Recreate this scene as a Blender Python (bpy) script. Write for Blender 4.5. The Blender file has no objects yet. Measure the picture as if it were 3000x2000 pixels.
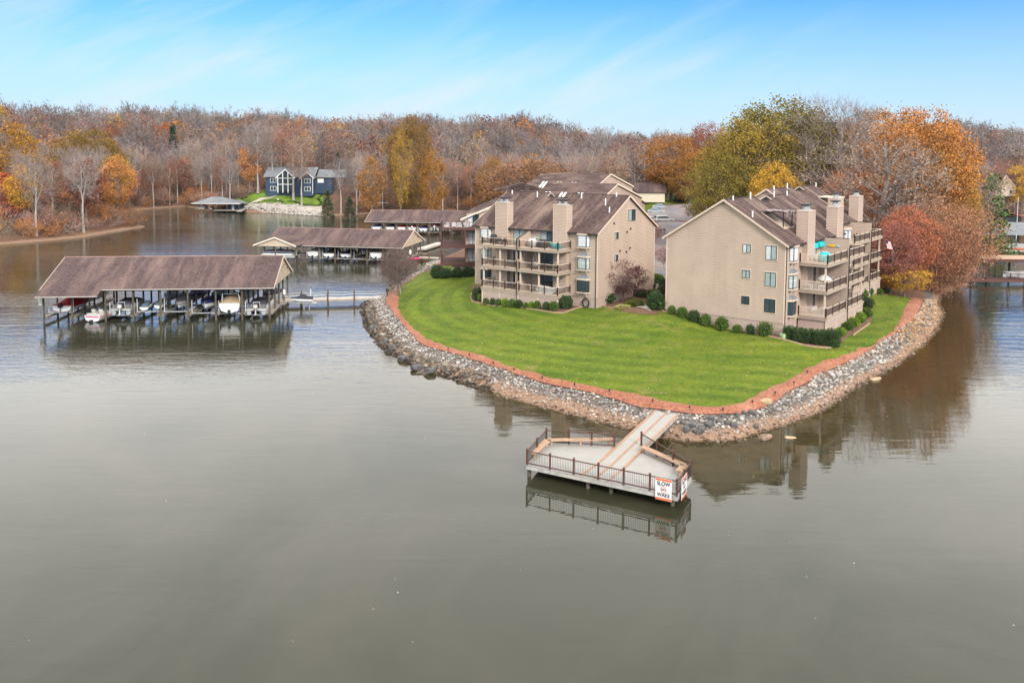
import bpy, math, random
import numpy as np
from mathutils import Vector, Matrix
R = math.radians
scene = bpy.context.scene
COL = scene.collection

# ---------------------------------------------------------------- camera
CAM_H = 22.5
PITCH, ROLL, FPX = R(4.29), R(0.31), 2400.0
cam_data = bpy.data.cameras.new("camera")
cam = bpy.data.objects.new("camera", cam_data)
COL.objects.link(cam)
cam_data.sensor_width = 36.0
cam_data.lens = 36.0 * FPX / 3000.0
cam_data.shift_y = -(1000.0 - 643.0) / 3000.0
cam_data.clip_start = 0.5
cam_data.clip_end = 6000.0
cam.matrix_world = Matrix.Translation((0, 0, CAM_H)) @ Matrix.Rotation(R(90) - PITCH, 4, 'X') @ Matrix.Rotation(ROLL, 4, 'Z')
scene.camera = cam

# ---------------------------------------------------------------- world and sun
SUN_EL, SUN_AZ = 33.0, 158.0     # azimuth measured clockwise from +Y (north): behind the camera, to its right
world = bpy.data.worlds.new("World")
scene.world = world
world.use_nodes = True
nt = world.node_tree
for n in list(nt.nodes): nt.nodes.remove(n)
def wn(t, **k):
    n = nt.nodes.new(t)
    for a, b in k.items(): setattr(n, a, b)
    return n
def wmath(op, a, b=None, c=None, clamp=False):
    n = wn('ShaderNodeMath', operation=op, use_clamp=clamp)
    for i, v in enumerate((a, b, c)):
        if v is None: continue
        if isinstance(v, (int, float)): n.inputs[i].default_value = v
        else: nt.links.new(v, n.inputs[i])
    return n.outputs[0]
def wmix(f, a, b, blend='MIX'):
    n = wn('ShaderNodeMix', data_type='RGBA', blend_type=blend)
    for i, v in ((0, f), (6, a), (7, b)):
        if isinstance(v, (int, float)): n.inputs[i].default_value = v
        elif isinstance(v, tuple): n.inputs[i].default_value = (*v, 1)
        else: nt.links.new(v, n.inputs[i])
    return n.outputs[2]
sky = wn('ShaderNodeTexSky', sky_type='NISHITA', sun_disc=False)
sky.sun_elevation = R(SUN_EL); sky.sun_rotation = R(SUN_AZ)
sky.altitude = 100; sky.air_density = 1.0; sky.dust_density = 0.6; sky.ozone_density = 2.0
tc = wn('ShaderNodeTexCoord')
sep = wn('ShaderNodeSeparateXYZ'); nt.links.new(tc.outputs['Generated'], sep.inputs[0])
zz = wmath('MAXIMUM', sep.outputs[2], 0.02)
# a flat high cloud deck: direction projected on a plane overhead
px = wmath('DIVIDE', sep.outputs[0], wmath('ADD', zz, 0.12)); py = wmath('DIVIDE', sep.outputs[1], wmath('ADD', zz, 0.12))
com = wn('ShaderNodeCombineXYZ'); nt.links.new(px, com.inputs[0]); nt.links.new(py, com.inputs[1])
def wnoise(scale, detail, rough, mp, rot=0.0, dist=0.0, loc=(0, 0, 0)):
    m = wn('ShaderNodeMapping'); m.inputs['Scale'].default_value = mp; m.inputs['Rotation'].default_value = (0, 0, rot); m.inputs['Location'].default_value = loc
    nt.links.new(com.outputs[0], m.inputs['Vector'])
    n = wn('ShaderNodeTexNoise'); n.inputs['Scale'].default_value = scale; n.inputs['Detail'].default_value = detail
    n.inputs['Roughness'].default_value = rough; n.inputs['Distortion'].default_value = dist
    nt.links.new(m.outputs[0], n.inputs['Vector']); return n.outputs[0]
def wramp(v, a, b):
    return wmath('SMOOTHSTEP' if False else 'MULTIPLY_ADD', v, 1.0 / (b - a), -a / (b - a), clamp=True)
azi = wmath('ARCTAN2', sep.outputs[0], sep.outputs[1])
com2 = wn('ShaderNodeCombineXYZ'); nt.links.new(azi, com2.inputs[0]); nt.links.new(sep.outputs[2], com2.inputs[1])
def wn_dir(scale, detail, rough, mp, rot, dist, loc):
    m0 = wn('ShaderNodeMapping'); m0.inputs['Rotation'].default_value = (0, 0, rot); nt.links.new(com2.outputs[0], m0.inputs['Vector'])
    m = wn('ShaderNodeMapping'); m.inputs['Scale'].default_value = mp; m.inputs['Location'].default_value = loc
    nt.links.new(m0.outputs[0], m.inputs['Vector'])
    n = wn('ShaderNodeTexNoise'); n.inputs['Scale'].default_value = scale; n.inputs['Detail'].default_value = detail
    n.inputs['Roughness'].default_value = rough; n.inputs['Distortion'].default_value = dist
    nt.links.new(m.outputs[0], n.inputs['Vector']); return n.outputs[0]
n1 = wn_dir(3.0, 8, 0.62, (1.0, 6.5, 1), R(-24), 0.35, (0.6, 0.35, 0))
n2 = wn_dir(2.2, 3, 0.5, (1.0, 2.2, 1), R(-15), 0.0, (1.9, 0.2, 0))
n3 = wnoise(1.6, 6, 0.6, (0.7, 1.0, 1), R(20), 0.8, (7, 2, 0))
cirrus = wmath('MULTIPLY', wramp(n1, 0.44, 0.70), wramp(n2, 0.36, 0.60), clamp=True)
# veil near the horizon
hor = wramp(sep.outputs[2], 0.185, 0.025)
veil = wmath('MULTIPLY', wmath('POWER', hor, 1.1), 0.97)
# above the frame the cloud sheet closes, bright near its lower edge
up = wramp(sep.outputs[2], 0.198, 0.214)
deck = wmath('MULTIPLY_ADD', wramp(n3, 0.3, 0.7), 0.16, 0.84)
hi_cov = wmath('MULTIPLY', up, deck)
skyc = wmix(1.0, sky.outputs[0], (0.40, 0.91, 1.62), 'MULTIPLY')
skyc = wmix(veil, skyc, (5.2, 6.7, 7.7))
skyc = wmix(wmath('MULTIPLY', wmath('MULTIPLY', cirrus, wramp(azi, 0.42, 0.12)), 0.8), skyc, (6.4, 7.0, 7.3))
sheet_c = wmix(wramp(sep.outputs[2], 0.25, 0.75), (21.5, 21.0, 20.0), (14.5, 14.3, 13.8))
final = wmix(hi_cov, skyc, sheet_c)
bg = wn('ShaderNodeBackground'); bg.inputs['Strength'].default_value = 0.10
nt.links.new(final, bg.inputs['Color'])
wo = wn('ShaderNodeOutputWorld'); nt.links.new(bg.outputs[0], wo.inputs['Surface'])

sun_d = bpy.data.lights.new("sun", 'SUN'); sun_d.energy = 2.8; sun_d.angle = R(13); sun_d.color = (1.0, 0.95, 0.88)
sun = bpy.data.objects.new("sun", sun_d); COL.objects.link(sun)
sd = Vector((math.sin(R(SUN_AZ)) * math.cos(R(SUN_EL)), math.cos(R(SUN_AZ)) * math.cos(R(SUN_EL)), math.sin(R(SUN_EL))))
sun.rotation_euler = sd.to_track_quat('Z', 'Y').to_euler()
scene.view_settings.view_transform = 'Standard'; scene.view_settings.look = 'None'
scene.view_settings.exposure = 0.36; scene.view_settings.gamma = 1.0
scene.cycles.max_bounces = 5; scene.cycles.diffuse_bounces = 2; scene.cycles.glossy_bounces = 3
scene.cycles.transmission_bounces = 2; scene.cycles.volume_bounces = 0
scene.cycles.caustics_reflective = False; scene.cycles.caustics_refractive = False

# ---------------------------------------------------------------- pixel of the 3000x2000 photo -> point of the place
_ct, _st, _cr, _sr = math.cos(PITCH), math.sin(PITCH), math.cos(ROLL), math.sin(ROLL)
def ray(x, y):
    u = (x - 1500) / FPX; v = (y - 643) / FPX
    xc = u * _cr + v * _sr; yc = -u * _sr + v * _cr
    return Vector((xc, _ct - yc * _st, -_st - yc * _ct))
def P(x, y, z=0.0):
    r = ray(x, y); t = (z - CAM_H) / r.z
    return Vector((r.x * t, r.y * t, z))
def at(x, y, D):
    r = ray(x, y); t = D / r.y
    return Vector((r.x * t, D, CAM_H + r.z * t))
def px_of(p):
    z = p[2] - CAM_H; zc = p[1] * _ct - z * _st; yc = -(p[1] * _st) - z * _ct
    u = p[0] * _cr - yc * _sr; v = p[0] * _sr + yc * _cr
    return (1500 + FPX * u / zc, 643 + FPX * v / zc) if zc > 0 else (1e9, 1e9)

# ---------------------------------------------------------------- mesh helpers
class MB:
    def __init__(s, flip=False): s.v = []; s.f = []; s.flip = flip
    def add(s, vs, fs):
        o = len(s.v); s.v += [tuple(p) for p in vs]; s.f += [tuple(i + o for i in f) for f in fs]; return s
    def box(s, x0, x1, y0, y1, z0, z1):
        vs = [(x0, y0, z0), (x1, y0, z0), (x1, y1, z0), (x0, y1, z0), (x0, y0, z1), (x1, y0, z1), (x1, y1, z1), (x0, y1, z1)]
        return s.add(vs, [(3, 2, 1, 0), (4, 5, 6, 7), (0, 1, 5, 4), (1, 2, 6, 5), (2, 3, 7, 6), (3, 0, 4, 7)])
    def cbox(s, c, sz): return s.box(c[0] - sz[0] / 2, c[0] + sz[0] / 2, c[1] - sz[1] / 2, c[1] + sz[1] / 2, c[2] - sz[2] / 2, c[2] + sz[2] / 2)
    def beam(s, a, b, w, h, up=(0, 0, 1)):
        a, b = Vector(a), Vector(b); d = (b - a).normalized(); u = Vector(up)
        x = d.cross(u)
        if x.length < 1e-4: x = d.cross(Vector((1, 0, 0)))
        x.normalize(); y = x.cross(d).normalized(); x *= w / 2; y *= h / 2
        vs = [a - x - y, a + x - y, a + x + y, a - x + y, b - x - y, b + x - y, b + x + y, b - x + y]
        return s.add(vs, [(0, 1, 2, 3), (7, 6, 5, 4), (4, 5, 1, 0), (5, 6, 2, 1), (6, 7, 3, 2), (7, 4, 0, 3)])
    def tube(s, a, b, r0, r1=None, n=8, cap=True):
        a, b = Vector(a), Vector(b); r1 = r0 if r1 is None else r1; d = (b - a).normalized()
        x = d.orthogonal().normalized(); y = d.cross(x)
        vs = []
        for p, r in ((a, r0), (b, r1)):
            for i in range(n):
                t = 2 * math.pi * i / n; vs.append(p + x * (r * math.cos(t)) + y * (r * math.sin(t)))
        fs = [(i, (i + 1) % n, n + (i + 1) % n, n + i) for i in range(n)]
        if cap: fs += [tuple(range(n - 1, -1, -1)), tuple(range(n, 2 * n))]
        return s.add(vs, fs)
    def prism(s, pts, axis, a0, a1):
        """pts: 2D outline; axis 'x','y','z' = extrusion axis"""
        def m(p, a): return {'x': (a, p[0], p[1]), 'y': (p[0], a, p[1]), 'z': (p[0], p[1], a)}[axis]
        n = len(pts); vs = [m(p, a0) for p in pts] + [m(p, a1) for p in pts]
        fs = [tuple(range(n - 1, -1, -1)), tuple(range(n, 2 * n))] + [(i, (i + 1) % n, n + (i + 1) % n, n + i) for i in range(n)]
        return s.add(vs, fs)
    def lathe(s, prof, n=12, c=(0, 0, 0)):
        vs = []
        for r, z in prof:
            for i in range(n):
                t = 2 * math.pi * i / n; vs.append((c[0] + r * math.cos(t), c[1] + r * math.sin(t), c[2] + z))
        fs = []
        for k in range(len(prof) - 1):
            for i in range(n): fs.append((k * n + i, k * n + (i + 1) % n, (k + 1) * n + (i + 1) % n, (k + 1) * n + i))
        fs += [tuple(range(n - 1, -1, -1)), tuple(range((len(prof) - 1) * n, len(prof) * n))]
        return s.add(vs, fs)
    def loft(s, rings, closed=True, caps=True):
        n = len(rings[0]); vs = [p for r in rings for p in r]; fs = []
        for k in range(len(rings) - 1):
            for i in range(n if closed else n - 1):
                j = (i + 1) % n; fs.append((k * n + i, k * n + j, (k + 1) * n + j, (k + 1) * n + i))
        if caps: fs += [tuple(range(n - 1, -1, -1)), tuple(range((len(rings) - 1) * n, len(rings) * n))]
        return s.add(vs, fs)
    def build(s, name, mat, parent=None, loc=None, smooth=False, bevel=0):
        me = bpy.data.meshes.new(name)
        v = [(-p[0], p[1], p[2]) for p in s.v] if s.flip else s.v
        me.from_pydata(v, [], s.f)
        import bmesh
        bm = bmesh.new(); bm.from_mesh(me)
        bmesh.ops.recalc_face_normals(bm, faces=bm.faces)
        if bevel: bmesh.ops.bevel(bm, geom=list(bm.edges), offset=bevel, segments=1, affect='EDGES')
        bm.to_mesh(me); bm.free()
        if smooth: me.polygons.foreach_set('use_smooth', [True] * len(me.polygons))
        me.materials.append(mat)
        o = bpy.data.objects.new(name, me); COL.objects.link(o)
        if parent is not None: o.parent = parent
        if loc is not None: o.location = loc
        return o
def fast_mesh(name, verts, k, mat, attr=None):
    """verts (N,3): every k consecutive verts are one face"""
    verts = np.asarray(verts, dtype=np.float32); n = len(verts); nf = n // k
    me = bpy.data.meshes.new(name)
    me.vertices.add(n); me.vertices.foreach_set('co', verts.ravel())
    me.loops.add(n); me.loops.foreach_set('vertex_index', np.arange(n, dtype=np.int32))
    me.polygons.add(nf); me.polygons.foreach_set('loop_start', np.arange(0, n, k, dtype=np.int32))
    me.update(calc_edges=True)
    if attr is not None:
        a = me.color_attributes.new('tint', 'FLOAT_COLOR', 'POINT')
        a.data.foreach_set('color', np.asarray(attr, dtype=np.float32).ravel())
    me.materials.append(mat)
    return me
def tag(o, label=None, cat=None, group=None, kind=None):
    if label: o['label'] = label
    if cat: o['category'] = cat
    if group: o['group'] = group
    if kind: o['kind'] = kind
    return o
def thing(name, label, cat, loc=(0, 0, 0), rotz=0.0, group=None):
    o = bpy.data.objects.new(name, None); COL.objects.link(o); o.empty_display_size = 0.2
    o.location = loc; o.rotation_euler = (0, 0, rotz)
    return tag(o, label, cat, group)
def dup(root, loc, rotz=0.0, label=None, group=None, scale=None):
    r = root.copy(); COL.objects.link(r); r.location = loc; r.rotation_euler = (0, 0, rotz)
    if scale is not None: r.scale = (scale,) * 3 if isinstance(scale, (int, float)) else scale
    if label: r['label'] = label
    if group: r['group'] = group
    for ch in list(root.children):
        c = ch.copy(); COL.objects.link(c); c.parent = r
        for g in ch.children:
            d = g.copy(); COL.objects.link(d); d.parent = c
    return r

# ---------------------------------------------------------------- materials
def newmat(name):
    m = bpy.data.materials.new(name); m.use_nodes = True
    return m, m.node_tree, m.node_tree.nodes['Principled BSDF']
class NG:
    def __init__(s, t): s.t = t
    def n(s, ty, **k):
        n = s.t.nodes.new(ty)
        for a, b in k.items(): setattr(n, a, b)
        return n
    def put(s, sock, v):
        if isinstance(v, (int, float)): sock.default_value = v
        elif isinstance(v, (tuple, list)): sock.default_value = (*v, 1) if len(v) == 3 and sock.type == 'RGBA' else v
        else: s.t.links.new(v, sock)
    def math(s, op, a, b=None, c=None, clamp=False):
        n = s.n('ShaderNodeMath', operation=op, use_clamp=clamp)
        for i, v in enumerate((a, b, c)):
            if v is not None: s.put(n.inputs[i], v)
        return n.outputs[0]
    def mix(s, f, a, b, blend='MIX'):
        n = s.n('ShaderNodeMix', data_type='RGBA', blend_type=blend)
        s.put(n.inputs[0], f); s.put(n.inputs[6], a); s.put(n.inputs[7], b); return n.outputs[2]
    def ramp(s, v, a, b): return s.math('MULTIPLY_ADD', v, 1.0 / (b - a), -a / (b - a), clamp=True)
    def coord(s, which='Object', scale=(1, 1, 1), rot=(0, 0, 0)):
        t = s.n('ShaderNodeTexCoord'); m = s.n('ShaderNodeMapping')
        m.inputs['Scale'].default_value = scale; m.inputs['Rotation'].default_value = rot
        s.t.links.new(t.outputs[which], m.inputs['Vector']); return m.outputs[0]
    def noise(s, vec, scale, detail=3, rough=0.55, dist=0.0):
        n = s.n('ShaderNodeTexNoise'); s.put(n.inputs['Vector'], vec); n.inputs['Scale'].default_value = scale
        n.inputs['Detail'].default_value = detail; n.inputs['Roughness'].default_value = rough; n.inputs['Distortion'].default_value = dist
        return n.outputs[0]
    def xyz(s, vec):
        n = s.n('ShaderNodeSeparateXYZ'); s.put(n.inputs[0], vec); return n.outputs
    def bump(s, h, strength=0.3, dist=0.05):
        n = s.n('ShaderNodeBump'); n.inputs['Strength'].default_value = strength; n.inputs['Distance'].default_value = dist
        s.put(n.inputs['Height'], h); return n.outputs[0]
def simple(name, col, rough=0.7, var=0.15, scale=3.0, metal=0.0, spec=0.3, col2=None):
    m, t, b = newmat(name); g = NG(t)
    v = g.noise(g.coord(), scale, 4, 0.6)
    c2 = col2 if col2 else tuple(c * (1 - var) for c in col); c1 = col if col2 else tuple(min(1, c * (1 + var)) for c in col)
    g.put(b.inputs['Base Color'], g.mix(g.ramp(v, 0.35, 0.65), c2, c1))
    b.inputs['Roughness'].default_value = rough; b.inputs['Metallic'].default_value = metal
    b.inputs['Specular IOR Level'].default_value = spec
    return m
def siding_mat(name, col, pitch=0.195, vert=False):
    m, t, b = newmat(name); g = NG(t); co = g.coord(); x = g.xyz(co)
    fr = g.math('FRACT', g.math('DIVIDE', x[2], pitch))
    line = g.ramp(fr, 0.36, 0.12)
    v1 = g.noise(co, 0.35, 4, 0.6); v2 = g.noise(g.coord(scale=(1, 1, 14)), 1.1, 3, 0.6)
    c = g.mix(g.ramp(v1, 0.3, 0.7), tuple(k * 0.90 for k in col), tuple(min(1, k * 1.06) for k in col))
    c = g.mix(g.math('MULTIPLY', g.ramp(v2, 0.45, 0.75), 0.25), c, (col[0] * 1.1, col[1] * 0.95, col[2] * 0.88))
    v3 = g.noise(g.coord(scale=(1.4, 1.4, 0.12)), 1.0, 4, 0.65); c = g.mix(g.math('MULTIPLY', g.ramp(v3, 0.48, 0.72), 0.22), c, tuple(k * 0.62 for k in col))
    c = g.mix(g.math('MULTIPLY', line, 0.62), c, tuple(k * 0.25 for k in col))
    g.put(b.inputs['Base Color'], c); b.inputs['Roughness'].default_value = 0.75; b.inputs['Specular IOR Level'].default_value = 0.2
    g.put(b.inputs['Normal'], g.bump(fr, 0.6, 0.02))
    return m
def roof_mat(name, c1, c2, c3, streak=(1, 1, 1), amt=0.6):
    """asphalt shingles: courses, granule speckle, moss and weather streaks running down the slope (object y)"""
    m, t, b = newmat(name); g = NG(t); co = g.coord(); x = g.xyz(co)
    sp = g.noise(co, 2.6, 5, 0.85); big = g.noise(co, 0.22, 4, 0.6)
    st = g.noise(g.coord(scale=streak), 0.75, 5, 0.65, 0.4)
    c = g.mix(g.ramp(sp, 0.36, 0.64), c1, c2)
    c = g.mix(g.math('MULTIPLY', g.ramp(st, 0.46, 0.70), amt), c, c3)
    c = g.mix(g.math('MULTIPLY', g.ramp(big, 0.40, 0.72), 0.35), c, tuple(k * 0.62 for k in c1))
    bx = g.n('ShaderNodeTexBrick'); bx.inputs['Scale'].default_value = 1.0
    g.put(bx.inputs['Vector'], co); bx.inputs['Brick Width'].default_value = 0.34; bx.inputs['Row Height'].default_value = 0.15
    bx.inputs['Mortar Size'].default_value = 0.012
    bx.inputs['Color1'].default_value = (0.75, 0.75, 0.75, 1); bx.inputs['Color2'].default_value = (1.15, 1.12, 1.1, 1); bx.inputs['Mortar'].default_value = (0.45, 0.45, 0.45, 1)
    c = g.mix(0.7, c, g.mix(1.0, c, bx.outputs[0], 'MULTIPLY'))
    g.put(b.inputs['Base Color'], c); b.inputs['Roughness'].default_value = 0.95; b.inputs['Specular IOR Level'].default_value = 0.08
    return m
def wood_mat(name, col, along='x', board=0.14, dark=0.45):
    m, t, b = newmat(name); g = NG(t); co = g.coord(); x = g.xyz(co)
    a = x[1] if along == 'x' else x[0]
    fr = g.math('FRACT', g.math('DIVIDE', a, board)); idx = g.math('FLOOR', g.math('DIVIDE', a, board))
    wn_ = g.n('ShaderNodeTexWhiteNoise', noise_dimensions='1D'); g.put(wn_.inputs['W'], idx)
    line = g.ramp(fr, 0.12, 0.02)
    gr = g.noise(g.coord(scale=(0.6, 8, 1) if along == 'x' else (8, 0.6, 1)), 3, 3)
    c = g.mix(wn_.outputs[0], tuple(k * 0.86 for k in col), tuple(min(1, k * 1.1) for k in col))
    c = g.mix(g.math('MULTIPLY', gr, 0.3), c, tuple(k * 0.6 for k in col))
    c = g.mix(g.math('MULTIPLY', line, dark), c, tuple(k * 0.2 for k in col))
    g.put(b.inputs['Base Color'], c); b.inputs['Roughness'].default_value = 0.8; b.inputs['Specular IOR Level'].default_value = 0.2
    return m
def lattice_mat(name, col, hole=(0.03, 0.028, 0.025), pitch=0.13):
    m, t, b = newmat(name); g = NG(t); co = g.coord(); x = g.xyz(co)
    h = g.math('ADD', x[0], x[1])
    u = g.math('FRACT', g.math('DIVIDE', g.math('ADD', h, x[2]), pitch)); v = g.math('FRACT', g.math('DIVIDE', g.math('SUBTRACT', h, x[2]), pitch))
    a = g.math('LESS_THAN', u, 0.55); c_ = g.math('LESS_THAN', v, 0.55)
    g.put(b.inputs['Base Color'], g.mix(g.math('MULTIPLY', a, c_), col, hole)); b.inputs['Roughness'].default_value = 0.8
    return m
def leaf_mat(name, spread=0.35):
    """foliage tinted by each plant's own object colour"""
    m, t, b = newmat(name); g = NG(t); oi = g.n('ShaderNodeObjectInfo'); co = g.coord()
    n1 = g.noise(co, 0.55, 3, 0.6); n2 = g.noise(co, 3.1, 2, 0.6)
    c = g.mix(g.ramp(n1, 0.36, 0.64), tuple([1 - spread] * 3), (1 + spread, 1 + spread * 0.8, 1 + spread * 0.6))
    c = g.mix(0.8, (1, 1, 1), g.mix(1.0, c, g.mix(g.ramp(n2, 0.3, 0.7), (0.75, 0.72, 0.70), (1.25, 1.25, 1.2)), 'MULTIPLY'))
    g.put(b.inputs['Base Color'], g.mix(1.0, oi.outputs['Color'], c, 'MULTIPLY'))
    b.inputs['Roughness'].default_value = 0.7; b.inputs['Specular IOR Level'].default_value = 0.15
    return m
def attr_mat(name, rough=0.85, jit=0.25, sc=2.0):
    m, t, b = newmat(name); g = NG(t); a = g.n('ShaderNodeVertexColor'); a.layer_name = 'tint'
    n = g.noise(g.coord(), sc, 2, 0.6)
    g.put(b.inputs['Base Color'], g.mix(1.0, a.outputs[0], g.mix(g.ramp(n, 0.3, 0.7), (1 - jit,) * 3, (1 + jit,) * 3), 'MULTIPLY'))
    b.inputs['Roughness'].default_value = rough; b.inputs['Specular IOR Level'].default_value = 0.15
    return m
TAN = (0.53, 0.41, 0.33)
M = {}
M['siding'] = siding_mat('tan_clapboard', TAN)
M['cream_siding'] = siding_mat('cream_clapboard', (0.62, 0.50, 0.38), 0.2)
M['blue_siding'] = siding_mat('blue_clapboard', (0.045, 0.075, 0.13), 0.2)
M['trim'] = simple('tan_trim', (0.60, 0.47, 0.38), 0.7, 0.06)
M['pale_trim'] = simple('pale_trim', (0.72, 0.60, 0.49), 0.7, 0.06)
M['roof_front'] = roof_mat('brown_shingles', (0.052, 0.034, 0.034), (0.150, 0.102, 0.095), (0.36, 0.265, 0.21), (0.9, 0.14, 0.14), 0.6)
M['roof_dock'] = roof_mat('red_brown_shingles', (0.064, 0.045, 0.046), (0.145, 0.103, 0.102), (0.30, 0.205, 0.17), (0.6, 0.10, 0.10), 0.55)
M['roof_grey'] = roof_mat('grey_shingles', (0.17, 0.18, 0.20), (0.27, 0.29, 0.31), (0.32, 0.32, 0.32), (0.5, 0.2, 0.2), 0.3)
M['gutter'] = simple('dark_gutter', (0.03, 0.024, 0.022), 0.5)
M['white'] = simple('white_paint', (0.78, 0.78, 0.77), 0.5, 0.05)
M['gloss_white'] = simple('white_gelcoat', (0.72, 0.72, 0.71), 0.25, 0.06, spec=0.5)
M['off_white'] = simple('off_white', (0.58, 0.57, 0.53), 0.5, 0.08)
M['dark'] = simple('dark_frame', (0.022, 0.026, 0.03), 0.5)
M['brown'] = simple('brown_post', (0.065, 0.028, 0.020), 0.6)
M['brown_deck'] = wood_mat('stained_deck', (0.13, 0.065, 0.055), 'x', 0.14, 0.5)
M['glass'] = simple('window_glass', (0.035, 0.055, 0.062), 0.08, 0.2, 0.6, spec=0.7)
M['curtain'] = simple('pale_blind_behind_glass', (0.30, 0.36, 0.35), 0.25, 0.12, 1.5, spec=0.5)
M['blind'] = simple('white_blind_behind_glass', (0.55, 0.57, 0.60), 0.3, 0.1, 1.2, spec=0.5)
M['lattice'] = lattice_mat('tan_lattice', (0.58, 0.44, 0.37), pitch=0.21)
M['pile'] = simple('weathered_pile', (0.14, 0.12, 0.085), 0.9, 0.35, 1.2, col2=(0.075, 0.058, 0.042))
M['dock_wood'] = wood_mat('weathered_dock_boards', (0.33, 0.28, 0.23), 'y', 0.16, 0.45)
M['beam'] = simple('dark_timber', (0.065, 0.05, 0.04), 0.9)
M['galv'] = simple('galvanised_steel', (0.42, 0.43, 0.43), 0.45, 0.1, metal=0.3)
M['black'] = simple('black_plastic', (0.015, 0.015, 0.017), 0.5)
M['grey'] = simple('mid_grey', (0.22, 0.22, 0.23), 0.6)
M['teal'] = simple('teal_paint', (0.02, 0.50, 0.52), 0.5, 0.08)
M['red_cloth'] = simple('red_cover', (0.42, 0.012, 0.015), 0.7, 0.25, 1.0)
M['navy'] = simple('navy_cover', (0.018, 0.022, 0.07), 0.55, 0.2)
M['tan_cloth'] = simple('tan_canvas', (0.32, 0.24, 0.15), 0.8, 0.15)
M['grey_cloth'] = simple('grey_cover', (0.25, 0.23, 0.25), 0.8, 0.2, 1.0)
M['dark_cloth'] = simple('charcoal_cover', (0.035, 0.035, 0.045), 0.8, 0.3, 1.0)
M['slate_cloth'] = simple('slate_cover', (0.10, 0.14, 0.17), 0.8, 0.2, 1.0)
M['pale_cloth'] = simple('pale_grey_cover', (0.52, 0.50, 0.48), 0.8, 0.1, 1.0)
M['blue_cloth'] = simple('blue_cover', (0.03, 0.06, 0.28), 0.7, 0.2)
M['pink'] = simple('pink_plastic', (0.62, 0.03, 0.16), 0.4, 0.1)
M['magenta'] = simple('magenta_stripe', (0.50, 0.03, 0.13), 0.35, 0.2)
M['bark'] = simple('grey_bark', (0.20, 0.17, 0.155), 0.95, 0.3, 2.0)
M['pale_bark'] = simple('pale_bark', (0.37, 0.33, 0.30), 0.95, 0.25, 2.0)
M['leaf'] = leaf_mat('leaves', 0.35)
M['twig'] = leaf_mat('twigs', 0.15)
M['needle'] = leaf_mat('shrub_leaves', 0.30)
M['tintleaf'] = attr_mat('wood_leaves', 0.85, 0.3, 0.12)
M['stone'] = attr_mat('stones', 0.85, 0.2, 3.0)
# ================================================================ TERRAIN
rng = np.random.default_rng(7); random.seed(7)
S_PX = [(-500, 760), (-200, 735), (21, 716), (120, 708), (238, 697), (330, 681), (431, 665), (400, 657), (372, 645), (348, 622), (450, 612), (540, 606), (600, 615), (640, 619), (711, 621), (832, 627),
        (948, 634), (1050, 630), (1100, 626), (1190, 623), (1350, 625), (1440, 642), (1480, 660), (1450, 688), (1400, 712), (1330, 742), (1275, 765), (1203, 790), (1175, 818), (1143, 838), (1132, 862), (1067, 887),
        (1064.5, 918.6), (1073.5, 954), (1098, 985.5), (1113.7, 1012), (1160.5, 1043.6), (1214, 1072.6), (1232, 1092.7), (1290, 1097), (1397, 1135), (1490, 1167), (1597, 1196), (1686, 1219),
        (1776, 1243), (1840, 1257), (1900, 1275), (1965, 1290), (2068, 1295), (2157, 1290), (2228, 1268), (2313, 1243), (2400, 1210), (2523, 1128), (2568, 1101), (2635, 1066), (2679, 1030), (2702, 1017),
        (2746, 968), (2766, 918.6), (2751, 892), (2760, 865), (2791, 851), (2840, 835), (2845, 800), (2835, 760), (2830, 720), (2840, 690), (2860, 660), (2900, 640), (3050, 632), (3300, 636), (3700, 640)]
shore = [P(x, y, 0).to_2d() for x, y in S_PX]
SH = np.array([(p.x, p.y) for p in shore] + [(1500, 420), (1500, 2600), (-1500, 2600), (-1500, 150)])
def poly_dist(pts, poly):
    """signed distance, positive inside"""
    pts = np.asarray(pts, float); n = len(poly); best = np.full(len(pts), 1e18); inside = np.zeros(len(pts), bool)
    X, Y = pts[:, 0], pts[:, 1]
    for i in range(n):
        ax, ay = poly[i]; bx, by = poly[(i + 1) % n]
        dx, dy = bx - ax, by - ay; L = dx * dx + dy * dy + 1e-12
        t = np.clip(((X - ax) * dx + (Y - ay) * dy) / L, 0, 1)
        d = (X - ax - t * dx) ** 2 + (Y - ay - t * dy) ** 2; best = np.minimum(best, d)
        c = ((ay > Y) != (by > Y)) & (X < (bx - ax) * (Y - ay) / (by - ay + 1e-15) + ax)
        inside ^= c
    return np.sqrt(best) * np.where(inside, 1, -1)
def sstep(x, a, b):
    t = np.clip((x - a) / (b - a), 0, 1); return t * t * (3 - 2 * t)
L_PX = [(1290, 768, 1.7), (1267, 785, 1.6), (1232, 802, 1.5), (1178, 838, 1.3), (1167, 878, 1.3), (1169.5, 909.6, 1.3), (1191.8, 941, 1.3), (1227.5, 976.6, 1.3), (1263, 999, 1.3), (1325.7, 1021, 1.3), (1397, 1039, 1.3),
        (1441.8, 1054.7, 1.35), (1508.8, 1077, 1.4), (1575.7, 1097, 1.4), (1640, 1112.8, 1.4), (1720, 1129, 1.4), (1800, 1145, 1.4), (1858, 1156, 1.4), (1934, 1172, 1.4), (2001, 1185, 1.4), (2068, 1191, 1.4),
        (2135, 1189.7, 1.4), (2179.5, 1180.8, 1.4), (2224, 1156, 1.45), (2268.8, 1131.7, 1.5), (2326.8, 1107, 1.6), (2389, 1070, 1.7), (2456, 1050, 1.8), (2514, 1025.7, 1.85), (2576.8, 996.7, 1.9),
        (2630, 949.8, 1.9), (2648, 914, 1.9), (2670, 874, 1.9)]
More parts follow.
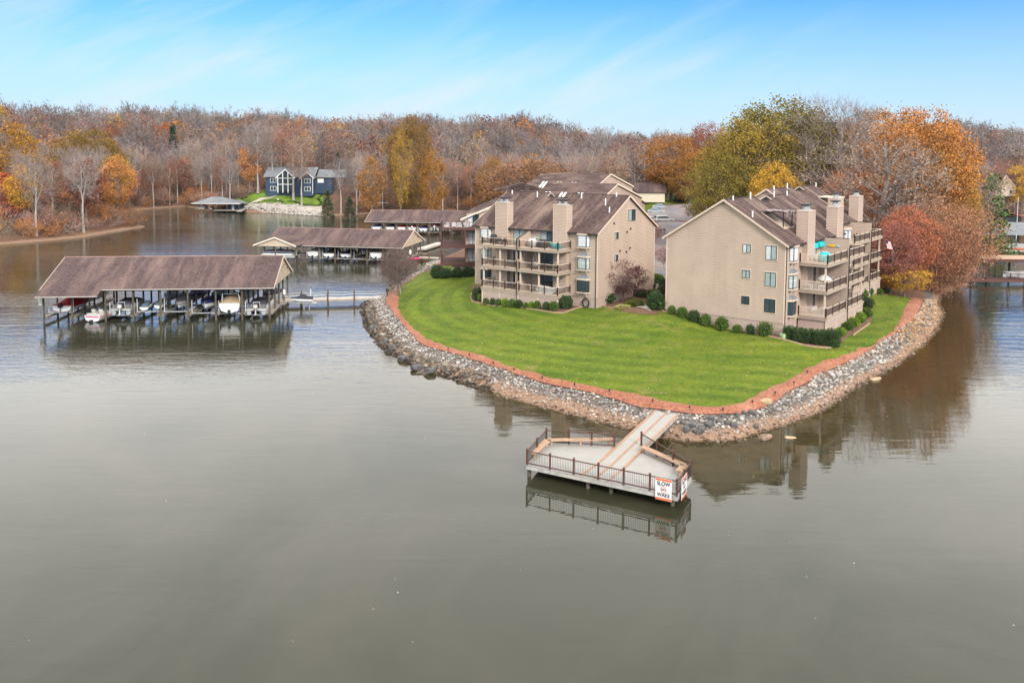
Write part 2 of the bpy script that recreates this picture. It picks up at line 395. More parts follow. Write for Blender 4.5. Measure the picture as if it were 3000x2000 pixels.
M_PX = [(1300, 772, 1.4), (1275, 792, 1.2), (1200, 822, 1.1), (1160, 850, 1.1), (1129, 878, 1.1), (1147, 909.6, 1.1), (1169.5, 941, 1.1), (1192, 967.7, 1.1), (1218.6, 996.7, 1.1), (1250, 1016.8, 1.1), (1316.8, 1034.6, 1.1), (1375, 1052.5, 1.1),
        (1441.8, 1074.8, 1.1), (1508.8, 1097, 1.1), (1579, 1122, 1.1), (1641.8, 1134, 1.1), (1713, 1149, 1.1), (1775.7, 1163, 1.1), (1826.8, 1183, 1.1), (1902.7, 1199, 1.1), (2001, 1212, 1.1),
        (2068, 1221, 1.1), (2135, 1221, 1.1), (2193, 1203, 1.1), (2246, 1190, 1.15), (2291, 1160.7, 1.2), (2349, 1129, 1.3), (2411.6, 1092.7, 1.45), (2487.5, 1057, 1.6), (2550, 1025.7, 1.6),
        (2612.5, 985.5, 1.6), (2650, 955, 1.6), (2685, 925, 1.55), (2705, 882, 1.5)]
G_PX = [(1749, 890, 2.85), (1640, 905, 2.65), (1395, 845, 2.75), (1330, 813, 2.6), (2296, 990, 2.75), (1952, 912, 3.9), (2440, 1015, 2.5), (2570, 880, 2.6)]
CT = [tuple(P(x, y, z)) for x, y, z in L_PX + M_PX + G_PX]
CT += [(24.5, 135.6, 3.5), (30.5, 169, 4.6), (37.3, 200, 7.0), (39.4, 222, 8.0), (52, 250, 8.6), (78, 253, 9.0), (47, 268, 9.0), (60, 285, 9.5), (18, 176, 5.2), (28, 172, 5.6), (10, 150, 4), (20.6, 119.5, 2.85), (58, 150, 4.5), (50, 118, 3.6), (60, 190, 7), (90, 230, 7.5),
       (-100, 360, 9.0), (-84, 360, 9.0), (-8, 137, 2.7), (0, 142, 3.2)]
HLZ = lambda y: 7.7 - (y - 560) * 0.128
HL_PX = [(690, 583), (735, 566), (775, 560), (840, 562), (905, 560), (935, 556), (948, 575), (945, 600), (935, 608), (900, 605), (850, 601), (800, 597), (760, 597), (722, 601), (700, 592), (760, 580), (820, 575), (880, 580), (800, 588), (860, 592), (910, 590), (775, 550), (850, 550), (920, 548)]
CT += [tuple(P(x, y, HLZ(y))) for x, y in HL_PX]
CT = np.array(CT)
def hcap(X, Y):
    az = np.arctan2(X, Y)
    a = np.array([-1.2, -0.56, -0.47, -0.39, -0.32, -0.22, -0.1, -0.03, 0.04, 0.16, 0.22, 0.30, 0.50, 1.2])
    c = np.array([29, 29, 27, 25, 23, 24, 23, 21, 16, 13, 13, 13, 22, 24.])
    return np.interp(az, a, c) + 2.6 * np.sin(az * 17 + 1) + 1.5 * np.sin(az * 41)
def base_h(X, Y, d):
    D = np.hypot(X, Y)
    h = np.where(d < 0, np.maximum(d * 0.35, -2.5), np.where(d < 3.2, d * 0.35, np.where(d < 6, 1.12 + (d - 3.2) * 0.11, 1.43 + (np.minimum(d, 60) - 6) * 0.05)))
    left = sstep(-X + (Y - 160) * 0.15, 20, 60) * (d > 0)
    h = h + left * np.clip(d - 4, 0, 50) * 0.10
    cap = hcap(X, Y)
    far = sstep(d, 30, 330) * sstep(D, 260, 620)
    return h + cap * far * (d > 0)
def height(X, Y, d=None):
    X = np.atleast_1d(np.asarray(X, float)); Y = np.atleast_1d(np.asarray(Y, float))
    if d is None: d = poly_dist(np.stack([X, Y], 1), SH)
    h = base_h(X, Y, d)
    dx = X[:, None] - CT[None, :, 0]; dy = Y[:, None] - CT[None, :, 1]; r2 = dx * dx + dy * dy
    w = 1.0 / (r2 + 0.5) ** 1.5; sig = np.exp(-r2.min(1) / (2 * 12.0 ** 2))
    hc = (w * (CT[None, :, 2] - CT_BASE[None, :])).sum(1) / w.sum(1)
    return h + hc * sig * sstep(d, 0.0, 2.6)
CT_BASE = base_h(CT[:, 0], CT[:, 1], poly_dist(CT[:, :2], SH))
def hz(x, y): return float(height([x], [y])[0])
def PG(x, y, z0=2.0, it=7):
    """ground point seen at photo pixel (x, y)"""
    z = z0
    for _ in range(it):
        p = P(x, y, z); z = 0.5 * z + 0.5 * max(hz(p.x, p.y), 0.0)
    p = P(x, y, z); return Vector((p.x, p.y, hz(p.x, p.y)))

def axis(fine0, fine1, step, lo, hi, grow=1.13, mid=(0, 0)):
    a = list(np.arange(fine0, fine1 + 1e-6, step)); s = step; x = a[-1]
    while x < hi: s *= grow; s = min(s, 4.0 if x < mid[1] else 30); x += s; a.append(x)
    s = step; x = a[0]; pre = []
    while x > lo: s *= grow; s = min(s, 4.0 if x > mid[0] else 30); x -= s; pre.append(x)
    return np.array(pre[::-1] + a)
gx = axis(-30, 70, 0.9, -1500, 1500, 1.07, (-240, 160)); gy = axis(60, 150, 0.9, -60, 2300, 1.07, (0, 400))
GX, GY = np.meshgrid(gx, gy); gpts = np.stack([GX.ravel(), GY.ravel()], 1)
gd = poly_dist(gpts, SH); gh = np.zeros(len(gpts))
for k in range(0, len(gpts), 20000): gh[k:k + 20000] = height(gpts[k:k + 20000, 0], gpts[k:k + 20000, 1], gd[k:k + 20000])
def grid_mesh(name, xs, ys, zs, mat):
    nx, ny = len(xs), len(ys); me = bpy.data.meshes.new(name)
    X, Y = np.meshgrid(xs, ys); co = np.stack([X.ravel(), Y.ravel(), zs], 1).astype(np.float32)
    i = np.arange((nx - 1) * (ny - 1)); r, c = i // (nx - 1), i % (nx - 1); a = r * nx + c
    q = np.stack([a, a + 1, a + nx + 1, a + nx], 1).astype(np.int32).ravel()
    me.vertices.add(len(co)); me.vertices.foreach_set('co', co.ravel()); me.loops.add(len(q)); me.loops.foreach_set('vertex_index', q)
    me.polygons.add(len(q) // 4); me.polygons.foreach_set('loop_start', np.arange(0, len(q), 4, dtype=np.int32)); me.update(calc_edges=True)
    me.polygons.foreach_set('use_smooth', np.ones(len(me.polygons), bool)); me.materials.append(mat)
    o = bpy.data.objects.new(name, me); COL.objects.link(o); return o
# --- ground: leaf litter over clay, bare gravelly strip at the waterline
m, t, b = newmat('leaf_litter'); g = NG(t); co = g.coord(); x = g.xyz(co)
a1 = g.noise(co, 0.12, 5, 0.65); a2 = g.noise(co, 2.2, 4, 0.7)
c = g.mix(g.ramp(a2, 0.35, 0.65), (0.085, 0.048, 0.035), (0.21, 0.115, 0.08)); c = g.mix(g.ramp(a1, 0.42, 0.62), c, (0.20, 0.12, 0.075))
beach = g.ramp(x[2], 0.75, 0.45); nearb = g.math('MULTIPLY', g.math('MULTIPLY', g.ramp(x[2], 0.35, 0.6), g.ramp(x[2], 1.35, 1.15)), g.ramp(x[1], 190, 160)); c = g.mix(g.math('MULTIPLY', nearb, 0.85), c, g.mix(g.ramp(a2, 0.35, 0.65), (0.045, 0.04, 0.036), (0.22, 0.20, 0.185))); c = g.mix(g.math('MULTIPLY', beach, 0.9), c, g.mix(g.ramp(g.noise(co, 4, 3, 0.7), 0.3, 0.7), (0.20, 0.12, 0.08), (0.36, 0.24, 0.17)))  # grey gravel bank, with shade of the gaps between stones put into its colour
c = g.mix(g.ramp(x[2], 0.10, 0.0), c, (0.10, 0.07, 0.035))
g.put(b.inputs['Base Color'], c); b.inputs['Roughness'].default_value = 0.95; b.inputs['Specular IOR Level'].default_value = 0.1
g.put(b.inputs['Normal'], g.bump(a2, 0.7, 0.25)); M['litter'] = m
tag(grid_mesh('ground', gx, gy, gh, M['litter']), kind='structure')

# --- water, silt-brown over the shallows
wx = axis(-90, 90, 2.2, -1700, 1700, 1.1); wy = axis(40, 200, 2.0, -300, 2300, 1.1)
WX, WY = np.meshgrid(wx, wy); wd = poly_dist(np.stack([WX.ravel(), WY.ravel()], 1), SH)
wat = grid_mesh('water', wx, wy, np.zeros(len(wd)), None) if False else None
m, t, b = newmat('lake_water'); g = NG(t); co = g.coord()
at_ = g.n('ShaderNodeVertexColor'); at_.layer_name = 'shallow'
near = g.xyz(at_.outputs[0])[0]
bn = g.noise(co, 0.9, 3, 0.6); bn2 = g.noise(co, 0.045, 6, 0.65, 0.8)
deep = g.mix(g.ramp(bn2, 0.35, 0.65), (0.022, 0.025, 0.014), (0.050, 0.047, 0.030))
shal = g.mix(g.ramp(bn, 0.3, 0.7), (0.020, 0.015, 0.004), (0.058, 0.042, 0.016))
g.put(b.inputs['Base Color'], g.mix(near, deep, shal))
g.put(b.inputs['Roughness'], g.math('MULTIPLY_ADD', g.math('MULTIPLY', g.ramp(g.noise(g.coord(scale=(.4, 1, 1)), 0.05, 4, 0.6, .5), 0.45, 0.65), g.ramp(g.xyz(co)[1], 50, 100)), 0.06, 0.012)); b.inputs['IOR'].default_value = 1.33; b.inputs['Specular IOR Level'].default_value = 0.55
r1 = g.noise(g.coord(scale=(0.16, 0.75, 1), rot=(0, 0, R(-12))), 1.0, 3, 0.5, 0.8)
r2 = g.noise(g.coord(scale=(0.5, 1.5, 1), rot=(0, 0, R(10))), 1.6, 3, 0.55, 0.3)
pat = g.ramp(g.noise(g.coord(scale=(0.012, 0.03, 1)), 1.0, 3, 0.6), 0.35, 0.65)
hh = g.math('ADD', g.math('MULTIPLY', r1, g.math('MULTIPLY_ADD', g.ramp(g.xyz(co)[1], 62, 110), 0.55, 0.16)), g.math('MULTIPLY', r2, g.math('MULTIPLY_ADD', g.math('MULTIPLY', pat, g.ramp(g.xyz(co)[1], 62, 105)), 0.9, 0.045)))
g.put(b.inputs['Normal'], g.bump(hh, 0.42, 0.12)); M['water'] = m
wat = grid_mesh('water', wx, wy, np.zeros(len(wd)), M['water'])
ca = wat.data.color_attributes.new('shallow', 'FLOAT_COLOR', 'POINT')
shv = np.clip(1 - (-wd) / 15.0, 0, 1) ** 1.2; shv = shv * (np.abs(WX.ravel()) < 130) * (WY.ravel() < 210)
ca.data.foreach_set('color', np.stack([shv, shv, shv, np.ones_like(shv)], 1).astype(np.float32).ravel())
tag(wat, kind='structure')

# --- sheets cut to an outline and laid on the ground
def clip_poly(poly, x0, x1, y0, y1):
    def cut(pts, ax, val, keep_less):
        out = []
        for i in range(len(pts)):
            p, q = pts[i], pts[(i + 1) % len(pts)]
            ip = (p[ax] <= val) if keep_less else (p[ax] >= val); iq = (q[ax] <= val) if keep_less else (q[ax] >= val)
            if ip: out.append(p)
            if ip != iq:
                tt = (val - p[ax]) / (q[ax] - p[ax]); out.append((p[0] + tt * (q[0] - p[0]), p[1] + tt * (q[1] - p[1])))
        return out
    for ax, v, l in ((0, x0, False), (0, x1, True), (1, y0, False), (1, y1, True)):
        poly = cut(poly, ax, v, l)
        if len(poly) < 3: return []
    return poly
def sheet(name, outline, step, dz, mat, kind='structure'):
    ol = [(float(p[0]), float(p[1])) for p in outline]; A = np.array(ol)
    x0, y0 = A.min(0); x1, y1 = A.max(0); nx = int((x1 - x0) / step) + 1; ny = int((y1 - y0) / step) + 1
    cc = np.array([(x0 + (i + .5) * step, y0 + (j + .5) * step) for j in range(ny) for i in range(nx)]); dd = poly_dist(cc, A)
    V, F, key = [], [], {}
    for (cx, cy), d in zip(cc, dd):
        if d < -step * 0.72: continue
        q = [(cx - step / 2, cy - step / 2), (cx + step / 2, cy - step / 2), (cx + step / 2, cy + step / 2), (cx - step / 2, cy + step / 2)]
        if d < step * 0.72: q = clip_poly(ol, cx - step / 2, cx + step / 2, cy - step / 2, cy + step / 2)
        if len(q) < 3: continue
        f = []
        for p in q:
            k = (round(p[0], 3), round(p[1], 3))
            if k not in key: key[k] = len(V); V.append(k)
            if not f or f[-1] != key[k]: f.append(key[k])
        if len(f) > 2 and f[0] == f[-1]: f.pop()
        if len(set(f)) > 2: F.append(tuple(f))
    VA = np.array(V); H = height(VA[:, 0], VA[:, 1]) + dz
    me = bpy.data.meshes.new(name); me.from_pydata([(a, b_, c_) for (a, b_), c_ in zip(V, H)], [], F); me.validate(); me.materials.append(mat)
    me.polygons.foreach_set('use_smooth', np.ones(len(me.polygons), bool))
    o = bpy.data.objects.new(name, me); COL.objects.link(o); return tag(o, kind=kind)
def ribbon(name, A, B, n, dz, mat, hump=0.0, kind='structure'):
    rows = []
    for p, q in zip(A, B):
        for k in range(n + 1):
            s = k / n; rows.append((p[0] + (q[0] - p[0]) * s, p[1] + (q[1] - p[1]) * s, hump * math.sin(math.pi * s)))
    W = np.array(rows); H = height(W[:, 0], W[:, 1]) + dz + W[:, 2]
    V = [(a, b_, h) for (a, b_, _), h in zip(rows, H)]; F = []
    for i in range(len(A) - 1):
        for k in range(n): a = i * (n + 1) + k; F.append((a, a + 1, a + n + 2, a + n + 1))
    me = bpy.data.meshes.new(name); me.from_pydata(V, [], F); me.materials.append(mat)
    me.polygons.foreach_set('use_smooth', np.ones(len(me.polygons), bool))
    o = bpy.data.objects.new(name, me); COL.objects.link(o); return tag(o, kind=kind)
def resample(pts, step, closed=False, wob=0.0, seed=1):
    pts = [Vector(p[:2]) for p in pts]; out = []; rr = random.Random(seed)
    for i in range(len(pts) - (0 if closed else 1)):
        p0, p1, p2, p3 = (pts[max(i - 1, 0)], pts[i], pts[(i + 1) % len(pts)], pts[min(i + 2, len(pts) - 1)])
        n = max(1, int((p2 - p1).length / step))
        for k in range(n):
            s = k / n
            q = 0.5 * ((2 * p1) + (p2 - p0) * s + (2 * p0 - 5 * p1 + 4 * p2 - p3) * s * s + (3 * p1 - p0 - 3 * p2 + p3) * s ** 3)
            out.append(q + Vector((rr.uniform(-wob, wob), rr.uniform(-wob, wob))))
    out.append(pts[-1]); return out
Lw = [P(x, y, z) for x, y, z in L_PX]; Mw = [P(x, y, z) for x, y, z in M_PX]
Lr = resample(Lw, 0.8, wob=0.20, seed=3)
def nearest_on(p, line):
    best = None
    for i in range(len(line) - 1):
        a, b_ = line[i], line[i + 1]; ab = b_ - a; s = max(0, min(1, (p - a).dot(ab) / (ab.dot(ab) + 1e-9))); q = a + ab * s; d = (q - p).length
        if best is None or d < best[0]: best = (d, q)
    return best[1]
Mr0 = resample(Mw, 0.8, wob=0.12, seed=4)
Mr = [nearest_on(p, Mr0) for p in Lr]
# smooth the paired points
for _ in range(1): Mr = [Mr[0]] + [(Mr[i - 1] + Mr[i] * 2 + Mr[i + 1]) / 4 for i in range(1, len(Mr) - 1)] + [Mr[-1]]
m, t, b = newmat('mown_grass'); g = NG(t); co = g.coord(); x = g.xyz(co)
n1 = g.noise(g.coord(scale=(.6, 1.3, 1), rot=(0, 0, R(20))), 0.2, 6, 0.7, 0.9); n2 = g.noise(co, 3.2, 5, 0.85); n4 = g.noise(co, 0.9, 4, 0.7)
vx = g.math('SUBTRACT', x[0], 30.0); vy = g.math('SUBTRACT', x[1], 118.0)
rad = g.math('SQRT', g.math('ADD', g.math('MULTIPLY', vx, vx), g.math('MULTIPLY', g.math('MULTIPLY', vy, vy), 1.3)))
stripe = g.math('SINE', g.math('ADD', g.math('MULTIPLY', rad, 2.0), g.math('MULTIPLY', n1, 2.5)))
c = g.mix(g.ramp(n1, 0.36, 0.64), (0.034, 0.084, 0.005), (0.150, 0.170, 0.014))
c = g.mix(g.math('MULTIPLY', g.ramp(stripe, -0.4, 0.5), g.math('MULTIPLY_ADD', g.ramp(g.noise(co, 0.09, 3, 0.6), 0.35, 0.6), 0.35, 0.25)), c, (0.185, 0.24, 0.020))
c = g.mix(g.math('MULTIPLY', g.ramp(n4, 0.42, 0.62), 0.55), c, (0.045, 0.100, 0.012))
c = g.mix(g.ramp(n2, 0.36, 0.64), g.mix(0.42, c, (0.02, 0.05, 0.006)), g.mix(0.22, c, (0.30, 0.36, 0.06)))
dry = g.math('MULTIPLY', g.ramp(g.noise(co, 0.30, 4, 0.7, 1.0), 0.54, 0.70), 0.5); c = g.mix(dry, c, (0.25, 0.20, 0.07))
g.put(b.inputs['Base Color'], c); b.inputs['Roughness'].default_value = 0.9; b.inputs['Specular IOR Level'].default_value = 0.1
g.put(b.inputs['Normal'], g.bump(n2, 0.8, 0.12)); M['grass'] = m
m, t, b = newmat('red_pine_mulch'); g = NG(t); co = g.coord(); n1 = g.noise(co, 4, 5, 0.85); n2 = g.noise(co, 0.4, 4, 0.6)
c = g.mix(g.ramp(n1, 0.36, 0.62), (0.10, 0.032, 0.018), (0.44, 0.165, 0.092)); c = g.mix(g.math('MULTIPLY', g.ramp(n2, 0.45, 0.7), 0.35), c, (0.50, 0.27, 0.18))
g.put(b.inputs['Base Color'], c); b.inputs['Roughness'].default_value = 0.95; g.put(b.inputs['Normal'], g.bump(n1, 0.8, 0.08)); M['mulch'] = m
m, t, b = newmat('dark_bark_mulch'); g = NG(t); co = g.coord(); n1 = g.noise(co, 7, 4, 0.8)
g.put(b.inputs['Base Color'], g.mix(g.ramp(n1, 0.3, 0.7), (0.07, 0.035, 0.025), (0.24, 0.12, 0.075))); b.inputs['Roughness'].default_value = 0.95; g.put(b.inputs['Normal'], g.bump(n1, 0.8, 0.08)); M['bark_mulch'] = m
m, t, b = newmat('asphalt'); g = NG(t); co = g.coord(); n1 = g.noise(co, 0.10, 5, 0.65); n2 = g.noise(co, 2.4, 4, 0.75); n3 = g.noise(co, 0.35, 5, 0.7)
c = g.mix(g.ramp(n1, 0.35, 0.65), (0.105, 0.105, 0.125), (0.21, 0.20, 0.215)); c = g.mix(g.math('MULTIPLY', g.ramp(n3, 0.42, 0.62), g.ramp(n2, 0.45, 0.6)), c, (0.36, 0.19, 0.12))
g.put(b.inputs['Base Color'], c); b.inputs['Roughness'].default_value = 0.85; M['asphalt'] = m

back = [(x, y) for x, y in [(47, 128), (34, 138), (20, 150), (4, 158), (-8, 165)]]
lawn_o = [p for p in Lr] + [Vector(q) for q in back]
sheet('lawn', lawn_o, 1.0, 0.05, M['grass'])
ribbon('mulch_border', Mr, Lr, 5, 0.085, M['mulch'], 0.10)
# driveway and parking court between and behind the blocks
road = [(21.5, 122), (30.5, 114), (33, 128), (36, 150), (44, 172), (62, 190), (90, 215), (100, 240), (96, 256), (70, 258), (48, 254), (36, 236), (33, 214), (31.5, 190), (29.5, 172), (22, 150), (16, 135)]
sheet('asphalt_court', resample(road + [road[0]], 2.0), 1.5, 0.09, M['asphalt'])
sheet('verge_grass', resample([(36, 237), (48, 256), (72, 260), (98, 258), (120, 300), (70, 330), (44, 310), (34, 262), (36, 237)], 3), 3.0, 0.06, M['grass'])
m, t, b = newmat('concrete'); g = NG(t); g.put(b.inputs['Base Color'], g.mix(g.noise(g.coord(), 2, 4, 0.7), (0.33, 0.29, 0.25), (0.52, 0.46, 0.40))); b.inputs['Roughness'].default_value = 0.9; M['concrete'] = m
# lawn, path and stone bank of the far blue house
hl = [P(x, y, HLZ(y)).to_2d() for x, y in HL_PX[:15]]
m2 = simple('far_lawn_grass', (0.12, 0.19, 0.022), 0.9, 0.25, 0.25); M['far_lawn'] = m2
sheet('far_lawn', resample(hl + [hl[0]], 3), 2.0, 0.28, m2)
pth = [P(x, y, HLZ(y)).to_2d() for x, y in [(830, 562), (822, 569), (800, 576), (765, 586), (735, 597), (722, 606)]]
pr = resample(pth, 1.2); ribbon('far_path', [p + Vector((-0.6, 0.3)) for p in pr], [p + Vector((0.6, -0.3)) for p in pr], 2, 0.45, M['concrete'])

# --- stones
ico = bpy.data.meshes.new('tmp'); import bmesh as _bm
_b = _bm.new(); _bm.ops.create_icosphere(_b, subdivisions=1, radius=1.0); _bm.ops.triangulate(_b, faces=_b.faces)
ICO = np.array([[list(v.co) for v in f.verts] for f in _b.faces]); _b.free(); bpy.data.meshes.remove(ico)
_b = _bm.new(); _bm.ops.create_icosphere(_b, subdivisions=2, radius=1.0); ICO2 = [tuple(v.co) for v in _b.verts]; ICO2F = [tuple(v.index for v in f.verts) for f in _b.faces]; _b.free()
def rotm(rg, n):
    q = rg.normal(size=(n, 4)); q /= np.linalg.norm(q, axis=1)[:, None]; w, x, y, z = q.T
    return np.stack([np.stack([1 - 2 * (y * y + z * z), 2 * (x * y - z * w), 2 * (x * z + y * w)], 1), np.stack([2 * (x * y + z * w), 1 - 2 * (x * x + z * z), 2 * (y * z - x * w)], 1), np.stack([2 * (x * z - y * w), 2 * (y * z + x * w), 1 - 2 * (x * x + y * y)], 1)], 1)
def stones(name, pos, size, cols, rg, squash=0.65):
    n = len(pos); flat = ICO.reshape(-1, 3)
    u, inv = np.unique(np.round(flat, 5), axis=0, return_inverse=True); inv = inv.ravel()
    jit = 1 + rg.uniform(-0.28, 0.28, size=(n, len(u), 1)); base = u[None] * jit * rg.uniform(0.6, 1.25, size=(n, 1, 3))
    Rm = rotm(rg, n); v = np.einsum('nij,nkj->nki', Rm, base) * size[:, None, None]; v[:, :, 2] *= squash; v += pos[:, None, :]
    vv = v[:, inv, :].reshape(-1, 3); cc = np.repeat(np.concatenate([cols, np.ones((n, 1))], 1), len(flat), 0)
    return fast_mesh(name, vv, 3, M['stone'], cc)
Sr = resample([P(x, y, 0) for x, y in S_PX[26:66]], 0.8)
def bank_points(n, Sline, Mline, rg, t0=-0.10, t1=1.0):
    Mn = [nearest_on(p, Mline) for p in Sline]; seg = np.array([(Sline[i + 1] - Sline[i]).length * ((Mn[i] - Sline[i]).length + 1.0) for i in range(len(Sline) - 1)]); pr_ = seg / seg.sum()
    k = rg.choice(len(seg), n, p=pr_); a = rg.random(n); tt = rg.uniform(t0, t1, n); out = []
    S_ = np.array([(p.x, p.y) for p in Sline]); N_ = np.array([(p.x, p.y) for p in Mn])
    s = S_[k] * (1 - a)[:, None] + S_[k + 1] * a[:, None]; m_ = N_[k] * (1 - a)[:, None] + N_[k + 1] * a[:, None]
    w = np.linalg.norm(m_ - s, axis=1); return s + (m_ - s) * tt[:, None], tt, w
rg = np.random.default_rng(11)
N = 46000
xy, tt, w = bank_points(N, Sr, Mr0, rg)
ok = (w < 14); xy, tt, w = xy[ok], tt[ok], w[ok]; n = len(xy)
zz_ = height(xy[:, 0], xy[:, 1])
pal_hi = np.array([(0.50, 0.46, 0.42), (0.43, 0.41, 0.395), (0.33, 0.315, 0.30), (0.54, 0.48, 0.41), (0.25, 0.235, 0.225), (0.44, 0.36, 0.285)])
pal_lo = np.array([(0.42, 0.29, 0.215), (0.50, 0.37, 0.29), (0.30, 0.20, 0.145), (0.56, 0.46, 0.38), (0.22, 0.155, 0.11)])
pal_dk = np.array([(0.09, 0.08, 0.07), (0.19, 0.165, 0.14), (0.17, 0.12, 0.085), (0.12, 0.095, 0.075), (0.30, 0.26, 0.21)])
lo = (tt + rg.normal(0, 0.10, n)) < np.where(xy[:, 0] > 20, 0.33, 0.45)
cols = np.where(lo[:, None], pal_lo[rg.integers(0, 5, n)], pal_hi[rg.integers(0, 6, n)])
# dark jagged rocks along the left bank
leftb = (xy[:, 0] < -2) & (tt < 0.5); cols[leftb] = pal_dk[rg.integers(0, 5, leftb.sum())]
leaf = (xy[:, 0] > 43 + 6 * rg.random(n)) & (rg.random(n) < 0.75); cols[leaf] = np.array([(0.46, 0.27, 0.15), (0.36, 0.2, 0.1), (0.5, 0.35, 0.22)])[rg.integers(0, 3, leaf.sum())]
cols = cols * rg.uniform(0.5, 1.05, (n, 1))
size = rg.uniform(0.065, 0.15, n) * np.where(rg.random(n) < .12, 1.5, 1); size[lo] *= 0.9; size[leftb] *= rg.uniform(1.0, 2.3, leftb.sum())
rt = (xy[:, 0] > 28) & (tt > 0.35); size[rt] *= 1.35
wet = zz_ < 0.16; cols[wet] *= 0.45
pos = np.stack([xy[:, 0], xy[:, 1], np.maximum(zz_, -0.3) + size * 0.35], 1)
o = bpy.data.objects.new('riprap_stones', stones('riprap_stones', pos, size, cols, rg)); COL.objects.link(o)
tag(o, 'grey, white and brown riprap stones along the lake edge of the lawn', 'riprap', kind='stuff')
# stone bank below the blue house
Sh = resample([P(x, y, 0) for x, y in [(706, 620.5), (740, 621.5), (770, 623.5), (832, 627), (900, 631), (946, 634)]], 2.0)
off = [P(x, y, HLZ(y)).to_2d() for x, y in [(722, 603), (760, 599), (800, 599), (850, 602), (900, 606), (940, 613)]]
xy, tt, w = bank_points(4200, Sh, resample(off, 2.0), rg, -0.03, 1.0); n = len(xy); size = rg.uniform(0.22, 0.42, n)
pos = np.stack([xy[:, 0], xy[:, 1], np.maximum(height(xy[:, 0], xy[:, 1]), 0) + 0.15], 1)
o = bpy.data.objects.new('far_riprap_stones', stones('far_riprap_stones', pos, size, np.array([(0.42, 0.38, 0.34)]) * rg.uniform(0.55, 1.3, (n, 1)), rg)); COL.objects.link(o)
tag(o, 'pale grey riprap stones on the bank below the blue house', 'riprap', kind='stuff')
def boulder(x, y, z, s, mat, label, cat='boulder', group=None, seed=0):
    rr = random.Random(seed); mb = MB(); sx, sy, sz = s
    vs = []
    for v in ICO2:
        k = 1 + 0.22 * math.sin(3 * v[0] + seed) * math.cos(2.3 * v[1] + seed * 1.7) + rr.uniform(-0.07, 0.07)
        q = [max(-0.8, min(0.8, v[i] * k)) for i in range(3)]; vs.append((q[0] * sx, q[1] * sy, q[2] * sz))
    mb.add(vs, ICO2F); o = mb.build('boulder', mat, None, (x, y, z)); o.rotation_euler = (rr.uniform(-.3, .3), rr.uniform(-.3, .3), rr.uniform(0, 6))
    return tag(o, label, cat, group)
M['dark_rock'] = simple('dark_rock', (0.06, 0.06, 0.065), 0.8, 0.4, 2.5, col2=(0.13, 0.12, 0.115))
M['tan_rock'] = simple('tan_rock', (0.42, 0.31, 0.19), 0.85, 0.2, 2.0)
M['brown_rock'] = simple('brown_rock', (0.22, 0.155, 0.11), 0.85, 0.3, 2.0)
bl = [(2012, 1262, .42), (2030, 1250, .34), (2056, 1262, .4), (2078, 1247, .46), (2042, 1268, .36), (2150, 1248, .36), (2130, 1240, .3), (2085, 1228, .3), (2105, 1236, .28), (2160, 1218, .33), (2180, 1212, .3), (2200, 1210, .34), (2120, 1222, .26), (2000, 1240, .26), (2215, 1252, .32)]
_o15 = ['first', 'second', 'third', 'fourth', 'fifth', 'sixth', 'seventh', 'eighth', 'ninth', 'tenth', 'eleventh', 'twelfth', 'thirteenth', 'fourteenth', 'fifteenth']
for i, (bx_, by_, s_) in enumerate(sorted(bl)):
    p = PG(bx_, by_, 0.6); boulder(p.x, p.y, max(hz(p.x, p.y), 0.1) + s_ * .3, (s_, s_ * .85, s_ * .75), M['dark_rock'], '%s dark boulder from the left, bank right of the fishing dock walkway' % _o15[i], group='dark boulders beside the dock walkway', seed=i)
p = P(2243, 1190, 1.0); boulder(p.x, p.y, hz(p.x, p.y) + .2, (.6, .45, .32), M['tan_rock'], 'large tan boulder at the mulch edge, right of the dark boulders', seed=41)
p = P(2240, 1283, 0); boulder(p.x, p.y, .02, (.8, .55, .3), M['brown_rock'], 'flat brown boulder in the shallows right of the dock', seed=42)
p = P(2315, 1279, 0); boulder(p.x, p.y, -.12, (.7, .6, .2), M['tan_rock'], 'low tan boulder barely awash, farther right in the shallows', seed=43)
p = P(2563, 1111, 0); boulder(p.x, p.y, .02, (.95, .5, .22), M['tan_rock'], 'pale flat boulder at the waterline below the right hedge', seed=44)
for i, (bx_, by_) in enumerate(sorted([(1128, 1005), (1095, 960), (1150, 1020), (1105, 900), (1222, 1078), (1180, 1050), (1258, 1087), (1140, 985)], key=lambda q: q[1])):
    p = P(bx_, by_, 0.2); boulder(p.x, p.y, .25, (.8, .6, .4), M['dark_rock'], '%s dark angular boulder along the left bank, counted from the gangway' % _o15[i], group='dark boulders along the left bank', seed=60 + i)

# --- fallen leaves on the lawn, mulch and floating on the lake
def leaf_scatter(name, xy, z, lab, cols, sz):
    n = len(xy); a = rg.uniform(0, 6.28, n); s_ = sz * rg.uniform(.6, 1.4, n); V = np.zeros((n, 4, 3))
    for k in range(4): V[:, k, 0] = xy[:, 0] + s_ * np.cos(a + k * 1.571) * (1 if k % 2 else .6); V[:, k, 1] = xy[:, 1] + s_ * np.sin(a + k * 1.571) * (1 if k % 2 else .6); V[:, k, 2] = z + (rg.uniform(0, .03, n) if name != 'floating_leaves' else .004)
    C_ = np.repeat(np.concatenate([np.array(cols)[rg.integers(0, len(cols), n)], np.ones((n, 1))], 1), 4, 0)
    o = bpy.data.objects.new(name, fast_mesh(name, V.reshape(-1, 3), 4, M['stone'], C_)); COL.objects.link(o); tag(o, lab, 'leaves', kind='stuff')
q = np.stack([rg.uniform(-20, 60, 16000), rg.uniform(70, 150, 16000)], 1); LA = np.array([(p.x, p.y) for p in Mr] + back); dl = poly_dist(q, LA)
keep = (dl > 0.1) & (rg.random(16000) < (.10 + .5 * np.exp(-dl / 2.5) + .5 * (q[:, 0] > 38))); q = q[keep]
